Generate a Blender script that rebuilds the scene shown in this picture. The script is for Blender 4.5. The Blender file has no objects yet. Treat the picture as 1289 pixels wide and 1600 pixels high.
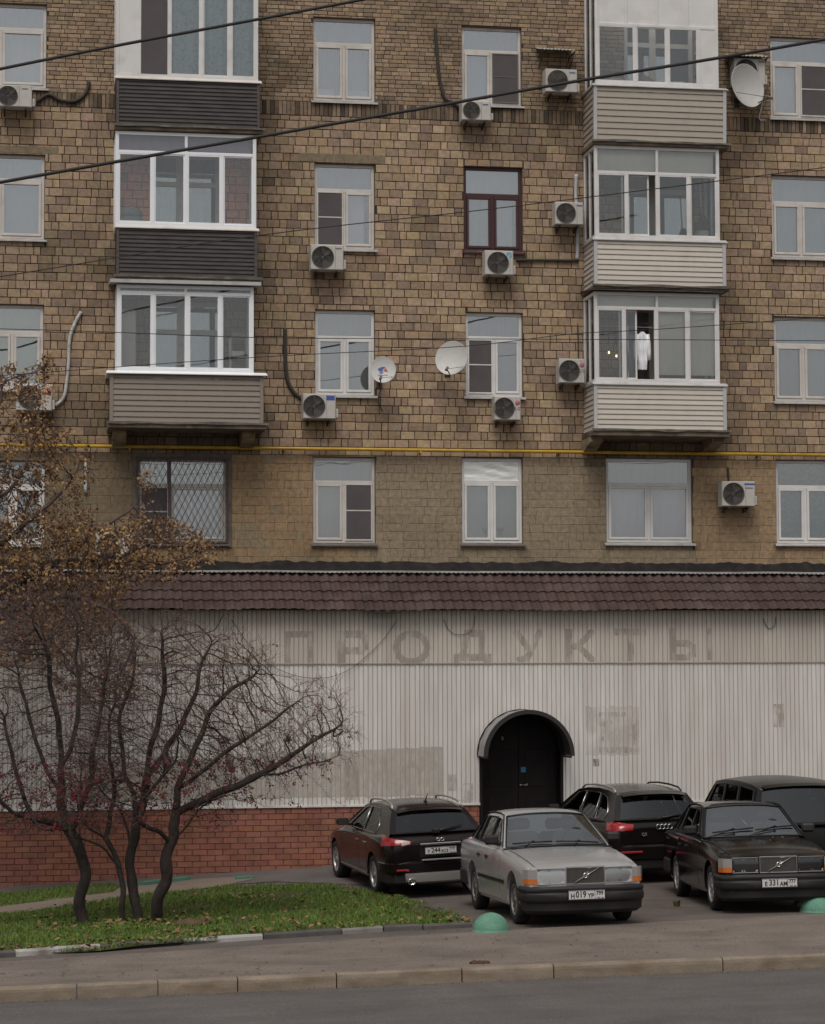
import bpy, bmesh, math, random
import numpy as np
from mathutils import Vector, Matrix, noise
from mathutils.geometry import tessellate_polygon
from mathutils.bvhtree import BVHTree
random.seed(7)
RND = random.Random(11)
SC = bpy.context.scene
COL = SC.collection

# ------------------------------------------------------------------ camera
F, CX, CY = 3600.0, 644.5, 800.0            # focal length and centre in pixels of the 1289 x 1600 frame
DIST, CAMH = 45.9, 3.6                      # metres from the facade (plane Y = 0), eye height
YAW, PITCH, ROLL = math.radians(9.43), math.atan(240/3600), math.radians(-0.2)
_fw = Vector((math.sin(YAW)*math.cos(PITCH), math.cos(YAW)*math.cos(PITCH), math.sin(PITCH)))
_r0 = Vector((math.cos(YAW), -math.sin(YAW), 0)); _u0 = _r0.cross(_fw)
_rt = _r0*math.cos(ROLL)+_u0*math.sin(ROLL); _up = _u0*math.cos(ROLL)-_r0*math.sin(ROLL)
CAM = Vector((0, -DIST, CAMH))
cd = bpy.data.cameras.new('camera'); cam = bpy.data.objects.new('camera', cd); COL.objects.link(cam)
cd.sensor_fit = 'HORIZONTAL'; cd.sensor_width = 36; cd.lens = 36*F/1289; cd.clip_end = 2000; cd.clip_start = .5
m = Matrix((_rt, _up, -_fw)).transposed().to_4x4(); m.translation = CAM; cam.matrix_world = m
SC.camera = cam

# ------------------------------------------------------------------ sky, sun, exposure (overcast day)
SUN_EL, SUN_ROT = math.radians(58), math.radians(200)
w = bpy.data.worlds.new('World'); SC.world = w; w.use_nodes = True
nt = w.node_tree; nt.nodes.clear()
sky = nt.nodes.new('ShaderNodeTexSky'); sky.sky_type = 'NISHITA'; sky.sun_disc = False
sky.sun_elevation = SUN_EL; sky.sun_rotation = SUN_ROT; sky.dust_density = 4; sky.air_density = 1.5; sky.ozone_density = 1
hs = nt.nodes.new('ShaderNodeHueSaturation'); hs.inputs['Saturation'].default_value = .18
mx = nt.nodes.new('ShaderNodeMix'); mx.data_type = 'RGBA'; mx.inputs[0].default_value = .12
mx.inputs[7].default_value = (7.0, 6.7, 6.5, 1)
bg = nt.nodes.new('ShaderNodeBackground'); bg.inputs['Strength'].default_value = .068
wo = nt.nodes.new('ShaderNodeOutputWorld')
nt.links.new(sky.outputs[0], hs.inputs['Color']); nt.links.new(hs.outputs[0], mx.inputs[6])
nt.links.new(mx.outputs[2], bg.inputs['Color']); nt.links.new(bg.outputs[0], wo.inputs[0])
sl = bpy.data.lights.new('sun', 'SUN'); sl.energy = 1.25; sl.angle = math.radians(35); sl.color = (1, .96, .9)
so = bpy.data.objects.new('sun', sl); COL.objects.link(so)
_sd = Vector((math.sin(SUN_ROT)*math.cos(SUN_EL), math.cos(SUN_ROT)*math.cos(SUN_EL), math.sin(SUN_EL)))
so.rotation_euler = _sd.to_track_quat('Z', 'Y').to_euler(); so.location = (0, -40, 60)
SC.view_settings.view_transform = 'Standard'; SC.view_settings.look = 'None'
SC.view_settings.exposure = 0.3; SC.view_settings.gamma = 1.0
SC.render.engine = 'CYCLES'
SC.cycles.max_bounces = 8; SC.cycles.transparent_max_bounces = 24; SC.cycles.use_denoising = True

# ------------------------------------------------------------------ where a pixel of the photograph lies in the place
def ray(px, py): return _fw*F + _rt*(px-CX) - _up*(py-CY)
def fp(px, py, Y=0.0):
    d = ray(px, py); t = (Y-CAM.y)/d.y
    return CAM.x+d.x*t, CAM.z+d.z*t
def fx(px, py, Y=0.0): return fp(px, py, Y)[0]
def fz(px, py, Y=0.0): return fp(px, py, Y)[1]
def P(px, py, Y): a, b = fp(px, py, Y); return Vector((a, Y, b))
def lerp(a, b, t): return a+(b-a)*t
def interp(x, xs, ys):
    if x <= xs[0]: return ys[0]
    for i in range(len(xs)-1):
        if x <= xs[i+1]: return lerp(ys[i], ys[i+1], (x-xs[i])/(xs[i+1]-xs[i]))
    return ys[-1]
def gz(x, y):                                # height of the ground
    b = interp(y, [-19, -15, -9.5, -3.2], [0, 0, -.15, -.05])
    s = interp(y, [-18, -15, -9, -3.2], [.0155, .022, .034, .046])
    xx = max(min(x, 40), -25)
    return b + s*(min(xx, 7)-7) + .012*(max(xx, 7)-7)
def gp(px, py, dz=0.0):
    d = ray(px, py); z = 0.0
    for _ in range(25):
        t = (z+dz-CAM.z)/d.z; p = CAM+d*t; z = gz(p.x, p.y)
    return Vector((p.x, p.y, z+dz))
def S(r, g, b):
    f = lambda c: (c/255/12.92 if c/255 <= .04045 else ((c/255+.055)/1.055)**2.4)
    return (f(r), f(g), f(b))

# ------------------------------------------------------------------ mesh builder
ORG = {}; TINTED = set()
class MB:
    def __init__(s): s.v, s.f, s.m, s.t, s.sm = [], [], [], [], []
    def add(s, vs, fs, mi=0, tint=(1, 1, 1), smooth=False):
        n = len(s.v); s.v.extend([tuple(a) for a in vs])
        for f in fs: s.f.append(tuple(i+n for i in f)); s.m.append(mi); s.t.append(tint); s.sm.append(smooth)
    def box(s, x0, x1, y0, y1, z0, z1, mi=0, tint=(1, 1, 1), M=None):
        vs = [Vector(p) for p in ((x0,y0,z0),(x1,y0,z0),(x1,y1,z0),(x0,y1,z0),(x0,y0,z1),(x1,y0,z1),(x1,y1,z1),(x0,y1,z1))]
        if M is not None: vs = [M @ p for p in vs]
        s.add(vs, [(0,3,2,1),(4,5,6,7),(0,1,5,4),(1,2,6,5),(2,3,7,6),(3,0,4,7)], mi, tint)
    def bbox(s, x0, x1, y0, y1, z0, z1, b=.01, mi=0, tint=(1, 1, 1), M=None):   # box with chamfered edges
        b = min(b, (x1-x0)*.45, (y1-y0)*.45, (z1-z0)*.45)
        vs = []; idx = {}
        for i in (0, 1):
            for j in (0, 1):
                for k in (0, 1):
                    X, Y, Z = (x0, x1)[i], (y0, y1)[j], (z0, z1)[k]
                    dx, dy, dz = (b, -b)[i], (b, -b)[j], (b, -b)[k]
                    for ax, p in enumerate(((X, Y+dy, Z+dz), (X+dx, Y, Z+dz), (X+dx, Y+dy, Z))):
                        idx[i, j, k, ax] = len(vs); vs.append(Vector(p))
        fs = []
        for i in (0, 1): fs.append([idx[i, j, k, 0] for j, k in ((0,0),(1,0),(1,1),(0,1))])
        for j in (0, 1): fs.append([idx[i, j, k, 1] for i, k in ((0,0),(1,0),(1,1),(0,1))])
        for k in (0, 1): fs.append([idx[i, j, k, 2] for i, j in ((0,0),(1,0),(1,1),(0,1))])
        for j in (0, 1):
            for k in (0, 1): fs.append([idx[0,j,k,1], idx[1,j,k,1], idx[1,j,k,2], idx[0,j,k,2]])
        for i in (0, 1):
            for k in (0, 1): fs.append([idx[i,0,k,0], idx[i,1,k,0], idx[i,1,k,2], idx[i,0,k,2]])
            for j in (0, 1): fs.append([idx[i,j,0,0], idx[i,j,1,0], idx[i,j,1,1], idx[i,j,0,1]])
        for i in (0, 1):
            for j in (0, 1):
                for k in (0, 1): fs.append([idx[i,j,k,0], idx[i,j,k,1], idx[i,j,k,2]])
        c = Vector(((x0+x1)/2, (y0+y1)/2, (z0+z1)/2)); out = []
        for f in fs:
            a = [vs[q] for q in f]; n = (a[1]-a[0]).cross(a[2]-a[0]); mid = sum(a, Vector())/len(a)
            out.append(tuple(f) if n.dot(mid-c) > 0 else tuple(reversed(f)))
        if M is not None: vs = [M @ p for p in vs]
        s.add(vs, out, mi, tint)
    def tube(s, path, r, n=6, mi=0, tint=(1, 1, 1), cap=True):
        path = [Vector(p) for p in path]; rs = r if isinstance(r, (list, tuple)) else [r]*len(path)
        vs, fs = [], []; t0 = (path[1]-path[0]).normalized()
        a = t0.orthogonal().normalized()
        for i, p in enumerate(path):
            t = ((path[min(i+1, len(path)-1)]-path[max(i-1, 0)])).normalized()
            a = (a-t*a.dot(t)); a = a.normalized() if a.length > 1e-6 else t.orthogonal().normalized()
            b = t.cross(a)
            for k in range(n):
                q = 2*math.pi*k/n; vs.append(p+(a*math.cos(q)+b*math.sin(q))*rs[i])
        for i in range(len(path)-1):
            for k in range(n):
                k2 = (k+1) % n; fs.append((i*n+k, i*n+k2, (i+1)*n+k2, (i+1)*n+k))
        if cap: fs.append(tuple(reversed(range(n)))); fs.append(tuple((len(path)-1)*n+k for k in range(n)))
        s.add(vs, fs, mi, tint, True)
    def lathe(s, prof, n=24, mi=0, M=None, tint=(1, 1, 1), smooth=True):     # profile (r, h) round the local z axis
        vs, fs = [], []
        for r, h in prof:
            for k in range(n):
                q = 2*math.pi*k/n; p = Vector((r*math.cos(q), r*math.sin(q), h)); vs.append(M @ p if M is not None else p)
        for i in range(len(prof)-1):
            for k in range(n):
                k2 = (k+1) % n; fs.append((i*n+k, i*n+k2, (i+1)*n+k2, (i+1)*n+k))
        s.add(vs, fs, mi, tint, smooth)
    def prism(s, poly, fn, d0, d1, mi=0, tint=(1, 1, 1)):    # poly of (a,b); fn(a,b,d) -> xyz
        n = len(poly)
        vs = [fn(a, b, d0) for a, b in poly]+[fn(a, b, d1) for a, b in poly]
        tri = tessellate_polygon([[Vector((a, b, 0)) for a, b in poly]])
        fs = [tuple(t) for t in tri]+[tuple(i+n for i in reversed(t)) for t in tri]
        fs += [(i, (i+1) % n, n+(i+1) % n, n+i) for i in range(n)]
        s.add(vs, fs, mi, tint)
    def grid(s, fn, us, vs_, mi=0, tint=(1, 1, 1), smooth=True):
        n = len(vs_)
        s.add([fn(u, v) for u in us for v in vs_],
              [(i*n+j, (i+1)*n+j, (i+1)*n+j+1, i*n+j+1) for i in range(len(us)-1) for j in range(n-1)], mi, tint, smooth)
    def build(s, name, mats, parent=None, world=True, kind=None, sharp=None, fixn=False):
        me = bpy.data.meshes.new(name)
        o0 = ORG.get(parent.name, (0, 0, 0)) if (parent is not None and world) else (0, 0, 0)
        v = np.array(s.v, dtype=float).reshape(-1, 3)-np.array(o0)
        me.from_pydata(v.tolist(), [], s.f)
        if not isinstance(mats, (list, tuple)): mats = [mats]
        for a in mats: me.materials.append(a)
        if len(mats) > 1: me.polygons.foreach_set('material_index', s.m)
        me.polygons.foreach_set('use_smooth', s.sm)
        if any(t != (1, 1, 1) for t in s.t) or any(a.name in TINTED for a in mats):
            at = me.attributes.new('tint', 'FLOAT_COLOR', 'FACE')
            at.data.foreach_set('color', np.array([(*t, 1) for t in s.t], dtype=np.float32).ravel())
        if fixn:
            bm = bmesh.new(); bm.from_mesh(me); bmesh.ops.remove_doubles(bm, verts=bm.verts, dist=1e-5)
            bmesh.ops.recalc_face_normals(bm, faces=bm.faces); bm.to_mesh(me); bm.free()
        if sharp:
            me.polygons.foreach_set('use_smooth', [True]*len(me.polygons)); me.set_sharp_from_angle(angle=math.radians(sharp))
        me.update()
        o = bpy.data.objects.new(name, me); COL.objects.link(o)
        if parent is not None: o.parent = parent; ORG[o.name] = o0
        if kind: o['kind'] = kind
        return o
def thing(name, label, cat, loc=(0, 0, 0), rz=0.0, group=None):
    o = bpy.data.objects.new(name, None); COL.objects.link(o); o.empty_display_size = .2
    o.location = loc; o.rotation_euler = (0, 0, rz); ORG[o.name] = tuple(loc)
    return tag(o, label, cat, group)
def tag(o, label, cat, group=None):
    o['label'] = label; o['category'] = cat
    if group: o['group'] = group
    return o
def copy_tree(o, parent=None):
    c = o.copy(); COL.objects.link(c)
    if parent is not None: c.parent = parent
    for ch in list(o.children): copy_tree(ch, c)
    return c

# ------------------------------------------------------------------ materials
def mat(name, col, rough=.7, metal=0, var=.0, vscale=3.0, var2=0.0, v2scale=40.0, bump=0.0, bscale=60.0, tint=False,
        coat=0.0, spec=.5, stretch=(1, 1, 1), dirt=None, dscale=1.2, damt=.5, rvar=0.0, sheen=0.0):
    M = bpy.data.materials.new(name); M.use_nodes = True; N = M.node_tree.nodes; L = M.node_tree.links
    b = N['Principled BSDF']; b.inputs['Roughness'].default_value = rough; b.inputs['Metallic'].default_value = metal
    b.inputs['Specular IOR Level'].default_value = spec; b.inputs['Coat Weight'].default_value = coat; b.inputs['Coat Roughness'].default_value = .12
    rgb = N.new('ShaderNodeRGB'); rgb.outputs[0].default_value = (*col, 1); out = rgb.outputs[0]
    tc = N.new('ShaderNodeTexCoord'); mp = N.new('ShaderNodeMapping'); mp.inputs['Scale'].default_value = stretch
    L.new(tc.outputs['Object'], mp.inputs[0])
    if tint:
        TINTED.add(M.name); a = N.new('ShaderNodeAttribute'); a.attribute_name = 'tint'; x = N.new('ShaderNodeMix'); x.data_type = 'RGBA'; x.blend_type = 'MULTIPLY'
        x.inputs[0].default_value = 1; L.new(out, x.inputs[6]); L.new(a.outputs['Color'], x.inputs[7]); out = x.outputs[2]
    def nz(sc, det=4): 
        n = N.new('ShaderNodeTexNoise'); n.inputs['Scale'].default_value = sc; n.inputs['Detail'].default_value = det; L.new(mp.outputs[0], n.inputs['Vector']); return n
    for amt, sc in ((var, vscale), (var2, v2scale)):
        if amt:
            n = nz(sc); r = N.new('ShaderNodeMapRange'); r.inputs[1].default_value = .3; r.inputs[2].default_value = .7
            r.inputs[3].default_value = 1-amt; r.inputs[4].default_value = 1+amt; L.new(n.outputs[0], r.inputs[0])
            x = N.new('ShaderNodeMix'); x.data_type = 'RGBA'; x.blend_type = 'MULTIPLY'; x.inputs[0].default_value = 1
            L.new(out, x.inputs[6]); L.new(r.outputs[0], x.inputs[7]); out = x.outputs[2]
    if dirt:
        n = nz(dscale, 6); r = N.new('ShaderNodeMapRange'); r.inputs[1].default_value = .48; r.inputs[2].default_value = .75
        r.inputs[4].default_value = damt; L.new(n.outputs[0], r.inputs[0])
        x = N.new('ShaderNodeMix'); x.data_type = 'RGBA'; L.new(r.outputs[0], x.inputs[0]); L.new(out, x.inputs[6])
        x.inputs[7].default_value = (*dirt, 1); out = x.outputs[2]
    L.new(out, b.inputs['Base Color'])
    if rvar:
        n = nz(6); r = N.new('ShaderNodeMapRange'); r.inputs[3].default_value = rough-rvar; r.inputs[4].default_value = rough+rvar
        L.new(n.outputs[0], r.inputs[0]); L.new(r.outputs[0], b.inputs['Roughness'])
    if bump:
        n = nz(bscale, 5); bu = N.new('ShaderNodeBump'); bu.inputs['Strength'].default_value = 1; bu.inputs['Distance'].default_value = bump
        L.new(n.outputs[0], bu.inputs['Height']); L.new(bu.outputs[0], b.inputs['Normal'])
    return M
def glass_mat(name, tintc=(.9, .93, .93), refl=.1, rough=.0, wave=0.0):
    M = bpy.data.materials.new(name); M.use_nodes = True; N = M.node_tree.nodes; L = M.node_tree.links; N.clear()
    t = N.new('ShaderNodeBsdfTransparent'); t.inputs[0].default_value = (*tintc, 1)
    g = N.new('ShaderNodeBsdfGlossy'); g.inputs['Roughness'].default_value = rough; g.inputs[0].default_value = (.95, .97, 1, 1)
    fr = N.new('ShaderNodeLayerWeight'); fr.inputs[0].default_value = .25
    r = N.new('ShaderNodeMapRange'); r.inputs[3].default_value = refl; r.inputs[4].default_value = 1
    L.new(fr.outputs['Fresnel'], r.inputs[0])
    if wave:
        tc = N.new('ShaderNodeTexCoord'); n = N.new('ShaderNodeTexNoise'); n.inputs['Scale'].default_value = 1.6; n.inputs['Detail'].default_value = 1
        L.new(tc.outputs['Object'], n.inputs['Vector']); bu = N.new('ShaderNodeBump'); bu.inputs['Distance'].default_value = wave
        L.new(n.outputs[0], bu.inputs['Height']); L.new(bu.outputs[0], g.inputs['Normal'])
    x = N.new('ShaderNodeMixShader'); o = N.new('ShaderNodeOutputMaterial')
    L.new(r.outputs[0], x.inputs[0]); L.new(t.outputs[0], x.inputs[1]); L.new(g.outputs[0], x.inputs[2]); L.new(x.outputs[0], o.inputs[0])
    return M
def worn_mat(name, col, cover=.6, scale=9, stretch=(1, 1, .4), rough=.8):          # worn paint or glue: patchy, the rest shows what is behind
    M = mat(name, col, rough, var=.12, vscale=8); N = M.node_tree.nodes; L = M.node_tree.links
    b = N['Principled BSDF']; tc = N.new('ShaderNodeTexCoord'); mp = N.new('ShaderNodeMapping'); mp.inputs['Scale'].default_value = stretch
    n = N.new('ShaderNodeTexNoise'); n.inputs['Scale'].default_value = scale; n.inputs['Detail'].default_value = 5
    L.new(tc.outputs['Object'], mp.inputs[0]); L.new(mp.outputs[0], n.inputs['Vector'])
    r = N.new('ShaderNodeMapRange'); r.inputs[1].default_value = .35; r.inputs[2].default_value = .65; r.inputs[3].default_value = max(0, cover-.35); r.inputs[4].default_value = min(1, cover+.3)
    L.new(n.outputs[0], r.inputs[0]); L.new(r.outputs[0], b.inputs['Alpha'])
    return M
G = {}
G['brick'] = mat('brick_clay', (1, 1, 1), .85, tint=True, var=.2, vscale=11, var2=.18, v2scale=60, bump=.004, bscale=45)
G['mortar'] = mat('mortar', (.040, .027, .018), .95, var=.3, vscale=5, bump=.004)
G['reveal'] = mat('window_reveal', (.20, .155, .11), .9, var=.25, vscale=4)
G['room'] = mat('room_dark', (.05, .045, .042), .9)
G['pvc'] = mat('pvc_white', (.67, .65, .635), .45, var=.05, vscale=2, dirt=(.38, .34, .30), dscale=3, damt=.35)
G['pvc_old'] = mat('pvc_cream', (.58, .54, .50), .5, var=.07, vscale=2, dirt=(.30, .25, .2), dscale=4, damt=.45)
G['white_new'] = mat('white_new', (.80, .81, .83), .35, var=.03)
G['maroon_frame'] = mat('maroon_frame', (.055, .018, .018), .45)
G['glass'] = glass_mat('window_glass', (.91, .93, .94), .27, wave=.0012)
G['glass_clear'] = glass_mat('balcony_glass', (.93, .95, .95), .075, wave=.001)
G['glass_film'] = glass_mat('foil_film', (.5, .52, .52), .55, .03, wave=.03)
def cloth(n, c, **k): G[n] = mat(n, c, .9, var=.06, vscale=2.5, **k)
cloth('curtain_grey', (.40, .42, .43)); cloth('curtain_white', (.62, .63, .62)); cloth('curtain_blue', (.35, .39, .42))
cloth('blind_green', (.36, .47, .25)); cloth('blind_white', (.60, .59, .56)); cloth('blind_violet', (.33, .27, .35)); cloth('curtain_floral', (.45, .52, .53), dirt=(.22, .28, .30), dscale=14, damt=.6)
cloth('slate_curtain_reflection', (.23, .255, .28)); cloth('curtain_teal', (.045, .21, .25), dirt=(.16, .40, .43), dscale=16, damt=.8); cloth('blind_beige', (.72, .67, .59)); cloth('curtain_pale', (.55, .58, .56))
cloth('lace', (.82, .78, .84), dirt=(.66, .64, .69), dscale=10, damt=.4); cloth('dark_pattern', (.12, .12, .12), dirt=(.3, .3, .3), dscale=12, damt=.7)
G['screen'] = mat('insect_screen', (.085, .074, .074), .8, var=.1, vscale=3)
G['sill_metal'] = mat('sill_metal', (.45, .44, .43), .5, dirt=(.2, .17, .14), dscale=5, damt=.5)
G['sill_dark'] = mat('sill_brown', (.12, .10, .09), .6, var=.2)
G['concrete'] = mat('slab_concrete', (.17, .135, .095), .9, var=.35, vscale=4, bump=.006, bscale=20, dirt=(.035, .028, .022), dscale=2.5, damt=.85)
G['corbel'] = mat('corbel_stone', (.26, .2, .12), .9, var=.35, vscale=6, bump=.006, dirt=(.05, .04, .03), dscale=4, damt=.7)
G['dark_sheet'] = mat('dark_corrugated', (.066, .056, .054), .6, var=.25, vscale=3, stretch=(1, 1, 4), dirt=(.12, .10, .09), dscale=2, damt=.4)
G['board_brown'] = mat('board_brown', (.235, .195, .16), .6, var=.07, vscale=3, dirt=(.15, .12, .1), dscale=3, damt=.35, tint=True)
G['board_beige'] = mat('board_beige', (.38, .33, .275), .6, var=.07, vscale=3, dirt=(.22, .18, .14), dscale=3, damt=.4, tint=True)
G['board_cream'] = mat('board_cream', (.53, .48, .42), .6, var=.06, vscale=3, dirt=(.32, .26, .2), dscale=3, damt=.35, tint=True)
G['trim_grey'] = mat('trim_grey', (.46, .45, .46), .5, var=.08)
G['tin'] = mat('tin_sheet', (.46, .46, .45), .55, metal=.1, var=.15, vscale=4, dirt=(.14, .11, .09), dscale=4, damt=.5)
G['dirty_tin'] = mat('dirty_tin', (.10, .085, .07), .8, var=.4, vscale=5, dirt=(.03, .025, .02), dscale=4, damt=.8)
G['ac_white'] = mat('ac_casing', (.50, .475, .44), .5, var=.06, vscale=4, dirt=(.26, .21, .16), dscale=4, damt=.45)
G['ac_dark'] = mat('ac_recess', (.05, .043, .04), .7)
G['ac_grille'] = mat('ac_grille', (.13, .118, .105), .6)
G['ac_fan'] = mat('ac_fan', (.10, .09, .085), .6)
G['iron'] = mat('rusty_iron', (.055, .04, .033), .8, var=.3)
G['dish'] = mat('dish_grey', (.50, .49, .47), .5, var=.05, dirt=(.3, .27, .24), dscale=4, damt=.4)
G['cable'] = mat('cable_black', (.022, .019, .019), .7)
G['foam'] = mat('pipe_foam', (.45, .44, .43), .8, var=.3, vscale=12)
G['hose_dark'] = mat('hose_dark', (.04, .034, .03), .8)
G['yellow'] = mat('gas_yellow', (.50, .30, .03), .5, var=.15, vscale=5, dirt=(.2, .13, .03), dscale=4, damt=.4)
G['red'] = mat('print_red', (.42, .05, .05), .6); G['blue'] = mat('print_blue', (.05, .09, .30), .6)
G['pink'] = mat('print_pink', (.40, .13, .15), .6); G['grey_print'] = mat('print_grey', (.16, .15, .15), .6); G['cyan'] = mat('print_cyan', (.07, .35, .5), .6)
# ================================================================== apartment building
bld = thing('apartment_building', 'brown brick apartment block with glazed balconies rising behind the white shop front', 'building', (0, 0, 0))
WX0, WX1, WZ0, WZ1 = -4.0, 21.0, -1.0, 19.0
def rect(px0, px1, py0, py1, Y=0.0):
    mx_, my_ = (px0+px1)/2, (py0+py1)/2
    return fx(px0, my_, Y), fx(px1, my_, Y), fz(mx_, py1, Y), fz(mx_, py0, Y)
WIN = [  # px box, style
 (dict(b=(-27, 73, 4, 135), fr='pvc_old', tr=.30, low='cc', cur=('slate_curtain_reflection', 'curtain_grey', 'curtain_white'), ml=.28)),
 (dict(b=(-28, 70, 240, 372), fr='pvc_old', tr=.30, low='cc', cur=('curtain_grey', 'curtain_grey', 'curtain_grey'), ml=.28)),
 (dict(b=(-30, 68, 475, 607), fr='pvc_old', tr=.33, low='cc', cur=('blind_green', 'blind_green', 'blind_green'), half=True)),
 (dict(b=(-30, 70, 720, 850), fr='pvc', tr=.3, low='cc', cur=('curtain_white', 'curtain_white', 'curtain_grey'))),
 (dict(b=(490, 587, 27, 157), fr='pvc_old', tr=.31, low='cc', cur=('slate_curtain_reflection', 'slate_curtain_reflection', 'curtain_blue'), items=True, gap=(.0, .2))),  # lower slate cloth: the pane's blue-grey reflection is put into its colour
 (dict(b=(492, 586.5, 255, 388), fr='pvc_old', tr=.31, low='sc', cur=('curtain_blue', 'curtain_blue', 'lace'), gap=(0, .3))),
 (dict(b=(493, 586.5, 484, 617), fr='pvc', tr=.32, low='cc', cur=('curtain_grey', 'curtain_grey', 'curtain_grey'), gap=(.2, .0))),
 (dict(b=(489.5, 587.5, 714, 849), fr='pvc_old', tr=.29, low='cs', cur=('curtain_blue', 'curtain_white', 'curtain_grey'), dsill=True, gap=(.12, 0))),
 (dict(b=(721, 814.5, 41, 163), fr='pvc_old', tr=.31, low='cs', cur=('slate_curtain_reflection', 'curtain_blue', 'curtain_grey'), dscr=True)),
 (dict(b=(724, 816, 260, 392), fr='maroon_frame', tr=.33, low='cc', cur=('curtain_pale', 'curtain_blue', 'curtain_pale'), gap=(.28, .25))),
 (dict(b=(727, 816.5, 488, 619), fr='pvc', tr=.30, low='sc', cur=('blind_violet', 'blind_violet', 'blind_violet'))),
 (dict(b=(721, 816.5, 715, 849), fr='pvc', tr=.28, low='cc', cur=('curtain_pale', 'curtain_pale', 'curtain_grey'), film=True, dsill=True)),
 (dict(b=(1204, 1303, 58, 184), fr='pvc_old', tr=.31, low='cs', cur=('slate_curtain_reflection', 'curtain_white', 'curtain_pale'), ml=.47)),
 (dict(b=(1206, 1306, 274, 402), fr='pvc_old', tr=.33, low='cc', cur=('curtain_grey', 'curtain_grey', 'curtain_blue'), ml=.47, gap=(.3, 0))),
 (dict(b=(1210, 1310, 495, 627), fr='pvc_old', tr=.33, low='cc', cur=('curtain_blue', 'slate_curtain_reflection', 'curtain_grey'), ml=.47)),
 (dict(b=(1213, 1313, 719, 849), fr='pvc', tr=.32, low='cc', cur=('dark_pattern', 'curtain_teal', 'curtain_teal'), ml=.47)),
 (dict(b=(215, 355, 716, 848), fr='pvc_old', tr=.32, low='sc', cur=('lace', 'room', 'lace'), ml=.36, grille=True, dsill=True)),
 (dict(b=(947, 1082, 716, 848), fr='pvc', tr=.31, low='cc', cur=('curtain_grey', 'lace', 'lace'))),
]
OPEN = [rect(*w['b']) for w in WIN]
# doorways behind the balconies
BDOOR = [rect(235, 372, -70, 115), rect(235, 345, 238, 425), rect(232, 352, 470, 655), rect(975, 1085, 20, 210), rect(975, 1085, 250, 435), rect(975, 1085, 480, 660)]
OPEN_ALL = OPEN+BDOOR
mb = MB()
xs = sorted(set([WX0, WX1]+[v for o in OPEN_ALL for v in o[:2]])); zs = sorted(set([WZ0, WZ1]+[v for o in OPEN_ALL for v in o[2:]]))
YB = .014
for i in range(len(xs)-1):
    for j in range(len(zs)-1):
        cx_, cz_ = (xs[i]+xs[i+1])/2, (zs[j]+zs[j+1])/2
        if any(o[0] < cx_ < o[1] and o[2] < cz_ < o[3] for o in OPEN_ALL): continue
        mb.add([(xs[i], YB, zs[j]), (xs[i+1], YB, zs[j]), (xs[i+1], YB, zs[j+1]), (xs[i], YB, zs[j+1])], [(0, 1, 2, 3)], 0)
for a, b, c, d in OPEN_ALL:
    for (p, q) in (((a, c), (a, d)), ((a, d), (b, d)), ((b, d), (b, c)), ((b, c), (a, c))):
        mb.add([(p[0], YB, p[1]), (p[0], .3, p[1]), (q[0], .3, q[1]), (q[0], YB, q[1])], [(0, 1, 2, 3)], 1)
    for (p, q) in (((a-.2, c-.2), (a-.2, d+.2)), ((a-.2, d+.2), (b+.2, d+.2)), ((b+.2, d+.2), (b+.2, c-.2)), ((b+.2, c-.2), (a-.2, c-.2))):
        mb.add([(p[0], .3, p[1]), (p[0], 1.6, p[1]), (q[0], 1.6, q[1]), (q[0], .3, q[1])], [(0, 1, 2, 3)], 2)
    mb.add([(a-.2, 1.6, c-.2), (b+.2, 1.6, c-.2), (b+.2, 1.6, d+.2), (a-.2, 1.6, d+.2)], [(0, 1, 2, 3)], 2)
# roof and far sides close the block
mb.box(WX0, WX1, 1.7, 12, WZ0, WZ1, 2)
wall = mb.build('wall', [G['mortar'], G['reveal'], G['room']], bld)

# ---- bricks
Z_PAINT = fz(644, 706); Z_BOT = fz(644, 884); Z_SOLD0, Z_SOLD1 = fz(540, 182), fz(540, 160); Z_ROW = fz(540, 190)
BALC_L = (fx(176, 400), fx(406, 400)); BALC_R = (fx(912, 400), fx(1132, 400))
def dark_patch(x, z):
    n = noise.noise(Vector((x*.55, z*.9, 3.1)))*.6+noise.noise(Vector((x*1.7, z*1.9, 9.4)))*.4
    return n
def brick_tint(x, z, zone):
    r = RND.random(); n = dark_patch(x, z)
    if zone == 'pinkwall':
        k = RND.uniform(.9, 1.1); return (.85*k, .34*k, .22*k)
    if zone == 'paint':
        g = noise.noise(Vector((x*.8, z*1.5, 20)))
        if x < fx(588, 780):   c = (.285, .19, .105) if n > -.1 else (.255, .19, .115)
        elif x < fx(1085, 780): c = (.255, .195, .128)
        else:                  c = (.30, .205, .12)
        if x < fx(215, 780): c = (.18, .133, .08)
        k = 1+.16*g+RND.uniform(-.04, .04)
        return tuple(v*k for v in c)
    pal = [(.30, .208, .128), (.325, .235, .15), (.275, .19, .12), (.31, .212, .148), (.25, .178, .115), (.295, .218, .13)]
    c = pal[int(r*len(pal)) % len(pal)]
    k = RND.uniform(.95, 1.3)*(1+.22*noise.noise(Vector((x*.28+7, z*.22, 1.5))))
    if zone == 'thin': k *= .84
    if RND.random() < .05: c = (.33, .235, .165)
    if RND.random() < .12: c = (.22, .155, .11)
    if n > .12: k *= lerp(1, .66, min(1, (n-.12)/.35))*RND.uniform(.85, 1.1)
    if zone == 'soldier': k *= RND.choice([.28, .4, .55, .8])
    return tuple(v*k for v in c)
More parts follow.
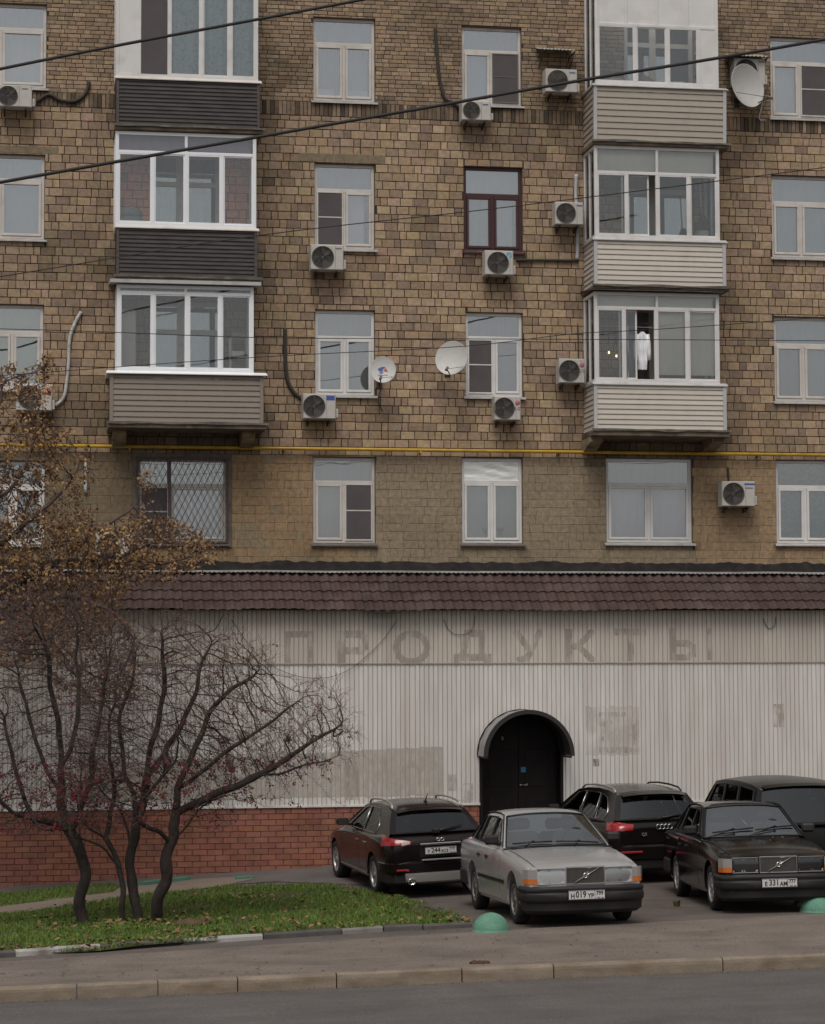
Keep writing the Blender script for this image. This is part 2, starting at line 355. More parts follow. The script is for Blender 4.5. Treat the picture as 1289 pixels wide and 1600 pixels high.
def brick_shape(mbx, x0, x1, z0, z1, yf, tint, j=.003):
    b = .006; y1 = YB
    q = [RND.uniform(-j, j) for _ in range(8)]
    vs = [(x0+q[0], y1, z0+q[1]), (x1+q[2], y1, z0+q[3]), (x1+q[4], y1, z1+q[5]), (x0+q[6], y1, z1+q[7])]
    vs += [(v[0], yf+b*.6, v[2]) for v in vs]
    vs += [(x0+b+q[0], yf, z0+b+q[1]), (x1-b+q[2], yf, z0+b+q[3]), (x1-b+q[4], yf, z1-b+q[5]), (x0+b+q[6], yf, z1-b+q[7])]
    fs = []
    for o in (0, 4):
        for k in range(4): k2 = (k+1) % 4; fs.append((o+k, o+k2, o+4+k2, o+4+k))
    fs.append((8, 9, 10, 11)); mbx.add(vs, fs, 0, tint)
def clip_brick(x0, x1, z0, z1, gap=.004):       # the pieces of a brick that lie outside every opening
    out = [(x0, x1, z0, z1)]
    for a, b, c, d in OPEN_ALL:
        ns = []
        for s0, s1, t0, t1 in out:
            if s1 <= a or s0 >= b or t1 <= c or t0 >= d: ns.append((s0, s1, t0, t1)); continue
            if s0 < a-.03: ns.append((s0, a-gap, t0, t1))
            if s1 > b+.03: ns.append((b+gap, s1, t0, t1))
            i0, i1 = max(s0, a), min(s1, b)
            if t1 > d+.02: ns.append((i0, i1, d+gap, t1))
            if t0 < c-.02: ns.append((i0, i1, t0, c-gap))
        out = ns
    return out
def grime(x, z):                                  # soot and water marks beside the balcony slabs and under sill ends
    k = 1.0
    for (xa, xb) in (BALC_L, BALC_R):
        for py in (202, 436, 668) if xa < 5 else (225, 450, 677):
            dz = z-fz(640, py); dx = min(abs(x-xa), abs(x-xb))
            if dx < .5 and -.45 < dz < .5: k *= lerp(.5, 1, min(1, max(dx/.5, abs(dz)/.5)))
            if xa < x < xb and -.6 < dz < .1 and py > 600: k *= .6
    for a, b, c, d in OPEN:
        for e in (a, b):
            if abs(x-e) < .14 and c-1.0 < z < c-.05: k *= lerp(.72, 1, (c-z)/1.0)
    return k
rest = MB(); cand = []
def lay(z0, z1, pat, zone, depth=.012, joint=.014, run=None):
    x = WX0-RND.uniform(0, .3); k = 0
    while x < WX1:
        L = pat[k % len(pat)]*RND.uniform(.93, 1.07) if len(pat) > 1 else pat[0]*RND.uniform(.9, 1.1)
        if RND.random() < .12: k += 1
        k += 1
        for a, b, c_, d_ in clip_brick(x+joint/2, x+L-joint/2, z0+joint/2, z1-joint/2):
            if b-a < .03 or d_-c_ < .012: continue
            zn = zone
            mxx, mzz = (a+b)/2, (z0+z1)/2
            if zone == 'brick' and fx(190, 300) < mxx < fx(392, 300) and fz(290, 360) < mzz < fz(290, 205): zn = 'pinkwall'
            yf = YB-depth+RND.uniform(-.004, .003)
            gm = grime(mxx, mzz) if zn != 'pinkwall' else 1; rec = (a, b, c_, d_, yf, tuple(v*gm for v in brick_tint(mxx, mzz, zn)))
            if zn == 'brick' and b-a > .2 and d_-c_ > .15 and fx(412, 500) < a and b < fx(905, 500): cand.append(rec)
            else: brick_shape(rest, *rec)
        x += L
z = Z_BOT-3.6
PITCH_Z = (Z_ROW-Z_BOT)/round((Z_ROW-Z_BOT)/.170)
row = 0; z = Z_BOT-PITCH_Z*2
while z < Z_ROW-.02:
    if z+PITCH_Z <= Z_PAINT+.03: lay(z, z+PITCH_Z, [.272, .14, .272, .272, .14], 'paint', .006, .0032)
    else: lay(z, z+PITCH_Z, [.272, .14, .272, .14, .272, .272], 'brick', .014, .015)
    z += PITCH_Z; row += 1
lay(z, Z_SOLD0, [.21], 'brick', .012, .013)
lay(Z_SOLD0, Z_SOLD1, [.085], 'soldier', .02, .012)
z = Z_SOLD1
while z < WZ1: lay(z, z+.086, [.26, .26, .13, .2, .15], 'thin', .010, .012); z += .086
# the 300 full bricks of the middle field that show largest are parts, the others one mass
cand.sort(key=lambda c: -(c[1]-c[0])*(c[3]-c[2])/((c[0])**2+DIST**2+((c[2]+c[3])/2-CAMH)**2))
for i, c in enumerate(cand):
    if i < 300:
        m1 = MB(); brick_shape(m1, *c); m1.build('brick', G['brick'], wall)
    else: brick_shape(rest, *c)
rest.build('brickwork', G['brick'], wall, kind='stuff')
# lintels and black bitumen upstand above the shop roof
a, b, c, d = OPEN[5]; mb = MB(); mb.bbox(a-.32, b+.22, -.004, .03, d+.02, d+.2, .008, tint=(.2, .155, .10))
mb.build('lintel', G['brick'], wall); mb = MB()
a, b, c, d = OPEN[1]; mb.bbox(a-.3, b+.28, -.004, .03, d+.02, d+.17, .008, tint=(.22, .17, .11))
mb.build('lintel', G['brick'], wall)
mb = MB(); X = WX0
us = np.arange(WX0, WX1, .05)
top = [fz(644, 878.5)+.05*noise.noise(Vector((u*1.3, 0, 5)))+.035*noise.noise(Vector((u*6, 0, 8))) for u in us]
mb.add([(u, -.03+.01*noise.noise(Vector((u*3, 1, 2))), Z_BOT-1.0) for u in us]+[(u, -.025+.012*noise.noise(Vector((u*5, 4, 2))), t) for u, t in zip(us, top)]+[(u, .02, t+.01) for u, t in zip(us, top)],
       [(i+o, i+1+o, len(us)+i+1+o, len(us)+i+o) for o in (0, len(us)) for i in range(len(us)-1)])
mb.build('bitumen_band', mat('bitumen', (.017, .014, .013), .75, var=.3, bump=.01, bscale=14, dirt=(.09, .075, .06), dscale=5, damt=.35), bld)

# ---- windows
def pane(parent, x0, x1, z0, z1, y, m='glass', name='pane'):
    mb = MB(); mb.box(x0, x1, y-.004, y+.004, z0, z1); return mb.build(name, G[m], parent)
def curtain(parent, x0, x1, z0, z1, y, m, wav=.012, name='curtain', seed=0):
    mb = MB(); n = max(8, int((x1-x0)/.03)); us = [lerp(x0, x1, i/n) for i in range(n+1)]
    f = lambda u, v: (u, y+wav*math.sin(u*34+seed)+wav*.6*math.sin(u*71+seed*2), v)
    mb.grid(f, us, [z0, (z0+z1)/2, z1]); return mb.build(name, G[m], parent)
def ring(mb, x0, x1, z0, z1, y0, y1, w, b=.006):
    mb.bbox(x0, x1, y0, y1, z0, z0+w, b); mb.bbox(x0, x1, y0, y1, z1-w, z1, b)
    mb.bbox(x0, x0+w, y0+.0015, y1, z0+w-.004, z1-w+.004, b); mb.bbox(x1-w, x1, y0+.0015, y1, z0+w-.004, z1-w+.004, b)
def window(o, s, i):
    x0, x1, z0, z1 = o; x0 += .004; x1 -= .004; z0 += .004; z1 -= .004
    fr = G[s['fr']]; Y = .085; fw_ = .062; W_ = x1-x0; H_ = z1-z0
    zt = z1-H_*s['tr']; xm = x0+W_*s.get('ml', .5)
    mb = MB(); ring(mb, x0, x1, z0, z1, Y, Y+.07, fw_)
    mb.bbox(x0+fw_-.003, x1-fw_+.003, Y+.001, Y+.069, zt-.035, zt+.035, .006)
    mb.bbox(xm-.032, xm+.032, Y+.002, Y+.068, z0+fw_-.003, zt-.033, .006)
    wn = mb.build('window', fr, bld)
    if s.get('film'):
        f = MB(); f.grid(lambda u, v: (u, Y+.03+.016*noise.noise(Vector((u*3+v*2, v*9, 1)))+.006*noise.noise(Vector((u*15, v*24, 4))), v),
                         [lerp(x0+fw_, x1-fw_, k/40) for k in range(41)], [lerp(zt+.035, z1-fw_, k/20) for k in range(21)])
        f.build('foil_sheet', mat('crinkled_foil', (.86, .88, .84), .45, metal=.35), wn)
    else:
        pane(wn, x0+fw_-.01, x1-fw_+.01, zt+.03, z1-fw_+.01, Y+.035)
        curtain(wn, x0+.02, x1-.02, zt+.0, z1-.02, Y+.20, s['cur'][0], seed=i)
    halves = [(x0+fw_, xm-.032), (xm+.032, x1-fw_)]
    for h, (a, b) in enumerate(halves):
        sh = MB(); kind = s['low'][h]
        zl, zh = z0+fw_+.002, zt-.037
        if kind == 's':
            ring(sh, a-.01, b+.01, zl-.01, zh+.01, Y-.022, Y-.003, .028, .003)
            sh.bbox(a+.015, b-.015, Y-.02, Y-.006, (zl+zh)/2+.02, (zl+zh)/2+.045, .003)
            ss = sh.build('screen_frame', G['sill_dark'] if s.get('dscr') else fr, wn)
            m2 = MB(); m2.box(a, b, Y-.014, Y-.012, zl, zh); m2.build('insect_screen', G['screen'], ss)
        else:
            ring(sh, a+.002, b-.002, zl, zh, Y-.016, Y+.05, .05)
            ss = sh.build('sash', fr, wn)
            pane(wn, a+.045, b-.045, zl+.043, zh-.043, Y+.022)
            cm = s['cur'][h+1]
            if cm != 'room':
                zz = lerp(zl, zh, .3) if s.get('half') else zl-.03
                gp_ = s.get('gap', (0, 0))[h]*(b-a); curtain(wn, a-.03+(gp_ if h == 0 else 0), b+.03-(gp_ if h == 1 else 0), zz, zh+.03, Y+.16+.03*h, cm, .004 if 'blind' in cm else .013, seed=i*3+h)
                if s.get('half'): curtain(wn, a-.03, b+.03, zl-.03, zz-.01, Y+.24, 'curtain_grey')
    sm = G['sill_dark'] if s.get('dsill') else (G['maroon_frame'] if s['fr'] == 'maroon_frame' else G['sill_metal'])
    mb = MB(); zq = z0-.002
    vs = [(x0-.04, Y-.01, zq+.012), (x1+.04, Y-.01, zq+.012), (x1+.05, -.065, zq-.035), (x0-.05, -.065, zq-.035)]
    vs += [(x, y, z-.014) for x, y, z in vs]+[(x0-.05, -.066, zq-.065), (x1+.05, -.066, zq-.065), (x1+.05, -.05, zq-.065), (x0-.05, -.05, zq-.065)]
    mb.add(vs, [(0, 3, 2, 1), (4, 5, 6, 7), (0, 1, 5, 4), (1, 2, 6, 5), (3, 0, 4, 7), (3, 8, 9, 2), (8, 11, 10, 9), (7, 6, 10, 11), (2, 9, 10, 6), (3, 7, 11, 8)])
    mb.build('sill', sm, wn)
    if s.get('items'):
        mb = MB(); mb.bbox(x0+.12, x0+.45, Y+.08, Y+.13, z0+.08, z0+.27, .006); mb.bbox(xm+.1, xm+.5, Y+.08, Y+.13, z0+.08, z0+.26, .006)
        mb.build('box_on_sill', G['blind_beige'], wn)
    if s.get('grille'):
        mb = MB(); Yg = -.05; ring(mb, x0-.02, x1+.02, z0-.02, z1+.02, Yg-.012, Yg+.012, .045, .004)
        mb.bbox(xm-.04, xm+.02, Yg-.011, Yg+.011, z0, z1, .004)
        for xa, xb in ((x0+.025, xm-.04), (xm+.02, x1-.025)):
            za, zb = z0+.025, z1-.025; sl_ = 2.05; st = .127
            n = int(((xb-xa)*sl_+(zb-za))/(st*sl_))+2
            for k in range(-n, n):
                for sg in (1, -1):
                    # line z = za + sg*sl*(x-xa-k*st) clipped to the field
                    pts = []
                    xo = xa+k*st if sg > 0 else xb-k*st
                    f = lambda x: za+sg*sl_*(x-xo)
                    xl = xo+(za-za)/(sg*sl_); xh = xo+(zb-za)/(sg*sl_)
                    u0, u1 = max(min(xl, xh), xa), min(max(xl, xh), xb)
                    if u1-u0 > .02: mb.tube([(u0, Yg+.003*sg, f(u0)), (u1, Yg+.003*sg, f(u1))], .0055, 4)
        for xx in (x0, x1, xm):
            for zz in (z0+.2, z1-.2): mb.box(xx-.01, xx+.01, Yg, .05, zz-.01, zz+.01)
        mb.build('diamond_grille', mat('grille_iron', (.075, .05, .045), .7, var=.2), wn)
        mb = MB(); ring(mb, x0-.1, x1+.1, z0-.1, z1+.1, -.02, .02, .1, .006); mb.build('surround', mat('surround_grey', (.13, .11, .09), .9, var=.25, vscale=6), wn)
        curtain(wn, x0+.03, xm-.02, z0+.1, z1-.55, .3, 'blind_violet')
    return wn
for i, (o, s) in enumerate(zip(OPEN, WIN)): window(o, s, i)
def plant(px, py, h, label):
    x, z = fp(px, py, .18); mb = MB(); rp = random.Random(int(px))
    for _ in range(34):
        q = rp.random()*6.28; l = rp.uniform(.4, 1)*h; e = Vector((math.cos(q), math.sin(q)*.4, 0)); b = Vector((x, .2, z)); tp = b+e*l*rp.uniform(.2, .6)+Vector((0, 0, l)); sd = Vector((.012, 0, 0))
        mb.add([b-sd*.4, b+sd*.4, b.lerp(tp, .6)+sd, tp, b.lerp(tp, .6)-sd], [(0, 1, 2, 3, 4)])
    return tag(mb.build('house_plant', plant_m), label, 'plant', 'small plants behind the ground floor panes')
plant_m = mat('plant_dark', (.03, .04, .02), .7)
plant(760, 838, .2, 'small dark plant low behind the left pane under the foil sheet')
plant(781, 838, .24, 'small dark plant low behind the right pane under the foil sheet')

# ---- balconies
BD = .93
def balcony(px0, px1, gpy, name_l, fr, par, top_out=0, sill=None, mull=(), topm=(), lows='', side_l=True, roof=None, corbels=None, par_px=None, tilt=0.0, slab_m='concrete', tpan='glass_clear', frw=.07, tr=True, side_top=None):
    """gpy: rows of the photograph for glazing top, transom, glazing bottom, parapet bottom, slab bottom (read on the front)"""
    Yf = -BD; pxm = (px0+px1)/2
    zt, ztr, zb, zp, zsb = [fz(pxm, p, Yf) for p in gpy]
    x0, x1 = fx(px0, gpy[2], Yf), fx(px1, gpy[2], Yf)
    q0, q1 = fx(par_px[0], gpy[3], Yf), fx(par_px[1], gpy[3], Yf)
    mb = MB(); mb.bbox(q0-.06, q1+.09, Yf-.07, .0, zsb, zp-.004, .012)
    bal = mb.build('balcony', G[slab_m], bld, sharp=30); bal['label'] = name_l
    # parapet
    kind, n, pm = par
    Yp = Yf-.015
    if kind == 'boards':
        zb_ = zb-.03; h = (zb_-zp)/n
        def boards(ax):
            for k in range(n):
                z0, z1 = zp+h*k+.003, zp+h*(k+1); t = RND.uniform(.94, 1.05); b = MB()
                out = tilt*(1-(z0-zp)/(zb_-zp)) if False else 0
                lean = lambda z_: tilt*((z_-zp)/(zb_-zp))
                prof = [(.0, z0), (-.022, z0), (-.022, z0+.012), (-.006, z1-.004), (.0, z1-.004)]
                if ax == 'f':
                    fn = lambda a, zz, d: (d, Yp+a-lean(zz), zz)
                    b.prism(prof, fn, q0+.03, q1-.03, tint=(t, t, t))
                else:
                    xe = q0 if ax == 'l' else q1; sg = 1 if ax == 'l' else -1
                    fn = lambda a, zz, d: (xe+sg*a, d, zz)
                    b.prism(prof, fn, Yp+.02, -.02, tint=(t, t, t))
                b.build('siding_board', G[pm], bal, fixn=True)
        boards('f'); boards('l'); boards('r')
        for xe in (q0, q1):
            b = MB(); M = None
            b.add([(xe-.035, Yp-.032, zp-.01), (xe+.035, Yp-.032, zp-.01), (xe+.035, Yp+.04, zp-.01), (xe-.035, Yp+.04, zp-.01)]+
                  [(xe-.035, Yp-.032-tilt, zb-.02), (xe+.035, Yp-.032-tilt, zb-.02), (xe+.035, Yp+.04-tilt, zb-.02), (xe-.035, Yp+.04-tilt, zb-.02)],
                  [(0, 3, 2, 1), (4, 5, 6, 7), (0, 1, 5, 4), (1, 2, 6, 5), (2, 3, 7, 6), (3, 0, 4, 7)])
            b.build('corner_trim', G['trim_grey'] if pm != 'board_brown' else G['board_brown'], bal)
    else:
        def sheet(fn, L):
            b = MB(); vv = []; pz = (zb-.03-zp)/n
            prof = []
            for k in range(n):
                z_ = zp+k*pz; prof += [(0.0, z_), (-.02, z_+pz*.15), (-.02, z_+pz*.55), (0.0, z_+pz*.7)]
            prof.append((0.0, zb-.03))
            b.add([fn(a, zz, 0) for a, zz in prof]+[fn(a, zz, L) for a, zz in prof], [(i, i+1, len(prof)+i+1, len(prof)+i) for i in range(len(prof)-1)])
            b.build('corrugated_sheet', G[pm], bal)
        sheet(lambda a, zz, d: (q0+d, Yp+a, zz), q1-q0)
        sheet(lambda a, zz, d: (q0+a, Yp+d, zz), BD); sheet(lambda a, zz, d: (q1-a, Yp+d, zz), BD)
        b = MB()
        for xe in (q0, q1): b.bbox(xe-.03, xe+.03, Yp-.03, Yp+.04, zp-.01, zb-.03, .006)
        b.build('corner_trim', G['dark_sheet'], bal)
    # sill ledge
    b = MB(); so_ = .09 if sill == 'white_new' else .05
    b.add([(q0-so_, Yf-.02, zb+.005), (q1+so_, Yf-.02, zb+.005), (q1+so_+.02, Yf-.02-so_-tilt, zb-.045), (q0-so_-.02, Yf-.02-so_-tilt, zb-.045),
           (q0-so_, Yf+.05, zb-.05), (q1+so_, Yf+.05, zb-.05), (q1+so_+.02, Yf-.02-so_-tilt, zb-.06), (q0-so_-.02, Yf-.02-so_-tilt, zb-.06), (q0-so_, Yf+.05, zb+.005), (q1+so_, Yf+.05, zb+.005)],
          [(0, 3, 2, 1), (3, 7, 6, 2), (4, 5, 6, 7), (8, 0, 1, 9), (0, 8, 4, 7, 3), (1, 2, 6, 5, 9), (8, 9, 5, 4)])
    for xe in (q0, q1): b.bbox(xe-so_, xe+so_, Yf+.0501, -.01, zb-.05, zb+.004, .006)
    b.build('sill_ledge', G[sill or 'sill_metal'], bal, fixn=True)
    # glazing frame
    fm = G[fr]; b = MB(); y0, y1 = Yf, Yf+.06
    ring(b, x0, x1, zb, zt, y0, y1, frw)
    if tr: b.bbox(x0+frw-.003, x1-frw+.003, y0+.001, y1-.001, ztr-.032, ztr+.032, .006)
    for t in topm: xx = lerp(x0, x1, t); b.bbox(xx-.028, xx+.028, y0+.002, y1-.002, (ztr if tr else zb)+.02, zt-frw+.003, .006)
    for t in mull: xx = lerp(x0, x1, t); b.bbox(xx-.034, xx+.034, y0+.0025, y1-.0025, zb+frw-.003, ztr-.02 if tr else zt-frw+.003, .006)
    # side frames
    for xe, sg in ((x0, 1), (x1, -1)):
        xa, xb = (xe, xe+.06) if sg > 0 else (xe-.06, xe)
        b.bbox(xa, xb, y1+.001, -.001, zb, zb+frw, .006); b.bbox(xa, xb, y1+.001, -.001, zt-frw, zt, .006)
        b.bbox(xa+.001, xb-.001, -.07, -.002, zb+frw, zt-frw, .006); b.bbox(xa+.001, xb-.001, -BD/2-.03, -BD/2+.03, zb+frw, zt-frw, .006)
    b.build('glazing_frame', fm, bal)
    for xe, sg in ((x0+.03, 1), (x1-.03, -1)):
        for ya, yb in ((-BD+.06, -BD/2-.03), (-BD/2+.03, -.07)):
            b = MB(); b.box(xe-.004, xe+.004, ya, yb, zb+frw-.01, zt-frw+.01); b.build('pane', G['glass_clear'], bal)
    tx = [x0+frw]+[lerp(x0, x1, t) for t in topm]+[x1-frw]
    if tr:
        for a, c in zip(tx[:-1], tx[1:]): pane(bal, a, c, ztr+.03, zt-frw+.01, Yf+.03, tpan)
    ztop = ztr-.03 if tr else zt-frw
    lx = [x0+frw]+[lerp(x0, x1, t) for t in mull]+[x1-frw]
    for k, (a, c) in enumerate(zip(lx[:-1], lx[1:])):
        kind = lows[k] if k < len(lows) else 'g'
        a2, c2 = a+(.03 if k else 0), c-(.03 if k < len(lx)-2 else 0)
        if kind == '-': continue
        if kind == 'p':
            b = MB(); b.bbox(a2-.01, c2+.01, Yf+.01, Yf+.05, zb+frw-.01, ztop+.01, .006); b.build('filler_panel', fm, bal); continue
        b = MB(); off = .014 if k % 2 else .004
        ring(b, a2-.008, c2+.008, zb+frw-.008, ztop+.008, Yf+off, Yf+off+.03, .034, .004); s_ = b.build('sash', fm, bal)
        pane(bal, a2+.02, c2-.02, zb+frw+.02, ztop-.02, Yf+off+.016, 'glass_clear')
        if kind == 'b': curtain(bal, a2, c2, lerp(zb, ztop, .12), ztop, Yf+.1, 'blind_beige', .002, 'roller_blind')
        if kind == 'f': curtain(bal, a2-.02, c2+.02, zb, ztop+.02, Yf+.12, 'curtain_floral', .02)
        if kind == 's': m2 = MB(); m2.box(a2, c2, Yf-.004, Yf-.002, zb+frw, ztop); m2.build('insect_screen', G['screen'], bal)
    # back wall door and window frame, curtain
    cx0, cx1 = min((o for o in BDOOR), key=lambda o: abs((o[0]+o[1])/2-(x0+x1)/2)+abs(o[3]-zt)*.5)[:2]
    bo = min(BDOOR, key=lambda o: abs((o[0]+o[1])/2-(x0+x1)/2)+abs((o[2]+o[3])/2-(zt+zp)/2))
    b = MB(); ring(b, bo[0]+.01, bo[1]-.01, bo[2]+.01, bo[3]-.01, .08, .15, .09)
    xm = lerp(bo[0], bo[1], .42); b.bbox(xm-.07, xm+.07, .082, .148, bo[2]+.1, bo[3]-.09, .006)
    zz = lerp(bo[2], bo[3], .74); b.bbox(bo[0]+.1, bo[1]-.1, .084, .146, zz-.05, zz+.05, .006)
    b.build('door_frame', G['pvc_old'], bal)
    pane(bal, bo[0]+.09, bo[1]-.09, bo[2]+.1, bo[3]-.1, .12); curtain(bal, bo[0]+.05, bo[1]-.05, bo[2]+.05, bo[3]-.05, .3, 'curtain_blue', .03)
    if roof:
        b = MB(); m_, over, zh = roof
        b.add([(x0-over, Yf-.14, zt+.015), (x1+over, Yf-.14, zt+.015), (x1+over, 0, zt+.13), (x0-over, 0, zt+.13)]+[(x0-over, Yf-.14, zt+.015+zh), (x1+over, Yf-.14, zt+.015+zh), (x1+over, 0, zt+.13+zh), (x0-over, 0, zt+.13+zh)],
              [(0, 3, 2, 1), (4, 5, 6, 7), (0, 1, 5, 4), (1, 2, 6, 5), (2, 3, 7, 6), (3, 0, 4, 7)])
        b.build('roof_sheet', G[m_], bal)
    if corbels:
        for pxc, pyt, pyb in corbels:
            xc = fx(pxc, pyt, -.55); b = MB(); z1_ = zsb; z0_ = fz(pxc, pyb, -.5)
            b.prism([(-.72, z1_-.002), (-.72, z1_-.1), (-.5, z0_), (0, z0_-.1), (0, z1_-.002)], lambda a, zz, d: (d, a, zz), xc-.13, xc+.13)
            b.build('corbel', G['corbel'], bal, fixn=True)
    # drip flashing below the slab edge, crooked and dirty
    b = MB(); us = np.linspace(q0-.09, q1+.13, 24)
    b.add([(u, Yf-.10-.012*noise.noise(Vector((u*3, gpy[0], 0))), zp+.012+.02*noise.noise(Vector((u*1.4, gpy[0]*.1, 3)))) for u in us]+
          [(u, Yf-.11, zp-.03+.03*noise.noise(Vector((u*2, gpy[0], 7)))) for u in us]+[(u, Yf-.06, zp+.004) for u in us],
          [(i+o, i+1+o, 24+i+1+o, 24+i+o) for o in (0,) for i in range(23)]+[(48+i, 48+i+1, i+1, i) for i in range(23)])
    b.build('drip_strip', G['dirty_tin'], bal)
    return dict(bal=bal, x0=x0, x1=x1, zt=zt, zb=zb, ztr=ztr, zp=zp)
B = {}
B['l0'] = balcony(181, 404, (-66, -20, 122, 198, 206), 'balcony with black corrugated parapet and white frame with floral curtains', 'pvc', ('corr', 12, 'dark_sheet'), mull=(.165, .37, .60, .80), topm=(.5,), lows='psfff'.replace('p', 'p'), par_px=(184, 404), sill='pvc_old')
B['l1'] = balcony(180, 401, (207, 239, 354, 433, 439), 'balcony with black corrugated parapet and pinkish brick inside', 'white_new', ('corr', 12, 'dark_sheet'), mull=(.265, .50, .755), topm=(.5,), lows='gggg', par_px=(184, 400), sill='pvc_old')
B['l2'] = balcony(182, 397, (446, 458, 581, 661, 670), 'lowest left balcony with brown siding parapet and bright white sill', 'white_new', ('boards', 9, 'board_brown'), mull=(.265, .515, .755), topm=(.5,), lows='gggg', par_px=(174, 409), sill='white_new', roof=('tin', .13, .07), corbels=((187, 670, 690), (388, 672, 692)))
B['r0'] = balcony(930, 1123, (-52, 40, 134, 222, 229), 'top right balcony with white metal panels and beige siding parapet', 'pvc', ('boards', 9, 'board_beige'), mull=(.325, .585, .84), topm=(.25, .5, .75), lows='gggp', par_px=(929, 1131), sill='sill_metal', tilt=.05, tpan='pvc')
B['r1'] = balcony(929, 1125, (229, 271, 373, 447, 453), 'middle right balcony with beige siding parapet and sliding glazing', 'pvc', ('boards', 9, 'board_cream'), mull=(.26, .50, .755), topm=(.5,), lows='g-gg', par_px=(930, 1131), sill='sill_metal')
B['r2'] = balcony(929, 1125, (457, 482, 598, 672, 682), 'lowest right balcony with cream siding parapet and an open sash', 'pvc', ('boards', 9, 'board_cream'), mull=(.24, .49, .745), topm=(.5,), lows='g-bb', par_px=(930, 1132), sill='sill_metal', roof=('dirty_tin', .06, .015), corbels=((928, 682, 697), (1118, 682, 696)))
# extra roller blinds behind the top lights
for k, mname in (('r2', 'blind_beige'), ('r1', 'blind_beige')):
    q = B[k]; curtain(q['bal'], q['x0']+.08, q['x1']-.1, q['ztr']+.02, q['zt']-.05, -BD+.12, mname, .001, 'roller_blind')
q = B['l1']; curtain(q['bal'], q['x0']+.08, q['x1']-.1, q['ztr']+.02, q['zt']-.05, -BD+.14, 'blind_violet', .002, 'roller_blind')
# open half sashes slid behind their neighbour
for k, t0, t1 in (('r1', .22, .44), ('r2', .2, .345)):
    q = B[k]; b = MB(); xa, xb = lerp(q['x0'], q['x1'], t0), lerp(q['x0'], q['x1'], t1)
    ring(b, xa, xb, q['zb']+.07, q['ztr']-.03, -BD+.062, -BD+.09, .036, .004); b.build('sash', G['pvc'], q['bal']); pane(q['bal'], xa+.03, xb-.03, q['zb']+.1, q['ztr']-.06, -BD+.078, 'glass_clear')

# ---- things on the balconies
def lump(mb, c, sx, sy, sz, seed, n=14, mi=0, tint=(1, 1, 1), amp=.18):
    c = Vector(c)
    def f(u, v):
        d = Vector((math.cos(u)*math.cos(v), math.sin(u)*math.cos(v), math.sin(v)))
        k = 1+amp*noise.noise(d*1.8+Vector((seed, seed*.7, 0)))
        return c+Vector((d.x*sx*k, d.y*sy*k, d.z*sz*k))
    mb.grid(f, [2*math.pi*i/n for i in range(n+1)], [-math.pi/2+math.pi*j/(n//2) for j in range(n//2+1)], mi, tint)
q = B['l1']; mb = MB(); zf = q['zb']+.02
lump(mb, (q['x0']+.33, -.55, zf+.10), .30, .2, .15, 3); lump(mb, (q['x0']+.3, -.5, zf+.29), .26, .2, .13, 8)
tag(mb.build('cushion_bag', cloth('x_bag', (.30, .32, .33)) or G['x_bag']), 'grey bags heaped at the sill inside the pink brick balcony', 'bag')
q = B['l2']; t = thing('shelf_rack', 'small metal shelf of boxes inside the lowest left balcony', 'shelf', (q['x1']-.24, -.35, q['zp']))
mb = MB(); X0, X1 = q['x1']-.42, q['x1']-.09; Zt = lerp(q['zb'], q['ztr'], .5)
for xx in (X0, X1):
    for yy in (-.5, -.2): mb.bbox(xx-.012, xx+.012, yy-.012, yy+.012, q['zp'], Zt, .003)
mb.build('post', G['pvc'], t)
for k in range(5):
    zz = lerp(q['zp']+.2, Zt, k/4); b = MB(); b.bbox(X0, X1, -.5, -.2, zz-.012, zz, .003); b.build('shelf', G['pvc'], t)
def item(name, label, cat, m_, x0, x1, y0, y1, z0, z1, group=None):
    b = MB(); b.bbox(x0, x1, y0, y1, z0, z1, .01); return tag(b.build(name, m_), label, cat, group)
zz = lerp(q['zp']+.2, Zt, .75); zy = lerp(q['zp']+.2, Zt, .5)
item('box', 'blue box low on the balcony shelf', 'box', G['cyan'], X0+.1, X1-.04, -.45, -.25, zy+.002, zy+.16)
item('book_stack', 'pale papers stacked on the upper balcony shelf', 'papers', G['blind_beige'], X0+.03, X1-.05, -.45, -.25, zz+.002, zz+.12)
item('cardboard_box', 'brown carton on top of the balcony shelf', 'box', G['board_brown'], X0+.02, X1-.03, -.45, -.25, Zt+.001, Zt+.1)
mb = MB(); mb.bbox(q['x0']+.1, q['x0']+.4, -.5, -.1, q['zp'], lerp(q['zb'], q['ztr'], .82), .02)
tag(mb.build('cupboard', G['pvc_old']), 'white tall cupboard at the left end of the lowest left balcony', 'cupboard')
q = B['r0']; mb = MB(); lump(mb, (lerp(q['x0'], q['x1'], .68), -.55, q['zb']+.1), .38, .2, .11, 5); tag(mb.build('white_cloth', G['curtain_white']), 'white cloth heaped at the top right balcony window', 'cloth')
mb = MB(); M = Matrix.Translation((lerp(q['x0'], q['x1'], .46), -.55, q['zb']+.14)) @ Matrix.Rotation(.5, 4, 'Y'); mb.bbox(-.2, .2, -.12, .12, -.13, .1, .01, M=M)
tag(mb.build('cardboard_box', mat('carton', (.34, .26, .19), .8, var=.15)), 'tilted tan carton beside the white cloth on the balcony', 'box')
mb = MB(); lump(mb, (lerp(q['x0'], q['x1'], .2), -.5, q['zb']+.12), .28, .2, .14, 12); tag(mb.build('bundle', cloth('x_b2', (.33, .30, .28)) or G['x_b2']), 'grey brown bundle in the left pane of the top right balcony', 'bundle')
q = B['r1']; t = thing('broom', 'broom with dark head hanging in the middle right balcony', 'broom', (lerp(q['x0'], q['x1'], .90), -.6, q['zb']+.1))
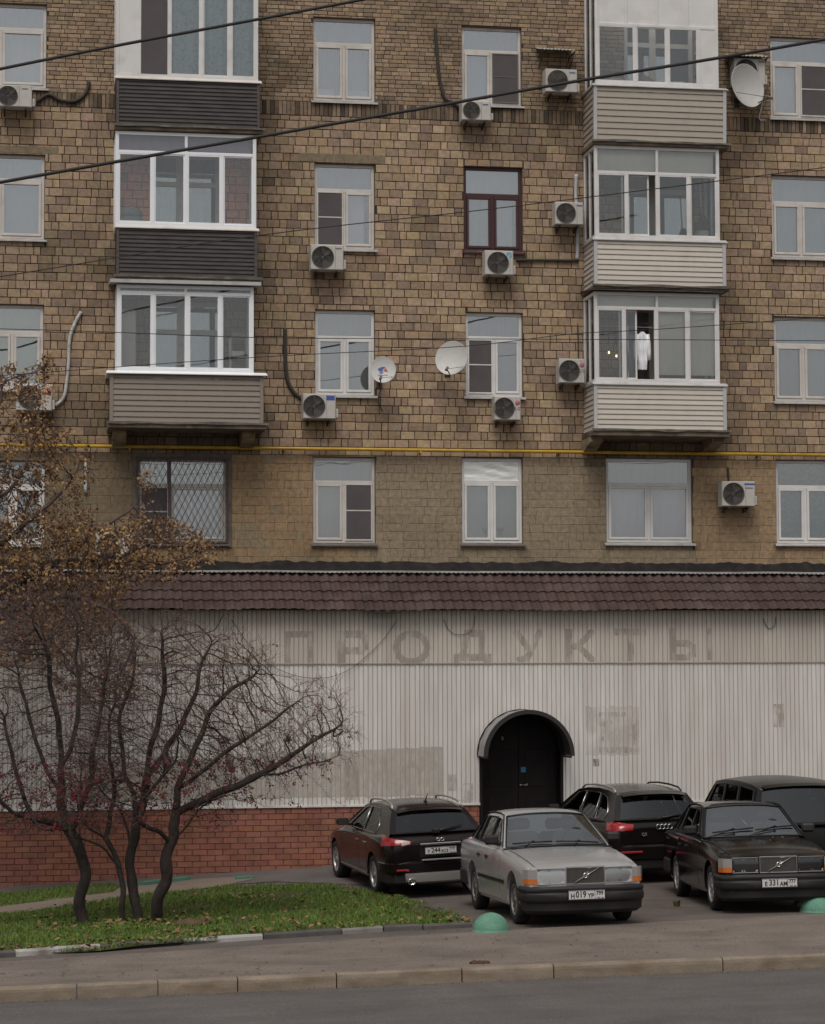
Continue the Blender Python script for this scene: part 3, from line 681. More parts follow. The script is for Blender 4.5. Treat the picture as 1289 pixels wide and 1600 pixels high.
xb = lerp(q['x0'], q['x1'], .9); mb = MB(); mb.tube([(xb-.02, -.6, q['zb']+.45), (xb-.06, -.6, q['ztr']-.02)], .014, 6); mb.build('handle', G['board_beige'], t)
mb = MB(); mb.prism([(-.04, .2), (.04, .2), (.12, 0), (.11, -.15), (-.11, -.15), (-.12, 0)], lambda a, b, d: (xb+a, d, q['zb']+.38+b), -.64, -.57); mb.build('head', mat('bristle', (.08, .05, .05), .9), t, fixn=True)
mb = MB(); mb.lathe([(0, 0), (.1, 0), (.13, .3), (.12, .3), (.1, .02)], 16, M=Matrix.Translation((xb, -.58, q['zb']-.05))); tag(mb.build('bucket', G['curtain_grey']), 'pale bucket under the broom on the middle right balcony', 'bucket')
q = B['r2']; xs_ = lerp(q['x0'], q['x1'], .385); zs_ = lerp(q['zb'], q['ztr'], .70)
t = thing('shirt', 'white shirt on a hanger in the open balcony sash', 'shirt', (xs_, -.78, zs_))
mb = MB()
out = [(-.06, 0), (-.2, -.06), (-.25, -.3), (-.27, -.62), (-.2, -.66), (-.17, -.4), (-.18, -.86), (.17, -.9), (.17, -.4), (.23, -.72), (.33, -.68), (.27, -.3), (.2, -.07), (.06, 0)]
def shirtf(a, b, d): return (xs_+.03+.52*a, -.78+d+.025*math.sin(a*38+b*5)*min(1, -b*3)+.01*math.sin(b*20), zs_+b*.86)
n = 14
def sf(u, v):
    zz = -v*.9
    wl = interp(v*.9, [0, .06, .3, .62, .9], [-.06, -.2, -.21, -.19, -.18]); wr = interp(v*.9, [0, .07, .3, .6, .9], [.06, .2, .19, .18, .18])
    return shirtf(lerp(wl, wr, u), zz, 0)
mb.grid(sf, [i/n for i in range(n+1)], [i/10 for i in range(11)])
mb.grid(lambda u, v: tuple(Vector(sf(u, v))+Vector((0, .07*math.sin(math.pi*min(max(u, 0), 1))+.002, 0))), [i/n for i in range(n+1)], [i/10 for i in range(11)])
mb.build('body', G['white_new'], t)
for sg in (-1, 1):
    b = MB(); b.tube([shirtf(sg*.19, -.06, .02), shirtf(sg*.25, -.3, .0), shirtf(sg*.27, -.5, .0), shirtf(sg*.28, -.68, .01)], [.05, .055, .05, .045], 8); b.build('sleeve', G['white_new'], t)
b = MB(); b.tube([(xs_-.14, -.75, zs_-.05), (xs_, -.75, zs_+.01), (xs_, -.75, zs_+.07), (xs_+.02, -.75, zs_+.09)], .006, 5); b.tube([(xs_, -.75, zs_+.01), (xs_+.14, -.75, zs_-.05)], .006, 5); b.build('hanger', G['cable'], t)
b = MB(); b.tube([(q['x0']+.08, -.75, zs_+.1), (q['x1']-.08, -.75, zs_+.09)], .006, 5); tag(b.build('clothes_line', G['foam']), 'thin clothes line across the lowest right balcony', 'line')
em = bpy.data.materials.new('bulb_glow'); em.use_nodes = True; pb = em.node_tree.nodes['Principled BSDF']; pb.inputs['Emission Color'].default_value = (1, .62, .25, 1); pb.inputs['Emission Strength'].default_value = 2.2
t = thing('pendant_lamp', 'two small warm bulbs lit inside the lowest right balcony', 'lamp', (lerp(q['x0'], q['x1'], .19), -.35, q['zt']))
for k, (f_, g_) in enumerate(((.165, .445), (.225, .40))):
    c = Vector((lerp(q['x0'], q['x1'], f_), -.4, lerp(q['zb'], q['ztr'], g_))); b = MB(); lump(b, c, .022, .022, .03, 1, 10, amp=0); b.build('bulb', em, t)
    b = MB(); b.tube([c+Vector((0, 0, .03)), Vector((c.x, c.y, q['zt']-.03))], .004, 4); b.build('cord', G['cable'], t)
mb = MB(); lump(mb, (q['x0']+.19, -.6, q['zb']+.09), .09, .09, .06, 2); tag(mb.build('green_basin', mat('lime_plastic', (.28, .45, .05), .4)), 'lime green basin in the left corner of the lowest right balcony', 'basin')

# ---- air conditioners
def text_mesh(txt, size, parent, m_, M, name='lettering', ext=.001, bold=0.0):
    c = bpy.data.curves.new('t', 'FONT'); c.body = txt; c.size = size; c.extrude = ext; c.align_x = 'CENTER'; c.align_y = 'CENTER'; c.offset = bold; c.resolution_u = 2
    o = bpy.data.objects.new('t', c); COL.objects.link(o); dg = bpy.context.evaluated_depsgraph_get()
    me = bpy.data.meshes.new_from_object(o.evaluated_get(dg)); bpy.data.objects.remove(o); bpy.data.curves.remove(c)
    me.transform(M); me.materials.clear(); me.materials.append(m_); ob = bpy.data.objects.new(name, me); COL.objects.link(ob)
    ob.parent = parent; ORG[ob.name] = ORG.get(parent.name, (0, 0, 0)); return ob
FRONT = Matrix.Rotation(math.pi/2, 4, 'X')     # text lying in xy turned to face -Y
def aircon(b, label, logo='line', fan=.36, side=True, dep=.30, style='ring', dx=0):
    px0, px1, py0, py1 = b; Y0 = -.12-dep
    x0, x1 = fx(px0, (py0+py1)/2, Y0), fx(px1, (py0+py1)/2, Y0); z0, z1 = fz((px0+px1)/2, py1, Y0), fz((px0+px1)/2, py0, Y0)
    if side: x1 -= .06
    W_, H_ = x1-x0, z1-z0
    t = thing('air_conditioner', label, 'air conditioner', (x0+W_/2, 0, z0), group='outdoor air conditioner units')
    xc = x0+W_*fan+dx; zc = (z0+z1)/2; R = min(H_*.44, W_*.4)
    # casing with a round opening in its front
    mb = MB(); n = 32
    circ = [(xc+R*math.cos(2*math.pi*k/n), zc+R*math.sin(2*math.pi*k/n)) for k in range(n)]
    be = .014
    outer = [(x0+be, z0+be), (x1-be, z0+be), (x1-be, z1-be), (x0+be, z1-be)]
    pts = outer+circ
    tri = tessellate_polygon([[Vector((a, c, 0)) for a, c in outer], [Vector((a, c, 0)) for a, c in circ]])
    mb.add([(a, Y0, c) for a, c in pts], [tuple(t_) for t_ in tri])
    edge = [(x0, z0), (x1, z0), (x1, z1), (x0, z1)]
    mb.add([(a, Y0, c) for a, c in outer]+[(a, Y0+be, c) for a, c in edge]+[(a, Y0+dep, c) for a, c in edge],
           [(i+o, (i+1) % 4+o, 4+(i+1) % 4+o, 4+i+o) for o in (0, 4) for i in range(4)]+[(8, 9, 10, 11)])
    mb.add([(a, Y0, c) for a, c in circ]+[(a, Y0+.07, c) for a, c in circ], [(i, (i+1) % n, n+(i+1) % n, n+i) for i in range(n)])
    if side: mb.bbox(x1-.002, x1+.06, Y0+.04, Y0+dep-.02, z0+.02, z0+H_*.42, .015)
    mb.build('casing', G['ac_white'], t, fixn=True)
    mb = MB(); mb.add([(xc, Y0+.085, zc)]+[(a, Y0+.075, c) for a, c in circ], [(0, 1+i, 1+(i+1) % n) for i in range(n)]); mb.build('recess', G['ac_dark'], t)
    mb = MB(); mb.lathe([(0, .0), (R*.2, .0), (R*.22, .03)], 12, M=Matrix.Translation((xc, Y0+.03, zc)) @ Matrix.Rotation(-math.pi/2, 4, 'X'))
    for k in range(3):
        q0 = 2*math.pi*k/3+.5
        mb.grid(lambda u, v: (xc+v*math.cos(q0+u*(.6+.6*v/R)), Y0+.04+.025*u, zc+v*math.sin(q0+u*(.6+.6*v/R))), [0, .33, .66, 1.0], [R*.2, R*.5, R*.72, R*.92])
    mb.build('fan', G['ac_fan'], t)
    mb = MB()
    for rr in (.99, .84, .68, .52, .36):
        nn = 24; rad = R*rr; mb.tube([(xc+rad*math.cos(2*math.pi*k/nn), Y0-.004, zc+rad*math.sin(2*math.pi*k/nn)) for k in range(nn+1)], .0045 if rr < .95 else .011, 4, cap=False)
    for k in range(8 if style == 'ring' else 4):
        q0 = 2*math.pi*k/8; mb.tube([(xc+R*.1*math.cos(q0), Y0-.004, zc+R*.1*math.sin(q0)), (xc+R*math.cos(q0), Y0-.004, zc+R*math.sin(q0))], .004, 4)
    if style == 'mesh':
        for k in range(-5, 6):
            w2 = math.sqrt(max(0, 1-(k/6)**2))*R
            mb.tube([(xc+R*k/6, Y0-.006, zc-w2), (xc+R*k/6, Y0-.006, zc+w2)], .0035, 4); mb.tube([(xc-w2, Y0-.006, zc+R*k/6), (xc+w2, Y0-.006, zc+R*k/6)], .0035, 4)
    mb.build('fan_grille', G['ac_grille'], t)
    for xx in (x0+W_*.2, x0+W_*.82):
        mb = MB(); mb.bbox(xx-.018, xx+.018, Y0+.01, 0, z0-.045, z0-.012, .004); mb.bbox(xx-.016, xx+.016, -.03, 0.0, z0-.11, z0-.046, .004)
        mb.tube([(xx, Y0+.06, z0-.04), (xx, -.01, z0-.1)], .012, 4); mb.build('bracket', G['iron'], t)
    xr = lerp(xc+R, x1, .5) if logo not in ('daikin',) else x1-.09
    T = lambda xx, zz: Matrix.Translation((xx, Y0-.002, zz)) @ FRONT
    if logo == 'LG':
        mb = MB(); mb.lathe([(0, .002), (.05, .002), (.052, 0)], 20, M=T(xr, z1-.13)); mb.build('badge', G['pink'], t); text_mesh('LG', .095, t, G['grey_print'], Matrix.Translation(-Vector(t.location)) @ T(xr, z1-.25), bold=.002)
    elif logo == 'flower':
        mb = MB()
        for k in range(5): q0 = 2*math.pi*k/5; mb.lathe([(0, .003), (.032, .003), (.034, 0)], 10, M=T(xr+.05*math.cos(q0), z1-.13+.05*math.sin(q0)))
        mb.build('badge', G['red'], t)
    elif logo == 'blue':
        mb = MB(); mb.box(xr-.085, xr+.085, Y0-.003, Y0+.001, z1-.13, z1-.035); mb.build('badge', G['blue'], t)
    elif logo == 'daikin':
        mb = MB(); mb.prism([(-.05, -.03), (.05, .05), (-.05, .05)], lambda a, c, d: (xr+a, d, z1-.09+c), Y0-.003, Y0+.001); mb.prism([(.0, -.05), (.055, -.05), (.055, .035)], lambda a, c, d: (xr+a, d, z1-.09+c), Y0-.003, Y0+.001); mb.build('badge', G['cyan'], t, fixn=True)
    elif logo == 'blueline':
        mb = MB(); mb.box(xr-.11, xr+.11, Y0-.003, Y0+.001, z1-.075, z1-.04); mb.build('badge', G['blue'], t); mb = MB(); mb.box(xr-.09, xr+.07, Y0-.003, Y0+.001, z1-.15, z1-.125); mb.build('badge', G['grey_print'], t)
    else:
        mb = MB(); mb.box(xr-.06, xr+.06, Y0-.003, Y0+.001, z1-.085, z1-.06); mb.build('badge', G['grey_print'] if logo != 'bluebit' else G['blue'], t)
    # seam of the service side
    mb = MB(); xx = min(xc+R+.03, x1-.05); mb.box(xx-.003, xx+.003, Y0-.0015, Y0+.002, z0+.02, z1-.02); mb.build('seam', G['ac_grille'], t)
    return t
aircon((-4, 55, 132, 166), 'grey air conditioner with diagonal crease below the top left corner window', 'line', .3)
aircon((721, 771, 157, 187), 'white air conditioner below the upper middle window with a dark screen', 'bluebit', .33)
aircon((852, 906, 107, 143), 'dirty air conditioner under the tin awning beside the top right balcony', 'bluebit', .38, style='mesh')
aircon((1147, 1200, 90, 131), 'air conditioner partly covered by the largest satellite dish', 'line', .38)
aircon((486, 542, 382, 421), 'air conditioner on the sill of the window with a left insect screen', 'line', .37)
aircon((757, 806, 391, 429), 'air conditioner with cyan badge under the dark red window', 'daikin', .46)
aircon((867, 911, 315, 350), 'air conditioner with long side pipe left of the middle right balcony', 'bluebit', .38, side=False)
aircon((873, 913, 560, 598), 'air conditioner with pink round badge at the left side of the open right balcony', 'LG', .40, side=False)
aircon((772, 813, 619, 656), 'air conditioner with pink round badge below the window with violet blinds', 'LG', .37, side=False)
aircon((474, 530, 615, 654), 'air conditioner with blue badge and black hose below a net curtained window', 'blue', .34)
aircon((25, 86, 600, 641), 'air conditioner with red flower badge partly behind brown leaves', 'flower', .38)
aircon((1128, 1184, 752, 791), 'air conditioner on the ground floor wall under the yellow pipe', 'blueline', .35)
aircon((150, 208, 832, 870), 'air conditioner low on the wall behind the brown leafed tree', 'line', .37)

# awnings over two units
def awning(px0, px1, py, label):
    xa, xb = fx(px0, py, -.5), fx(px1, py, -.5); z = fz((px0+px1)/2, py, -.5)
    t = thing('awning', label, 'awning', ((xa+xb)/2, 0, z), group='small tin awnings over air conditioners')
    mb = MB(); n = 34
    mb.grid(lambda u, v: (lerp(xa, xb, u), -.55*v, z+.16*(1-v)-.02+.012*math.sin(u*62)), [k/n*1.0 for k in range(n+1)], [0, .5, 1.0])
    mb.grid(lambda u, v: (lerp(xa, xb, u), -.55*v, z+.16*(1-v)-.024+.012*math.sin(u*62)), [k/n*1.0 for k in range(n+1)], [0, .5, 1.0])
    mb.build('tin_sheet', G['tin'], t)
    for xx in (xa+.05, xb-.05):
        b = MB(); b.bbox(xx-.012, xx+.012, -.52, 0, z-.06, z-.035, .003); b.tube([(xx, -.5, z-.04), (xx, -.01, z-.3)], .01, 4); b.build('bracket', G['iron'], t)
awning(845, 901, 76, 'small tin awning over the unit left of the top right balcony')
awning(1142, 1202, 86, 'small tin awning over the unit behind the big dish')

# satellite dishes
def dish(c, r, az, el, label, feed, logo=False, asp=1.08):
    cx_, cz_ = fp(c[0], c[1], -.55); C = Vector((cx_, -.55, cz_))
    t = thing('satellite_dish', label, 'satellite dish', C, group='satellite dishes')
    zax = Vector((math.sin(az)*math.cos(el), -math.cos(az)*math.cos(el), math.sin(el))); xax = Vector((0, 0, 1)).cross(zax).normalized(); yax = zax.cross(xax)
    M = Matrix((xax, yax, zax)).transposed().to_4x4(); M.translation = C
    A = Matrix.Diagonal((1, asp, 1, 1))
    mb = MB(); prof = [(r*k/8, .22*r*((k/8)**2)) for k in range(9)]
    prof2 = prof+[(r*1.02, .22*r+.004), (r*1.02, .22*r-.014)]+[(r*k/8, .22*r*((k/8)**2)-.012) for k in range(8, -1, -1)]
    mb.lathe(prof2, 36, M=M @ A); mb.build('reflector', G['dish'], t)
    fe = M @ Vector((r*feed[0], r*feed[1], r*.95)); base = M @ Vector((r*feed[0]*.98, r*asp*feed[1]*.98, .18*r))
    mb = MB(); mb.tube([base, fe], .012, 5); mb.tube([M @ Vector((r*.75*(1 if feed[0] < .3 else -1), r*feed[1]*.6, .2*r)), fe], .006, 4); mb.build('feed_arm', G['iron'], t)
    d = (M @ Vector((0, 0, 0))-fe).normalized(); mb = MB(); mb.tube([fe-d*.05, fe+d*.07], .028, 8); mb.build('receiver', G['ac_grille'], t)
    mb = MB(); mb.tube([M @ Vector((0, 0, -.01)), M @ Vector((0, 0, -.12)), Vector((C.x+.0, -.2, C.z-.15)), Vector((C.x, 0, C.z-.2))], .02, 6); mb.bbox(C.x-.06, C.x+.06, -.015, 0, C.z-.3, C.z-.1, .004); mb.build('mount', G['iron'], t)
    if logo:
        off = lambda px_, py_: M @ Vector((px_*r, py_*r, .22*r*(px_**2+py_**2)+.006))
        for (mname, pts) in (('red', [(.0, -.02), (.42, -.1), (.2, .22), (.1, .05)]), ('blue', [(-.42, .12), (-.1, .3), (.22, .3), (.0, .12), (-.05, -.08), (-.3, -.05)]), ('blue', [(-.3, -.16), (.05, -.12), (-.05, -.24), (-.25, -.25)])):
            b = MB(); b.add([off(*p_) for p_ in pts], [tuple(range(len(pts)))]); b.build('printed_emblem', G[mname], t)
        b = MB()
        for k in range(9): b.add([off(-.4+.09*k, -.36), off(-.34+.09*k, -.36), off(-.34+.09*k, -.45), off(-.4+.09*k, -.45)], [(0, 1, 2, 3)])
        b.build('lettering', G['grey_print'], t)
    return t
dish((1163, 135), .455, math.radians(27), math.radians(6), 'large grey satellite dish beside the top right balcony', (.62, -.72), asp=1.0)
dish((599, 579), .255, math.radians(-8), math.radians(14), 'small satellite dish with blue and red emblem at a window corner', (-.2, -.98), True)
dish((706, 561), .33, math.radians(-25), math.radians(14), 'plain grey satellite dish left of the violet blind window', (-.05, -1.0))

# gas pipe, wall hoses, plastic pipe
t = thing('gas_pipe', 'yellow gas pipe running along the wall above the ground floor windows', 'pipe', (8, 0, fz(644, 703)))
zg = fz(644, 703.5); mb = MB(); mb.tube([(fx(-60, 699, -.12), -.12, zg), (fx(560, 703, -.12), -.12, zg-.005), (WX1, -.12, zg-.01)], .036, 10); mb.build('pipe', G['yellow'], t)
for px in (60, 203, 443, 656, 873, 1183):
    xx = fx(px, 705, -.1); mb = MB(); mb.bbox(xx-.02, xx+.02, -.17, 0, zg-.075, zg-.045, .004); mb.bbox(xx-.025, xx+.025, -.16, -.08, zg-.05, zg-.036, .003); mb.build('bracket', G['yellow'] if px in (203, 656) else G['iron'], t)
def hose(pts, r, m_, label, Y=-.04, name='wall_hose', cat='hose', group='hoses along the brick wall'):
    pp = [P(a, b, Y) for a, b in pts]
    # smooth
    q = []
    for i in range(len(pp)-1):
        p0, p1, p2, p3 = pp[max(i-1, 0)], pp[i], pp[i+1], pp[min(i+2, len(pp)-1)]
        for k in range(5):
            s = k/5; q.append(.5*((2*p1)+(-p0+p2)*s+(2*p0-5*p1+4*p2-p3)*s*s+(-p0+3*p1-3*p2+p3)*s**3))
    q.append(pp[-1]); mb = MB(); mb.tube(q, r, 7); return tag(mb.build(name, G[m_]), label, cat, group)
hose([(127, 487), (117, 505), (109, 530), (107, 570), (104, 600), (99, 622), (86, 634)], .035, 'foam', 'grey wrapped hose from a wall hole to the unit with a flower badge')
hose([(446, 513), (446, 550), (449, 590), (459, 612), (475, 625)], .04, 'hose_dark', 'black hose curving down to the unit with a blue badge')
hose([(679, 42), (682, 80), (686, 120), (694, 152), (708, 160), (722, 172)], .033, 'hose_dark', 'black hose hanging down to the unit below the upper middle window')
hose([(140, 127), (134, 145), (118, 157), (95, 156), (76, 147), (58, 158)], .035, 'hose_dark', 'sagging dark hose at the top left corner window')
hose([(806, 406), (840, 406), (902, 407)], .028, 'hose_dark', 'dark pipe running sideways from the unit with a cyan badge')
hose([(900, 272), (899, 300), (900, 318)], .04, 'trim_grey', 'short grey duct above the unit left of the middle balcony', name='duct', cat='duct')
hose([(902, 350), (902, 380), (901, 405)], .04, 'trim_grey', 'short grey duct below the unit left of the middle balcony', name='duct', cat='duct')
hose([(902, 505), (903, 540), (903, 562)], .012, 'hose_dark', 'thin cable dropping to the unit beside the open balcony')
hose([(1137, 730), (1138, 745), (1139, 756)], .02, 'hose_dark', 'short hose above the ground floor unit')
hose([(1191, 148), (1190, 165), (1186, 185), (1196, 187)], .012, 'foam', 'loose white cable hanging below the largest dish', name='dish_cable', cat='cable')
hose([(597, 585), (596, 605), (592, 625), (598, 642)], .012, 'hose_dark', 'thin cable under the dish with an emblem', name='dish_cable', cat='cable')
hose([(134, 722), (134, 770)], .035, 'foam', 'peeling white plastic pipe on the wall behind the leafed tree', name='drain_pipe', cat='pipe')
# ================================================================== shop annex
AY = -3.2                                      # its front wall plane
shop = thing('shop_building', 'white ribbed metal shop front with maroon tile roof and red brick base', 'building', (8, AY, 0))
G['rib_white'] = mat('siding_white', (.64, .605, .575), .55, var=.07, vscale=1.2, var2=.07, v2scale=9, stretch=(1, 1, .12), dirt=(.42, .36, .30), dscale=2.6, damt=.5, bump=.004, bscale=3, tint=True)
G['rib_band'] = mat('siding_band', (.54, .49, .43), .6, var=.08, vscale=1.4, var2=.08, v2scale=9, stretch=(1, 1, .12), bump=.004, bscale=3, dirt=(.36, .30, .24), dscale=2.0, damt=.5, tint=True)
G['groove'] = mat('siding_groove', (.40, .355, .315), .8)
G['steel_dark'] = mat('door_dark_steel', (.0075, .0045, .004), .6, spec=.25, var=.2, dirt=(.018, .013, .012), dscale=5, damt=.4)
G['tile'] = mat('roof_maroon', (.062, .037, .031), .55, var=.22, vscale=2.5, var2=.12, v2scale=25, stretch=(1, 1, .5), dirt=(.16, .12, .11), dscale=1.8, damt=.35, tint=True)
G['rust_brick'] = mat('red_brick_paint', (1, 1, 1), .8, tint=True, var=.18, vscale=5, var2=.1, v2scale=50, bump=.003)
Z_BASE, Z_MID, Z_EAVE = fz(600, 1258, AY), fz(800, 1037, AY), fz(700, 957, AY)
Z_RT = fz(700, 898, AY+.9)
DX0, DX1 = fx(749, 1200, AY), fx(879, 1200, AY); DXC, DR = (DX0+DX1)/2, (DX1-DX0)/2; Z_SPR = fz(814, 1180, AY)
SX0, SX1 = -5.0, 21.5
def door_top(x):
    if not DX0 < x < DX1: return None
    return Z_SPR+math.sqrt(max(0, DR**2-(x-DXC)**2))
PIT = .0872
ribs = []                                      # (x0, x1) flats
x = SX0
while x < SX1: ribs.append((x+.004, x+PIT-.004)); x += PIT
def rib_panel(ix, z0, z1, m_, name, dy):
    mb = MB(); tt = RND.uniform(.96, 1.04)
    for (a, b) in ribs[ix:ix+14]:
        t = tt*RND.uniform(.97, 1.03); n = 6 if door_top((a+b)/2) and z0 < 3 else 1
        for k in range(n):
            xa, xb = lerp(a, b, k/n), lerp(a, b, (k+1)/n); zl = z0
            dt = door_top((xa+xb)/2) if z0 < 2 else None
            if dt is not None: zl = dt
            y0, y1 = AY-.012+dy, AY+.004+dy
            xa2, xb2 = (xa+.006 if k == 0 else xa), (xb-.006 if k == n-1 else xb)
            mb.add([(xa2, y0, zl), (xb2, y0, zl), (xb2, y0, z1), (xa2, y0, z1)], [(0, 1, 2, 3)], 0, (t, t, t))
            if k == 0: mb.add([(xa, y1, zl), (xa2, y0, zl), (xa2, y0, z1), (xa, y1, z1)], [(0, 1, 2, 3)], 0, (t*.93,)*3)
            if k == n-1: mb.add([(xb2, y0, zl), (xb, y1, zl), (xb, y1, z1), (xb2, y0, z1)], [(0, 1, 2, 3)], 0, (t*.93,)*3)
            mb.add([(xa2, y0, zl), (xa2, y1, zl), (xb2, y1, zl), (xb2, y0, zl)], [(0, 1, 2, 3)], 0, (t, t, t))
            mb.add([(xa2, y0, z1), (xb2, y0, z1), (xb2, y1, z1), (xa2, y1, z1)], [(0, 1, 2, 3)], 0, (t, t, t))
        xb3 = b+PIT-(b-a)
        dt = door_top((b+xb3)/2) if z0 < 2 else None
        zl = dt if dt is not None else z0
        mb.add([(b, AY+.0035+dy, zl), (xb3, AY+.0035+dy, zl), (xb3, AY+.0035+dy, z1), (b, AY+.0035+dy, z1)], [(0, 1, 2, 3)], 1)
    return mb.build(name, [m_, G['groove']], shop)
for i in range(0, len(ribs), 14):
    rib_panel(i, Z_BASE, Z_MID, G['rib_white'], 'siding_panel', RND.uniform(-.002, .002))
    rib_panel(i, Z_MID+.012, Z_EAVE+.04, G['rib_band'], 'sign_band_panel', -.014)
# body behind the siding (with the door recess), flat roof
mb = MB()
mb.box(SX0, DX0-.01, AY+.012, -.05, -1.2, Z_EAVE+.02, 0); mb.box(DX1+.01, SX1, AY+.012, -.05, -1.2, Z_EAVE+.02, 0); mb.box(SX0+.001, SX1-.001, AY+1.0, -.052, Z_EAVE+.021, Z_RT-.12, 0)
mb.box(DX0-.0101, DX1+.0101, AY+.55, -.051, -1.2, Z_EAVE+.019, 0); mb.box(DX0-.0101, DX1+.0101, AY+.013, AY+.549, Z_SPR+DR+.03, Z_EAVE+.018, 0)
arc = [(DXC+DR*math.cos(math.pi*k/24), Z_SPR+DR*math.sin(math.pi*k/24)) for k in range(25)]
top_ = [(DX1+.01, Z_SPR+DR+.03), (DX0-.01, Z_SPR+DR+.03)]
mb.prism(arc+[(DX0-.01, Z_SPR), (DX0-.01, Z_SPR+DR+.03), (DX1+.01, Z_SPR+DR+.03), (DX1+.01, Z_SPR)], lambda a, c, d: (a, d, c), AY+.013, AY+.5)
mb.build('wall', G['groove'], shop)
mb = MB(); mb.box(SX0-.1, SX1+.1, AY+1.0, -.03, Z_RT-.1195, Z_RT-.06); mb.build('flat_roof', mat('roof_felt', (.05, .045, .042), .9, var=.3), shop)
# joint flashing between the band and the lower sheets, base trim
mb = MB(); mb.bbox(SX0, SX1, AY-.034, AY-.0285, Z_MID-.006, Z_MID+.016, .002); mb.build('joint_strip', mat('strip_beige', (.33, .29, .25), .7, dirt=(.15, .12, .1), dscale=3, damt=.6), shop)
mb = MB(); mb.bbox(SX0, DX0, AY-.034, AY-.016, Z_BASE-.03, Z_BASE+.012, .003); mb.bbox(DX1, SX1, AY-.034, AY-.016, Z_BASE-.03, Z_BASE+.012, .003); mb.build('base_trim', G['rib_white'], shop)
# soffit under the eaves
mb = MB(); mb.box(SX0, SX1, AY-.22, AY+.02, Z_EAVE+.045, Z_EAVE+.05); mb.build('soffit', G['iron'], shop)

# painted-over patches and ghost letters: only on the flats of the ribs
def on_ribs(inside, x0, x1, z0, z1, y, m_, name, sub=4, nz_=60, mb=None):
    own = mb is None; mb = mb or MB()
    for (a, b) in ribs:
        if b < x0 or a > x1: continue
        for k in range(sub):
            xa, xb = lerp(a+.006, b-.006, k/sub), lerp(a+.006, b-.006, (k+1)/sub); xm = (xa+xb)/2
            run = None
            for j in range(nz_+1):
                zz = lerp(z0, z1, j/nz_); ins = j < nz_ and inside(xm, zz+(z1-z0)/nz_/2)
                if ins and run is None: run = zz
                if not ins and run is not None:
                    mb.add([(xa, y, run), (xb, y, run), (xb, y, zz), (xa, y, zz)], [(0, 1, 2, 3)]); run = None
    if own and mb.f: return mb.build(name, m_, shop)
def rectpatch(px0, px1, py0, py1, m_, y=AY-.0165, jag=.02, name='paint_patch', py0b=None, py1b=None):
    x0, x1 = fx(px0, py0, AY), fx(px1, py0, AY)
    zt0, zt1 = fz(px0, py0, AY), fz(px1, py0b or py0, AY); zb0, zb1 = fz(px0, py1, AY), fz(px1, py1b or py1, AY)
    def ins(x, z):
        if not x0 < x < x1: return False
        t = (x-x0)/(x1-x0); e = jag*noise.noise(Vector((x*6, z*6, 3)))
        return lerp(zb0, zb1, t)+e < z < lerp(zt0, zt1, t)+e
    on_ribs(ins, x0, x1, min(zb0, zb1)-.05, max(zt0, zt1)+.05, y, m_, name, 2, 50)
patch_m = worn_mat('beige_patch_paint', (.48, .44, .38), .7, 5)
pale_m = worn_mat('tan_patch_paint', (.54, .50, .44), .24, 4)
rectpatch(120, 690, 1196, 1254, patch_m, py0b=1166, py1b=1243)
rectpatch(914, 998, 1104, 1180, pale_m)
stain_m = worn_mat('glue_stain', (.44, .39, .32), .28, 14)
for b in ((934, 976, 1113, 1121), (934, 944, 1128, 1135), (936, 998, 1168, 1176), (989, 996, 1132, 1165), (938, 942, 1150, 1158)): rectpatch(*b, stain_m, AY-.0175, name='glue_stain')
for b in ((923, 936, 1186, 1198),): rectpatch(*b, worn_mat('old_sticker', (.25, .21, .2), .55, 22), AY-.0175, name='old_sticker')
for b in ((1208, 1224, 1100, 1136), (700, 712, 1210, 1236), (720, 738, 1225, 1256), (540, 560, 1190, 1250)): rectpatch(*b, stain_m, AY-.0175, name='stain')
letter_m = worn_mat('letter_ghost', (.37, .325, .29), .42, 7)
def strokes(segs, w_):
    def ins(x, z):
        for (ax, az), (bx, bz) in segs:
            dx, dz = bx-ax, bz-az; L2 = dx*dx+dz*dz; t = max(0, min(1, ((x-ax)*dx+(z-az)*dz)/L2)) if L2 else 0
            if abs(dx) < 1e-6 or abs(dz) < 1e-6:
                if abs(x-ax-t*dx) < w_/2 and abs(z-az-t*dz) < w_/2: return True
            elif (x-ax-t*dx)**2+(z-az-t*dz)**2 < (w_/2)**2: return True
        return False
    return ins
ov = [(0.5+.5*math.cos(2*math.pi*k/20), .5+.5*math.sin(2*math.pi*k/20)) for k in range(21)]
LET = [ # px range, strokes in the unit square (x right, z up)
 ((450, 486), [((0, 0), (0, 1)), ((1, 0), (1, 1)), ((0, 1), (1, 1))]),
 ((533, 572), [((0, 0), (0, 1)), ((0, 1), (.75, 1)), ((0, .42), (.75, .42)), ((.75, 1), (1, .85)), ((1, .85), (1, .57)), ((1, .57), (.75, .42))]),
 ((619, 666), list(zip(ov[:-1], ov[1:]))),
 ((712, 761), [((0, -.06), (0, .12)), ((1, -.06), (1, .12)), ((0, .12), (1, .12)), ((.18, .12), (.34, 1)), ((.34, 1), (.8, 1)), ((.82, .12), (.82, 1))]),
 ((806, 842), [((0, 1), (.5, .45)), ((1, 1), (.45, .05)), ((.45, .05), (.15, .02))]),
 ((888, 923), [((0, 0), (0, 1)), ((0, .45), (.45, .5)), ((.4, .5), (1, 1)), ((.4, .5), (1, 0))]),
 ((964, 1004), [((0, 1), (1, 1)), ((.5, 0), (.5, 1))]),
 ((1050, 1108), [((0, 0), (0, 1)), ((0, .55), (.38, .55)), ((0, 0), (.38, 0)), ((.38, .55), (.55, .4)), ((.55, .4), (.55, .15)), ((.55, .15), (.38, 0)), ((1, 0), (1, 1))]),
]
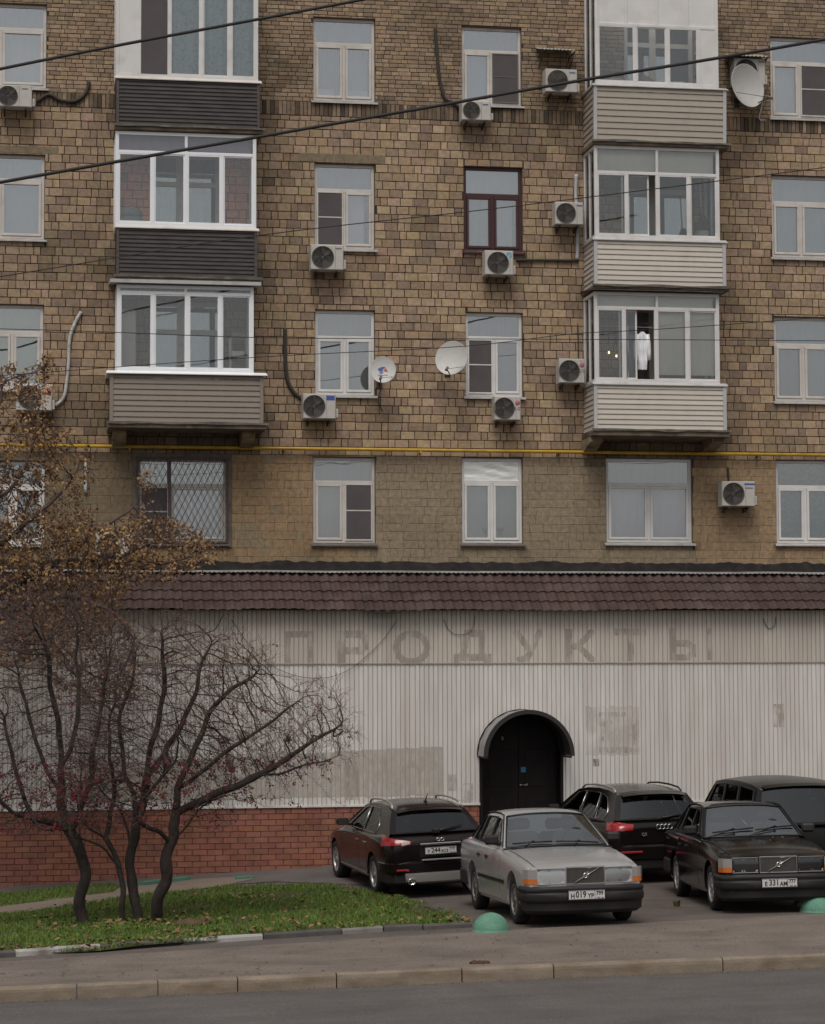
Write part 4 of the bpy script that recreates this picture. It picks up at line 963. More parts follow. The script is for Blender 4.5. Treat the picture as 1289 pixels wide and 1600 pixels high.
for (a, b), sg in LET:
    pm = (a+b)/2; yt, yb = lerp(989, 984, (pm-450)/650)+3, lerp(1040, 1030, (pm-450)/650)-3
    x0, x1 = fx(a, 1010, AY), fx(b, 1010, AY); z1, z0 = fz(pm, yt, AY), fz(pm, yb, AY)
    segs = [((lerp(x0, x1, p[0]), lerp(z0, z1, p[1])), (lerp(x0, x1, q[0]), lerp(z0, z1, q[1]))) for p, q in sg]
    on_ribs(strokes(segs, .125), x0-.1, x1+.1, z0-.12, z1+.1, AY-.0295, letter_m, 'ghost_letter', 4, 44)
# sagging old wires on the sign band
def wire(pts, r, label, Y, name='loose_wire', cat='wire', m_='cable', grp='loose wires on the shop front', local=False):
    pp = [P(a, b, Y) for a, b in pts]; q = []
    for i in range(len(pp)-1):
        p0, p1, p2, p3 = pp[max(i-1, 0)], pp[i], pp[i+1], pp[min(i+2, len(pp)-1)]
        for k in range(8):
            s = k/8; q.append(.5*((2*p1)+(-p0+p2)*s+(2*p0-5*p1+4*p2-p3)*s*s+(-p0+3*p1-3*p2+p3)*s**3))
    q.append(pp[-1]); mb = MB(); mb.tube(q, r, 6); return tag(mb.build(name, G[m_]), label, cat, grp)
wire([(362, 968), (400, 1020), (440, 1048), (490, 1060), (540, 1050), (590, 1010), (622, 968)], .0045, 'thin wire sagging in an arc over the first two ghost letters', AY-.05)
wire([(693, 968), (700, 984), (715, 992), (735, 986), (742, 962)], .005, 'short wire loop hanging under the eaves above the fourth letter', AY-.05)
wire([(1192, 966), (1200, 982), (1210, 978), (1212, 964)], .006, 'short wire loop under the eaves right of the sign', AY-.05)

# ---- metal tile roof: pressed sheets side by side
slope_run = 1.0; PW = 1.12; WPN = 6; rows_ = 4
yE, yT = AY-.27, AY+.9; zE, zT = Z_EAVE+.01, Z_RT
i = 0; x = SX0-.1
while x < SX1:
    mb = MB(); wv = PW/WPN; sagl = RND.uniform(-.02, .012); t = RND.uniform(.86, 1.14); sk = .16
    us = [k/(WPN*8) for k in range(WPN*8+1)]
    vs = []
    for r in range(rows_): vs += [r/rows_+1e-4, r/rows_+.10/rows_, r/rows_+.55/rows_, (r+1)/rows_-1e-4]
    def f(u, v, x=x, sagl=sagl):
        r = min(rows_-1, int(v*rows_)); fr_ = v*rows_-r
        h = .046*(.5+.5*math.cos(2*math.pi*u*WPN))+.030*(1-fr_)
        sc = .02*math.cos(2*math.pi*u*WPN) if fr_ < .2 else 0       # scalloped lower edge of every row
        y = lerp(yE, yT, v); z_ = lerp(zE, zT, v)+sagl*(1-v)
        nx, nz_ = -.55, .83
        return (x+u*(PW+.03)+.0, y+nx*h-sc*.5, z_+nz_*h-sc*.6+(.004 if int(x*7) % 2 else 0))
    mb.grid(f, us, vs, 0, (t, t*RND.uniform(.97, 1.0), t*RND.uniform(.97, 1.02)), False)
    mb.build('roof_sheet', G['tile'], shop); x += PW
mb = MB(); us = np.arange(SX0, SX1, .03)
for off, ya, yb, za, zb_ in ((0, yT-.12, yT+.06, zT+.03, zT+.075),):
    mb.grid(lambda u, v: (u, lerp(ya, yb, v), lerp(za, zb_, v)+.009*math.sin(u*70)*(1-v)+.014*noise.noise(Vector((u*.8, 0, 0)))), list(us), [0, .5, 1])
mb.build('ridge_flashing', mat('ridge_zinc', (.28, .27, .26), .55, metal=.2, var=.2, dirt=(.12, .1, .09), dscale=4, damt=.5), shop)
mb = MB(); mb.box(SX0, SX1, yT+.05, yT+.12, Z_RT-.12, zT+.055); mb.box(SX0, SX1, AY+.0, AY+.9, Z_EAVE, Z_EAVE+.04); mb.build('parapet', G['iron'], shop)
mb = MB(); mb.bbox(fx(577, 958, yE), fx(626, 958, yE), yE-.02, yE+.02, zE-.03, zE+.01, .004); mb.build('eave_gap_shade', G['cable'], shop)  # shade of the open gap under the eaves, put in as a black strip

# ---- door, arched hood
mb = MB(); yD = AY+.28
dpoly = lambda r, zb: [(DXC+r*math.cos(math.pi*k/24), Z_SPR+r*math.sin(math.pi*k/24)) for k in range(25)]+[(DXC-r, zb), (DXC+r, zb)]
zdb = -1.0
mb.prism(dpoly(DR-.005, zdb), lambda a, c, d: (a, d, c), yD+.03, yD+.06)
dr = mb.build('door', G['steel_dark'], shop)
for sg in (-1, 1):
    mb = MB(); xa, xb = (DXC-DR+.09, DXC-.006) if sg < 0 else (DXC+.006, DXC+DR-.09)
    poly = [(xa, zdb), (xb, zdb)]+([(xb, Z_SPR+DR-.12)] if sg < 0 else [])+[(min(max(DXC+(DR-.1)*math.cos(math.pi*k/24), xa), xb), Z_SPR+(DR-.1)*math.sin(math.pi*k/24)) for k in (range(12, 25) if sg < 0 else range(0, 13))]
    if sg > 0: poly = [(xb, zdb)]+poly[2:]+[(xa, zdb)]
    mb.prism(poly, lambda a, c, d: (a, d, c), yD, yD+.035)
    for zz in (.45, 1.3): mb.bbox(xa+.12, xb-.12, yD-.008, yD+.004, zz, zz+.7, .006)
    mb.build('door_leaf', G['steel_dark'], dr)
mb = MB(); zh = fz(817, 1227, yD); xh = fx(817, 1227, yD)
mb.tube([(xh-.07, yD-.03, zh+.02), (xh-.065, yD-.04, zh-.02)], .012, 6); mb.tube([(xh-.07, yD-.04, zh), (xh-.01, yD-.04, zh+.005)], .009, 6); mb.tube([(xh+.06, yD-.03, zh+.03), (xh+.065, yD-.04, zh-.01)], .012, 6); mb.tube([(xh+.0, yD-.04, zh), (xh+.065, yD-.04, zh)], .009, 6)
mb.build('handle', mat('door_chrome', (.5, .5, .48), .3, metal=.8), dr)
mb = MB(); xs_, zs_ = fp(817, 1203, yD); mb.box(xs_-.048, xs_+.048, yD-.011, yD-.0005, zs_-.05, zs_+.05); mb.build('sticker', mat('sticker_blue', (.03, .17, .32), .5), dr)
mb = MB(); xs_, zs_ = fp(784, 1154, yD); mb.bbox(xs_-.02, xs_+.02, yD-.03, yD+.01, zs_-.035, zs_+.035, .006); mb.build('door_bell_lamp', mat('ochre', (.35, .22, .04), .5), dr)
# jamb linings
mb = MB(); ys = (AY-.03, yD+.06)
pts = [(DX1, zdb)]+[(DXC+DR*math.cos(math.pi*k/24), Z_SPR+DR*math.sin(math.pi*k/24)) for k in range(25)]+[(DX0, zdb)]
inn = [(DX1-.05, zdb)]+[(DXC+(DR-.05)*math.cos(math.pi*k/24), Z_SPR+(DR-.05)*math.sin(math.pi*k/24)) for k in range(25)]+[(DX0+.05, zdb)]
n = len(pts)
vs = [(a, ys[0], c) for a, c in pts]+[(a, ys[0], c) for a, c in inn]+[(a, ys[1], c) for a, c in inn]+[(a, ys[1], c) for a, c in pts]
mb.add(vs, [(o*n+i, o*n+i+1, ((o+1) % 4)*n+i+1, ((o+1) % 4)*n+i) for o in range(4) for i in range(n-1)])
mb.build('door_frame', G['steel_dark'], shop)
HD = .72; HR = DR+.025
def hood_f(q, r, y): return (DXC+r*math.cos(q), y, Z_SPR+r*math.sin(q))
mb = MB(); qs = [math.pi*k/40 for k in range(41)]
mb.grid(lambda q, y: hood_f(q, HR+.02+.006*math.cos(q*60), y), qs, [AY-.02, AY-HD*.25, AY-HD*.5, AY-HD*.75, AY-HD], 0)
hood = mb.build('door_hood', mat('hood_zinc', (.33, .32, .32), .45, metal=.35, var=.2, vscale=3, dirt=(.13, .1, .09), dscale=4, damt=.5), shop)
mb = MB(); qs2 = [math.pi*k/80 for k in range(81)]
mb.grid(lambda q, y: hood_f(q, HR-.005+.006*math.cos(q*60), y), qs2, [AY-.02, AY-HD*.5, AY-HD+.01], 0, smooth=False)
mb.build('hood_lining', mat('hood_brown', (.075, .055, .048), .6, var=.2), hood)
for y_ in (AY-HD, AY-.06):
    mb = MB(); w_ = .05
    ri = HR-.04 if y_ < AY-.3 else DR-.02; prof = [(ri, y_-.012), (HR+.035, y_-.012), (HR+.035, y_+w_), (ri, y_+w_)]
    vs = [hood_f(q, r, y) for q in qs for r, y in prof]
    mb.add(vs, [(i*4+k, i*4+(k+1) % 4, (i+1)*4+(k+1) % 4, (i+1)*4+k) for i in range(40) for k in range(4)]+[(0, 1, 2, 3), (163, 162, 161, 160)])
    mb.build('hood_rim', G['cable'] if y_ < AY-.3 else G['steel_dark'], hood)
for sg in (1, -1):
    mb = MB(); xx = DXC+sg*(HR-.03); mb.bbox(xx-.018, xx+.018, AY-HD+.02, AY-.02, Z_SPR-.04, Z_SPR, .004)
    mb.build('hood_bracket', G['iron'], hood)

# ---- red brick base
PC = .106; cnt = 0; restb = MB(); cands = []
z = Z_BASE-.035-PC; r = 0
def rb(mbx, a, b, c, d, yf, t):
    e = .004; mbx.add([(a, AY+.011, c), (b, AY+.011, c), (b, AY+.011, d), (a, AY+.011, d), (a+e, yf, c+e), (b-e, yf, c+e), (b-e, yf, d-e), (a+e, yf, d-e)],
        [(0, 1, 5, 4), (1, 2, 6, 5), (2, 3, 7, 6), (3, 0, 4, 7), (4, 5, 6, 7)], 0, t)
while z > -1.1:
    x = SX0+(.14 if r % 2 else 0)
    while x < SX1:
        a, b = x+.004, x+.272; x += .28
        if b > DX0-.01 and a < DX0: b = DX0-.012
        if a < DX1+.01 and b > DX1: a = DX1+.012
        if DX0 < (a+b)/2 < DX1 or b-a < .03: continue
        k = RND.uniform(.85, 1.12)*(1-.25*max(0, noise.noise(Vector((a*.9, z*1.5, 2))))); t = (.27*k, .105*k*RND.uniform(.92, 1.1), 0.068*k*RND.uniform(.9, 1.15))
        rec = (a, b, z+.004, z+PC-.004, AY-.002+RND.uniform(-.0015, .0015), t)
        vis = fx(30, 1300, AY)-.2 < a and b < fx(760, 1300, AY) and z > gz((a+b)/2, AY)-.08
        if vis: cands.append(rec)
        else: rb(restb, *rec)
    z -= PC; r += 1
mb = MB(); mb.box(SX0, DX0-.011, AY+.0105, AY+.0115, -1.2, Z_BASE); mb.box(DX1+.011, SX1, AY+.0105, AY+.0115, -1.2, Z_BASE)
pl = mb.build('brick_base', mat('base_mortar', (.11, .05, .035), .9), shop)
for i, c in enumerate(cands):
    if i < 300: m1 = MB(); rb(m1, *c); m1.build('brick', G['rust_brick'], pl)
    else: rb(restb, *c)
restb.build('brickwork', G['rust_brick'], pl, kind='stuff')
mb = MB(); mb.bbox(DX0-.3, DX1+.3, AY-.35, AY+.5, -1.0, gz(DXC, AY)+.12, .02); mb.build('door_step', mat('step_concrete', (.2, .18, .16), .9, var=.2), shop)

# ================================================================== ground
def asphalt(name, c, big=.16, spot=(.05, .042, .037), cracks=False):
    M = mat(name, c, .92, var=big, vscale=.9, var2=.22, v2scale=55, bump=.006, bscale=120, dirt=spot, dscale=1.3, damt=.5)
    N = M.node_tree.nodes; L = M.node_tree.links; b = N['Principled BSDF']; src = b.inputs['Base Color'].links[0].from_socket
    tc = N.new('ShaderNodeTexCoord')
    def mul(sock, fac_lo, fac_hi, a, c_):
        nonlocal src
        r = N.new('ShaderNodeMapRange'); r.inputs[1].default_value = a; r.inputs[2].default_value = c_; r.inputs[3].default_value = fac_lo; r.inputs[4].default_value = fac_hi; L.new(sock, r.inputs[0])
        x = N.new('ShaderNodeMix'); x.data_type = 'RGBA'; x.blend_type = 'MULTIPLY'; x.inputs[0].default_value = 1; L.new(src, x.inputs[6]); L.new(r.outputs[0], x.inputs[7]); src = x.outputs[2]
    mp = N.new('ShaderNodeMapping'); mp.inputs['Scale'].default_value = (.35, 3.2, 1); mp.inputs['Rotation'].default_value = (0, 0, .05); L.new(tc.outputs['Object'], mp.inputs[0])
    n = N.new('ShaderNodeTexNoise'); n.inputs['Scale'].default_value = 1.4; n.inputs['Detail'].default_value = 6; L.new(mp.outputs[0], n.inputs['Vector']); mul(n.outputs[0], .9, 1.08, .3, .7)      # tyre wear along the street
    n2 = N.new('ShaderNodeTexNoise'); n2.inputs['Scale'].default_value = 70; n2.inputs['Detail'].default_value = 2; L.new(tc.outputs['Object'], n2.inputs['Vector']); mul(n2.outputs[0], .6, 1.35, .3, .7)  # stone grain
    if cracks:
        wv = N.new('ShaderNodeTexNoise'); wv.inputs['Scale'].default_value = 2.2; L.new(tc.outputs['Object'], wv.inputs['Vector'])
        ad = N.new('ShaderNodeMix'); ad.data_type = 'RGBA'; ad.inputs[0].default_value = .22; L.new(tc.outputs['Object'], ad.inputs[6]); L.new(wv.outputs[1], ad.inputs[7])
        v = N.new('ShaderNodeTexVoronoi'); v.feature = 'DISTANCE_TO_EDGE'; v.inputs['Scale'].default_value = .62; L.new(ad.outputs[2], v.inputs['Vector']); mul(v.outputs[0], .72, 1, .001, .007)
    L.new(src, b.inputs['Base Color']); return M
G['lot'] = asphalt('asphalt_lot', (.118, .094, .082), cracks=True); G['pave'] = asphalt('asphalt_pavement', (.178, .145, .121), .14, (.07, .055, .046))
G['road'] = asphalt('asphalt_road', (.112, .097, .092), .12, (.055, .047, .045)); G['strip'] = asphalt('asphalt_strip', (.125, .107, .10), .12)
# kerb line
K0, K1 = gp(24, 1545), gp(1265, 1494)
KD = Vector((K1.x-K0.x, K1.y-K0.y, 0)).normalized(); KN = Vector((-KD.y, KD.x, 0))     # KN points to the building
def kp(x): t = (x-K0.x)/KD.x; return K0.y+KD.y*t
def ground_grid(name, xs, ysf, dz, m_, kind='structure'):
    mb = MB(); rows = []
    vs = []; nx = len(xs); ny = None
    for x in xs:
        ys = ysf(x); ny = len(ys)
        for y in ys: vs.append((x, y, gz(x, y)+dz))
    mb.add(vs, [(i*ny+j, (i+1)*ny+j, (i+1)*ny+j+1, i*ny+j+1) for i in range(nx-1) for j in range(ny-1)], smooth=True)
    return mb.build(name, m_, None, kind=kind)
xs_l = [-120, -60, -25]+list(np.arange(-15, 30, .75))+[40, 70, 140]
KW = .15
def lot_ys(x):
    k = kp(x)+KW*.6; return [k+(-14-k)*(i/10)**1.0 if k < -14 else k+i*.01 for i in range(11)]+[max(v, k+.2) for v in np.arange(-13.5, -2.9, .5)]+[max(5, k+1), max(60, k+2), max(400, k+3)]
ground_grid('parking_lot', xs_l, lot_ys, 0, G['lot'])
RD = -.155
ground_grid('road', xs_l, lambda x: [-400, -120, -60]+list(np.linspace(kp(x)-8, kp(x)+KW*.7, 14)), RD, G['road'])
# pavement between the road kerb and the parking cars
E0, E1 = gp(735, 1458), gp(1265, 1430)
def pave_back(x):
    t = (x-E0.x)/(E1.x-E0.x); return E0.y+(E1.y-E0.y)*t if t > -3 else E0.y+(E1.y-E0.y)*-3
mb = MB(); xp = [v for v in np.arange(-14, 30, .5)]; nn = 9
vs = []
for x in xp:
    a, b = kp(x)+KW*.7, pave_back(x)+.04*noise.noise(Vector((x*2, 0, 0)))
    for j in range(nn): y = lerp(a, b, j/(nn-1)); vs.append((x, y, gz(x, y)+.006))
mb.add(vs, [(i*nn+j, (i+1)*nn+j, (i+1)*nn+j+1, i*nn+j+1) for i in range(len(xp)-1) for j in range(nn-1)], smooth=True)
mb.build('pavement', G['pave'], None, kind='structure')
# road kerb stones
kb = thing('road_kerb', 'pale worn concrete kerb of long stones between road and pavement', 'kerb', (K0.x, K0.y, gz(K0.x, K0.y)))
joints = [-480, -340, -200, -60, 24-0, 120, 247, 372, 527, 722, 866, 1130, 1300, 1450, 1600, 1750]
joints = [-480, -340, -200, -60, 120, 247, 372, 527, 722, 866, 1130, 1300, 1450, 1600, 1750]
G['kerb'] = mat('kerb_concrete', (.225, .18, .135), .9, var=.18, vscale=3, var2=.15, v2scale=40, bump=.005, bscale=50, dirt=(.13, .085, .05), dscale=2.5, damt=.6, stretch=(1, 1, 3))
def kx(px): 
    lo, hi = -40, 60
    y_ = lerp(1545, 1494, (px-24)/1241); return gp(px, y_).x
for a, b in zip(joints[:-1], joints[1:]):
    xa, xb = kx(a)+.008, kx(b)-.008; mb = MB(); n = 5; tw = RND.uniform(-.006, .006)
    prof = [(0, RD-.1), (0, RD+.1), (.005, -.018+tw), (.022, .002+tw), (KW-.02, .004), (KW, -.015), (KW, RD-.1)]
    vs = []
    for i in range(n+1):
        x = lerp(xa, xb, i/n); y = kp(x)
        for o, h in prof:
            w_ = .006*noise.noise(Vector((x*5, o*9, 1))); vs.append((x+KN.x*(o+w_), y+KN.y*(o+w_), gz(x, y)+h+w_*.7+.006))
    np_ = len(prof)
    mb.add(vs, [(i*np_+j, (i+1)*np_+j, (i+1)*np_+j+1, i*np_+j+1) for i in range(n) for j in range(np_-1)]+[tuple(range(np_)), tuple(n*np_+j for j in reversed(range(np_)))])
    mb.build('kerb_stone', G['kerb'], kb, fixn=True)
# dirt line at the foot of the kerb
mb = MB(); rr = random.Random(5)
for _ in range(900):
    x = rr.uniform(-2, 14); y = kp(x)-abs(rr.gauss(0, .05))-.005; s = rr.uniform(.004, .016); z = gz(x, y)+RD+.002
    q = rr.random()*6
    mb.add([(x+s*math.cos(q+k*2.1), y+s*math.sin(q+k*2.1), z) for k in range(3)]+[(x, y, z+s*.7)], [(0, 1, 3), (1, 2, 3), (2, 0, 3)], 0, rr.choice([(.10, .08, .06), (.2, .16, .12), (.06, .05, .04), (.17, .11, .06)]))
for _ in range(240):
    p = gp(rr.uniform(0, 1289), rr.uniform(1452, 1530)); s = rr.uniform(.004, .014)
    if p.y < kp(p.x)+.2: continue
    q = rr.random()*6; mb.add([(p.x+s*math.cos(q+k*2.1), p.y+s*math.sin(q+k*2.1), p.z+.008) for k in range(3)]+[(p.x, p.y, p.z+.01+s*.5)], [(0, 1, 3), (1, 2, 3), (2, 0, 3)], 0, rr.choice([(.05, .04, .035), (.16, .12, .08), (.07, .05, .04)]))
G['tinted'] = mat('litter', (1, 1, 1), .9, tint=True)
mb.build('grit', G['tinted'], None, kind='stuff')['label'] = 'grit and small litter along the kerb and on the pavement'

# ---- lawn
LAWN = [(-260, 1452), (-120, 1436), (24, 1432), (120, 1417), (190, 1408), (300, 1396), (360, 1390), (430, 1386), (500, 1385), (560, 1393), (610, 1402), (650, 1413), (700, 1430), (733, 1443),
        (735, 1450), (657, 1452), (535, 1460), (412, 1468), (285, 1478), (155, 1489), (24, 1494), (-120, 1506), (-260, 1518)]
LG = [gp(*p) for p in LAWN]
def inpoly(x, y, poly):
    c = False; n = len(poly); j = n-1
    for i in range(n):
        xi, yi, xj, yj = poly[i][0], poly[i][1], poly[j][0], poly[j][1]
        if (yi > y) != (yj > y) and x < (xj-xi)*(y-yi)/(yj-yi)+xi: c = not c
        j = i
    return c
def sheet(poly, dz, name, m_, kind='structure', step=.5):
    # dense outline, flat tessellation refined by a grid of the inside
    pts = []
    for i in range(len(poly)):
        a, b = poly[i], poly[(i+1) % len(poly)]; n = max(1, int((b-a).length/step))
        for k in range(n): pts.append(a.lerp(b, k/n))
    bm = bmesh.new(); vs = [bm.verts.new((p.x, p.y, 0)) for p in pts]; bm.faces.new(vs)
    bmesh.ops.triangulate(bm, faces=bm.faces[:])
    xs = [p.x for p in pts]; ys = [p.y for p in pts]
    for ax, lo, hi in ((0, min(xs), max(xs)), (1, min(ys), max(ys))):
        for v in np.arange(lo+step, hi, step):
            co = Vector((v, 0, 0)) if ax == 0 else Vector((0, v, 0)); no = Vector((1, 0, 0)) if ax == 0 else Vector((0, 1, 0))
            bmesh.ops.bisect_plane(bm, geom=bm.verts[:]+bm.edges[:]+bm.faces[:], plane_co=co, plane_no=no)
    for v in bm.verts: v.co.z = gz(v.co.x, v.co.y)+(dz(v.co.x, v.co.y) if callable(dz) else dz)
    bmesh.ops.recalc_face_normals(bm, faces=bm.faces[:])
    me = bpy.data.meshes.new(name); bm.to_mesh(me); bm.free(); me.materials.append(m_)
    if me.polygons and me.polygons[0].normal.z < 0: me.flip_normals()
    for p in me.polygons: p.use_smooth = True
    o = bpy.data.objects.new(name, me); COL.objects.link(o)
    if kind: o['kind'] = kind
    return o
hump = lambda x, y: .035+.04*noise.noise(Vector((x*.7, y*.7, 0)))
soil = mat('lawn_soil', (.055, .05, .022), .95, var=.4, vscale=3, var2=.3, v2scale=30, bump=.02, bscale=20, dirt=(.075, .045, .022), dscale=1.6, damt=.8)
sheet(LG, hump, 'lawn', soil)
LAWN2 = [(-260, 1424), (-100, 1408), (24, 1398), (100, 1388), (170, 1383), (190, 1385), (178, 1396), (100, 1406), (24, 1416), (-100, 1432), (-260, 1447)]
LG2 = [gp(*p) for p in LAWN2]; sheet(LG2, .02, 'lawn_strip', soil)
# pavement strip along the shop base and the narrow worn path between the two lawns
STRIP = [gp(*p) for p in [(-260, 1422), (-100, 1406), (24, 1392), (100, 1382), (185, 1378), (230, 1383), (300, 1387), (430, 1379), (560, 1384), (700, 1378)]]+[Vector((DX0-.3, AY-.0, 0)), Vector((SX0, AY-.0, 0))]
sheet(STRIP, .012, 'shop_walkway', G['strip'])
PATH = [gp(*p) for p in [(-260, 1449), (-100, 1434), (24, 1414), (100, 1403), (185, 1390), (250, 1382), (312, 1375), (395, 1371), (395, 1376), (340, 1388), (262, 1397), (190, 1405), (120, 1415), (24, 1430), (-100, 1438), (-260, 1454)]]
sheet(PATH, .02, 'path', mat('path_soil', (.20, .155, .12), .9, var=.2, dirt=(.1, .07, .05), dscale=3, damt=.6))
# teal painted low kerb beside the path
mb = MB(); a, b = gp(226, 1386), gp(298, 1377); n = 6
d = (b-a).normalized(); nrm = Vector((-d.y, d.x, 0))
for i in range(2):
    p, q_ = a.lerp(b, i*.55), a.lerp(b, .5 if i == 0 else 1.0)
    vs = [p, q_, q_+nrm*.22, p+nrm*.22]; zz = [gz(v.x, v.y) for v in vs]
    mb.add([(v.x, v.y, z-.02) for v, z in zip(vs, zz)]+[(v.x+.01, v.y+.01, z+.075) for v, z in zip(vs, zz)], [(0, 1, 5, 4), (1, 2, 6, 5), (2, 3, 7, 6), (3, 0, 4, 7), (4, 5, 6, 7)])
tag(mb.build('painted_kerb', mat('kerb_teal', (.06, .17, .12), .8, var=.2, dirt=(.17, .14, .11), dscale=5, damt=.8)), 'low kerb with worn teal paint beside the worn path', 'kerb')
mb = MB(); a, b = gp(368, 1376), gp(398, 1374); mb.bbox(min(a.x, b.x), max(a.x, b.x), a.y-.04, a.y+.04, a.z, a.z+.07, .01); tag(mb.build('painted_kerb', G.get('x') or bpy.data.materials['kerb_teal']), 'small teal kerb stump behind the lawn edge', 'kerb')

# grass
def grass(poly, n, seed, h0, h1, name, base):
    rg = np.random.default_rng(seed); xs = np.array([p.x for p in poly]); ys = np.array([p.y for p in poly])
    lo = np.array([xs.min(), ys.min()]); hi = np.array([xs.max(), ys.max()]); pl_ = [(p.x, p.y) for p in poly]
    V, Fs, T = [], [], []; c = 0; rp = random.Random(seed)
    while c < n:
        x, y = rp.uniform(lo[0], hi[0]), rp.uniform(lo[1], hi[1])
        if not inpoly(x, y, pl_): continue
        dens = noise.noise(Vector((x*1.1, y*1.1, 4)))+.5*noise.noise(Vector((x*3.1, y*3.1, 9)))
        if dens < -.25 and rp.random() < .75: c += 1; continue
        z = gz(x, y)+base(x, y)-.005; h = rp.uniform(h0, h1)*(1+.5*dens); q = rp.random()*6.28; w_ = rp.uniform(.004, .009); lean = rp.uniform(.1, .8)*h; q2 = rp.random()*6.28
        dx, dy = math.cos(q)*w_, math.sin(q)*w_; lx, ly = math.cos(q2)*lean, math.sin(q2)*lean
        k = len(V); V += [(x-dx, y-dy, z), (x+dx, y+dy, z), (x+lx*.45+dx*.6, y+ly*.45+dy*.6, z+h*.65), (x+lx*.45-dx*.6, y+ly*.45-dy*.6, z+h*.65), (x+lx, y+ly, z+h)]
        Fs += [(k, k+1, k+2, k+3), (k+3, k+2, k+4)]
        b_ = rp.uniform(.75, 1.25)*(1+.25*dens)
        col = (.10*b_, .165*b_, .022*b_) if rp.random() < .84 else ((.14*b_, .17*b_, .035*b_) if rp.random() < .7 else (.14*b_, .095*b_, .04*b_))
        T += [col, col]; c += 1
    mb = MB(); mb.v = V; mb.f = Fs; mb.m = [0]*len(Fs); mb.t = T; mb.sm = [False]*len(Fs)
    o = mb.build(name, G['grassm'], None, kind='stuff'); return o
G['grassm'] = mat('grass_blade', (1, 1, 1), .7, tint=True)
grass(LG, 90000, 3, .035, .085, 'grass', hump)['label'] = 'short green grass of the main lawn'
grass(LG2, 11000, 4, .03, .07, 'grass', lambda x, y: .02)['label'] = 'short grass of the narrow strip by the shop'
mb = MB(); rr = random.Random(9); pl_ = [(p.x, p.y) for p in LG]
cnt = 0; LK0, LK1, TB = gp(24, 1494), gp(735, 1450), gp(230, 1450)
while cnt < 1500:
    x, y = rr.uniform(-2, 9), rr.uniform(-18, -7)
    if not inpoly(x, y, pl_): continue
    ky = lerp(LK0.y, LK1.y, (x-LK0.x)/(LK1.x-LK0.x)); edge = y-ky; cl = noise.noise(Vector((x*1.3, y*1.3, 6)))
    wgt = .04+.8*max(0, cl-.08)+1.1*math.exp(-max(0, edge)*3.2)+.9*math.exp(-((x-TB.x)**2+(y-TB.y)**2)/.5)
    if rr.random() > wgt: continue
    s = rr.uniform(.015, .042); q = rr.random()*6.28; zz = gz(x, y)+hump(x, y)+rr.uniform(.02, .09); t1, t2 = rr.uniform(-.6, .6), rr.uniform(-.6, .6)
    pts = [(s*math.cos(q+a)*k_, s*math.sin(q+a)*k_) for a, k_ in ((0, 1.2), (1.2, .7), (2.2, .9), (3.14, 1), (4.1, .9), (5.1, .7))]
    mb.add([(x+a, y+b, zz+a*t1+b*t2) for a, b in pts], [tuple(range(6))], 0, rr.choice([(.17, .095, .04), (.22, .13, .05), (.11, .06, .03), (.25, .17, .07), (.16, .12, .06)])); cnt += 1
for _ in range(260):
    p = gp(rr.uniform(0, 1289), rr.choice([rr.uniform(1462, 1532), rr.uniform(1440, 1475), 1528-rr.random()*rr.random()*30]))
    if p.y < kp(p.x)+.16 or inpoly(p.x, p.y, pl_): continue
    s = rr.uniform(.012, .03); q = rr.random()*6.28; t1 = rr.uniform(-.4, .4)
    pts = [(s*math.cos(q+a)*k_, s*math.sin(q+a)*k_) for a, k_ in ((0, 1.2), (1.2, .7), (2.2, .9), (3.14, 1), (4.1, .9), (5.1, .7))]
    mb.add([(p.x+a, p.y+b, p.z+.014+abs(a*t1)) for a, b in pts], [tuple(range(6))], 0, rr.choice([(.10, .06, .035), (.16, .10, .05), (.07, .045, .03)]))
mb.build('fallen_leaves', G['tinted'], None, kind='stuff')['label'] = 'brown fallen leaves in the lawn grass'

# painted kerb stones of the lawn edge, each a stone of one kerb
lk = thing('lawn_kerb', 'lawn edge kerb of stones painted alternately white and black', 'kerb', gp(400, 1470))
kg = mat('kerb_faded_paint', (.22, .20, .185), .85, var=.2, dirt=(.1, .085, .07), dscale=4, damt=.8); kw = mat('kerb_white_paint', (.38, .36, .345), .85, var=.12, dirt=(.16, .13, .10), dscale=4, damt=.85); kk = mat('kerb_black_paint', (.075, .068, .066), .8, var=.2, dirt=(.14, .12, .10), dscale=4, damt=.55)
KE = [(-260, 1521), (-120, 1508), (24, 1496), (158, 1486), (286, 1477), (412, 1469), (535, 1461), (600, 1456.5), (660, 1454), (737, 1450)]
cols = [kk, kw, kk, kw, kk, kw, kk, kw, kk]
cols = [kw, kk, kw, kk, kw, kk, kg, kk, kk]
for (a, b), c in zip(zip(KE[:-1], KE[1:]), cols):
    if a[0] < 0 and False: continue
    p, q_ = gp(*a), gp(*b); d = (q_-p).normalized(); nr = Vector((-d.y, d.x, 0)).normalized(); p = p+d*.01; q_ = q_-d*.01; n = 4; mb = MB(); vs = []
    prof = [(0, -.05), (0, .055), (.012, .075), (.085, .08), (.10, .06), (.10, -.05)]; drop = RND.uniform(-.006, .006)
    for i in range(n+1):
        w = p.lerp(q_, i/n)
        for o, h in prof:
            e = .007*noise.noise(Vector((w.x*6, o*20, h*9))); v = w+nr*(o+e); vs.append((v.x, v.y, gz(w.x, w.y)+h+e+(drop if h > 0 else 0)))
    m6 = len(prof); mb.add(vs, [(i*m6+j, (i+1)*m6+j, (i+1)*m6+j+1, i*m6+j+1) for i in range(n) for j in range(m6-1)]+[tuple(range(m6)), tuple(n*m6+j for j in reversed(range(m6)))])
    mb.build('kerb_stone', c, lk, fixn=True)
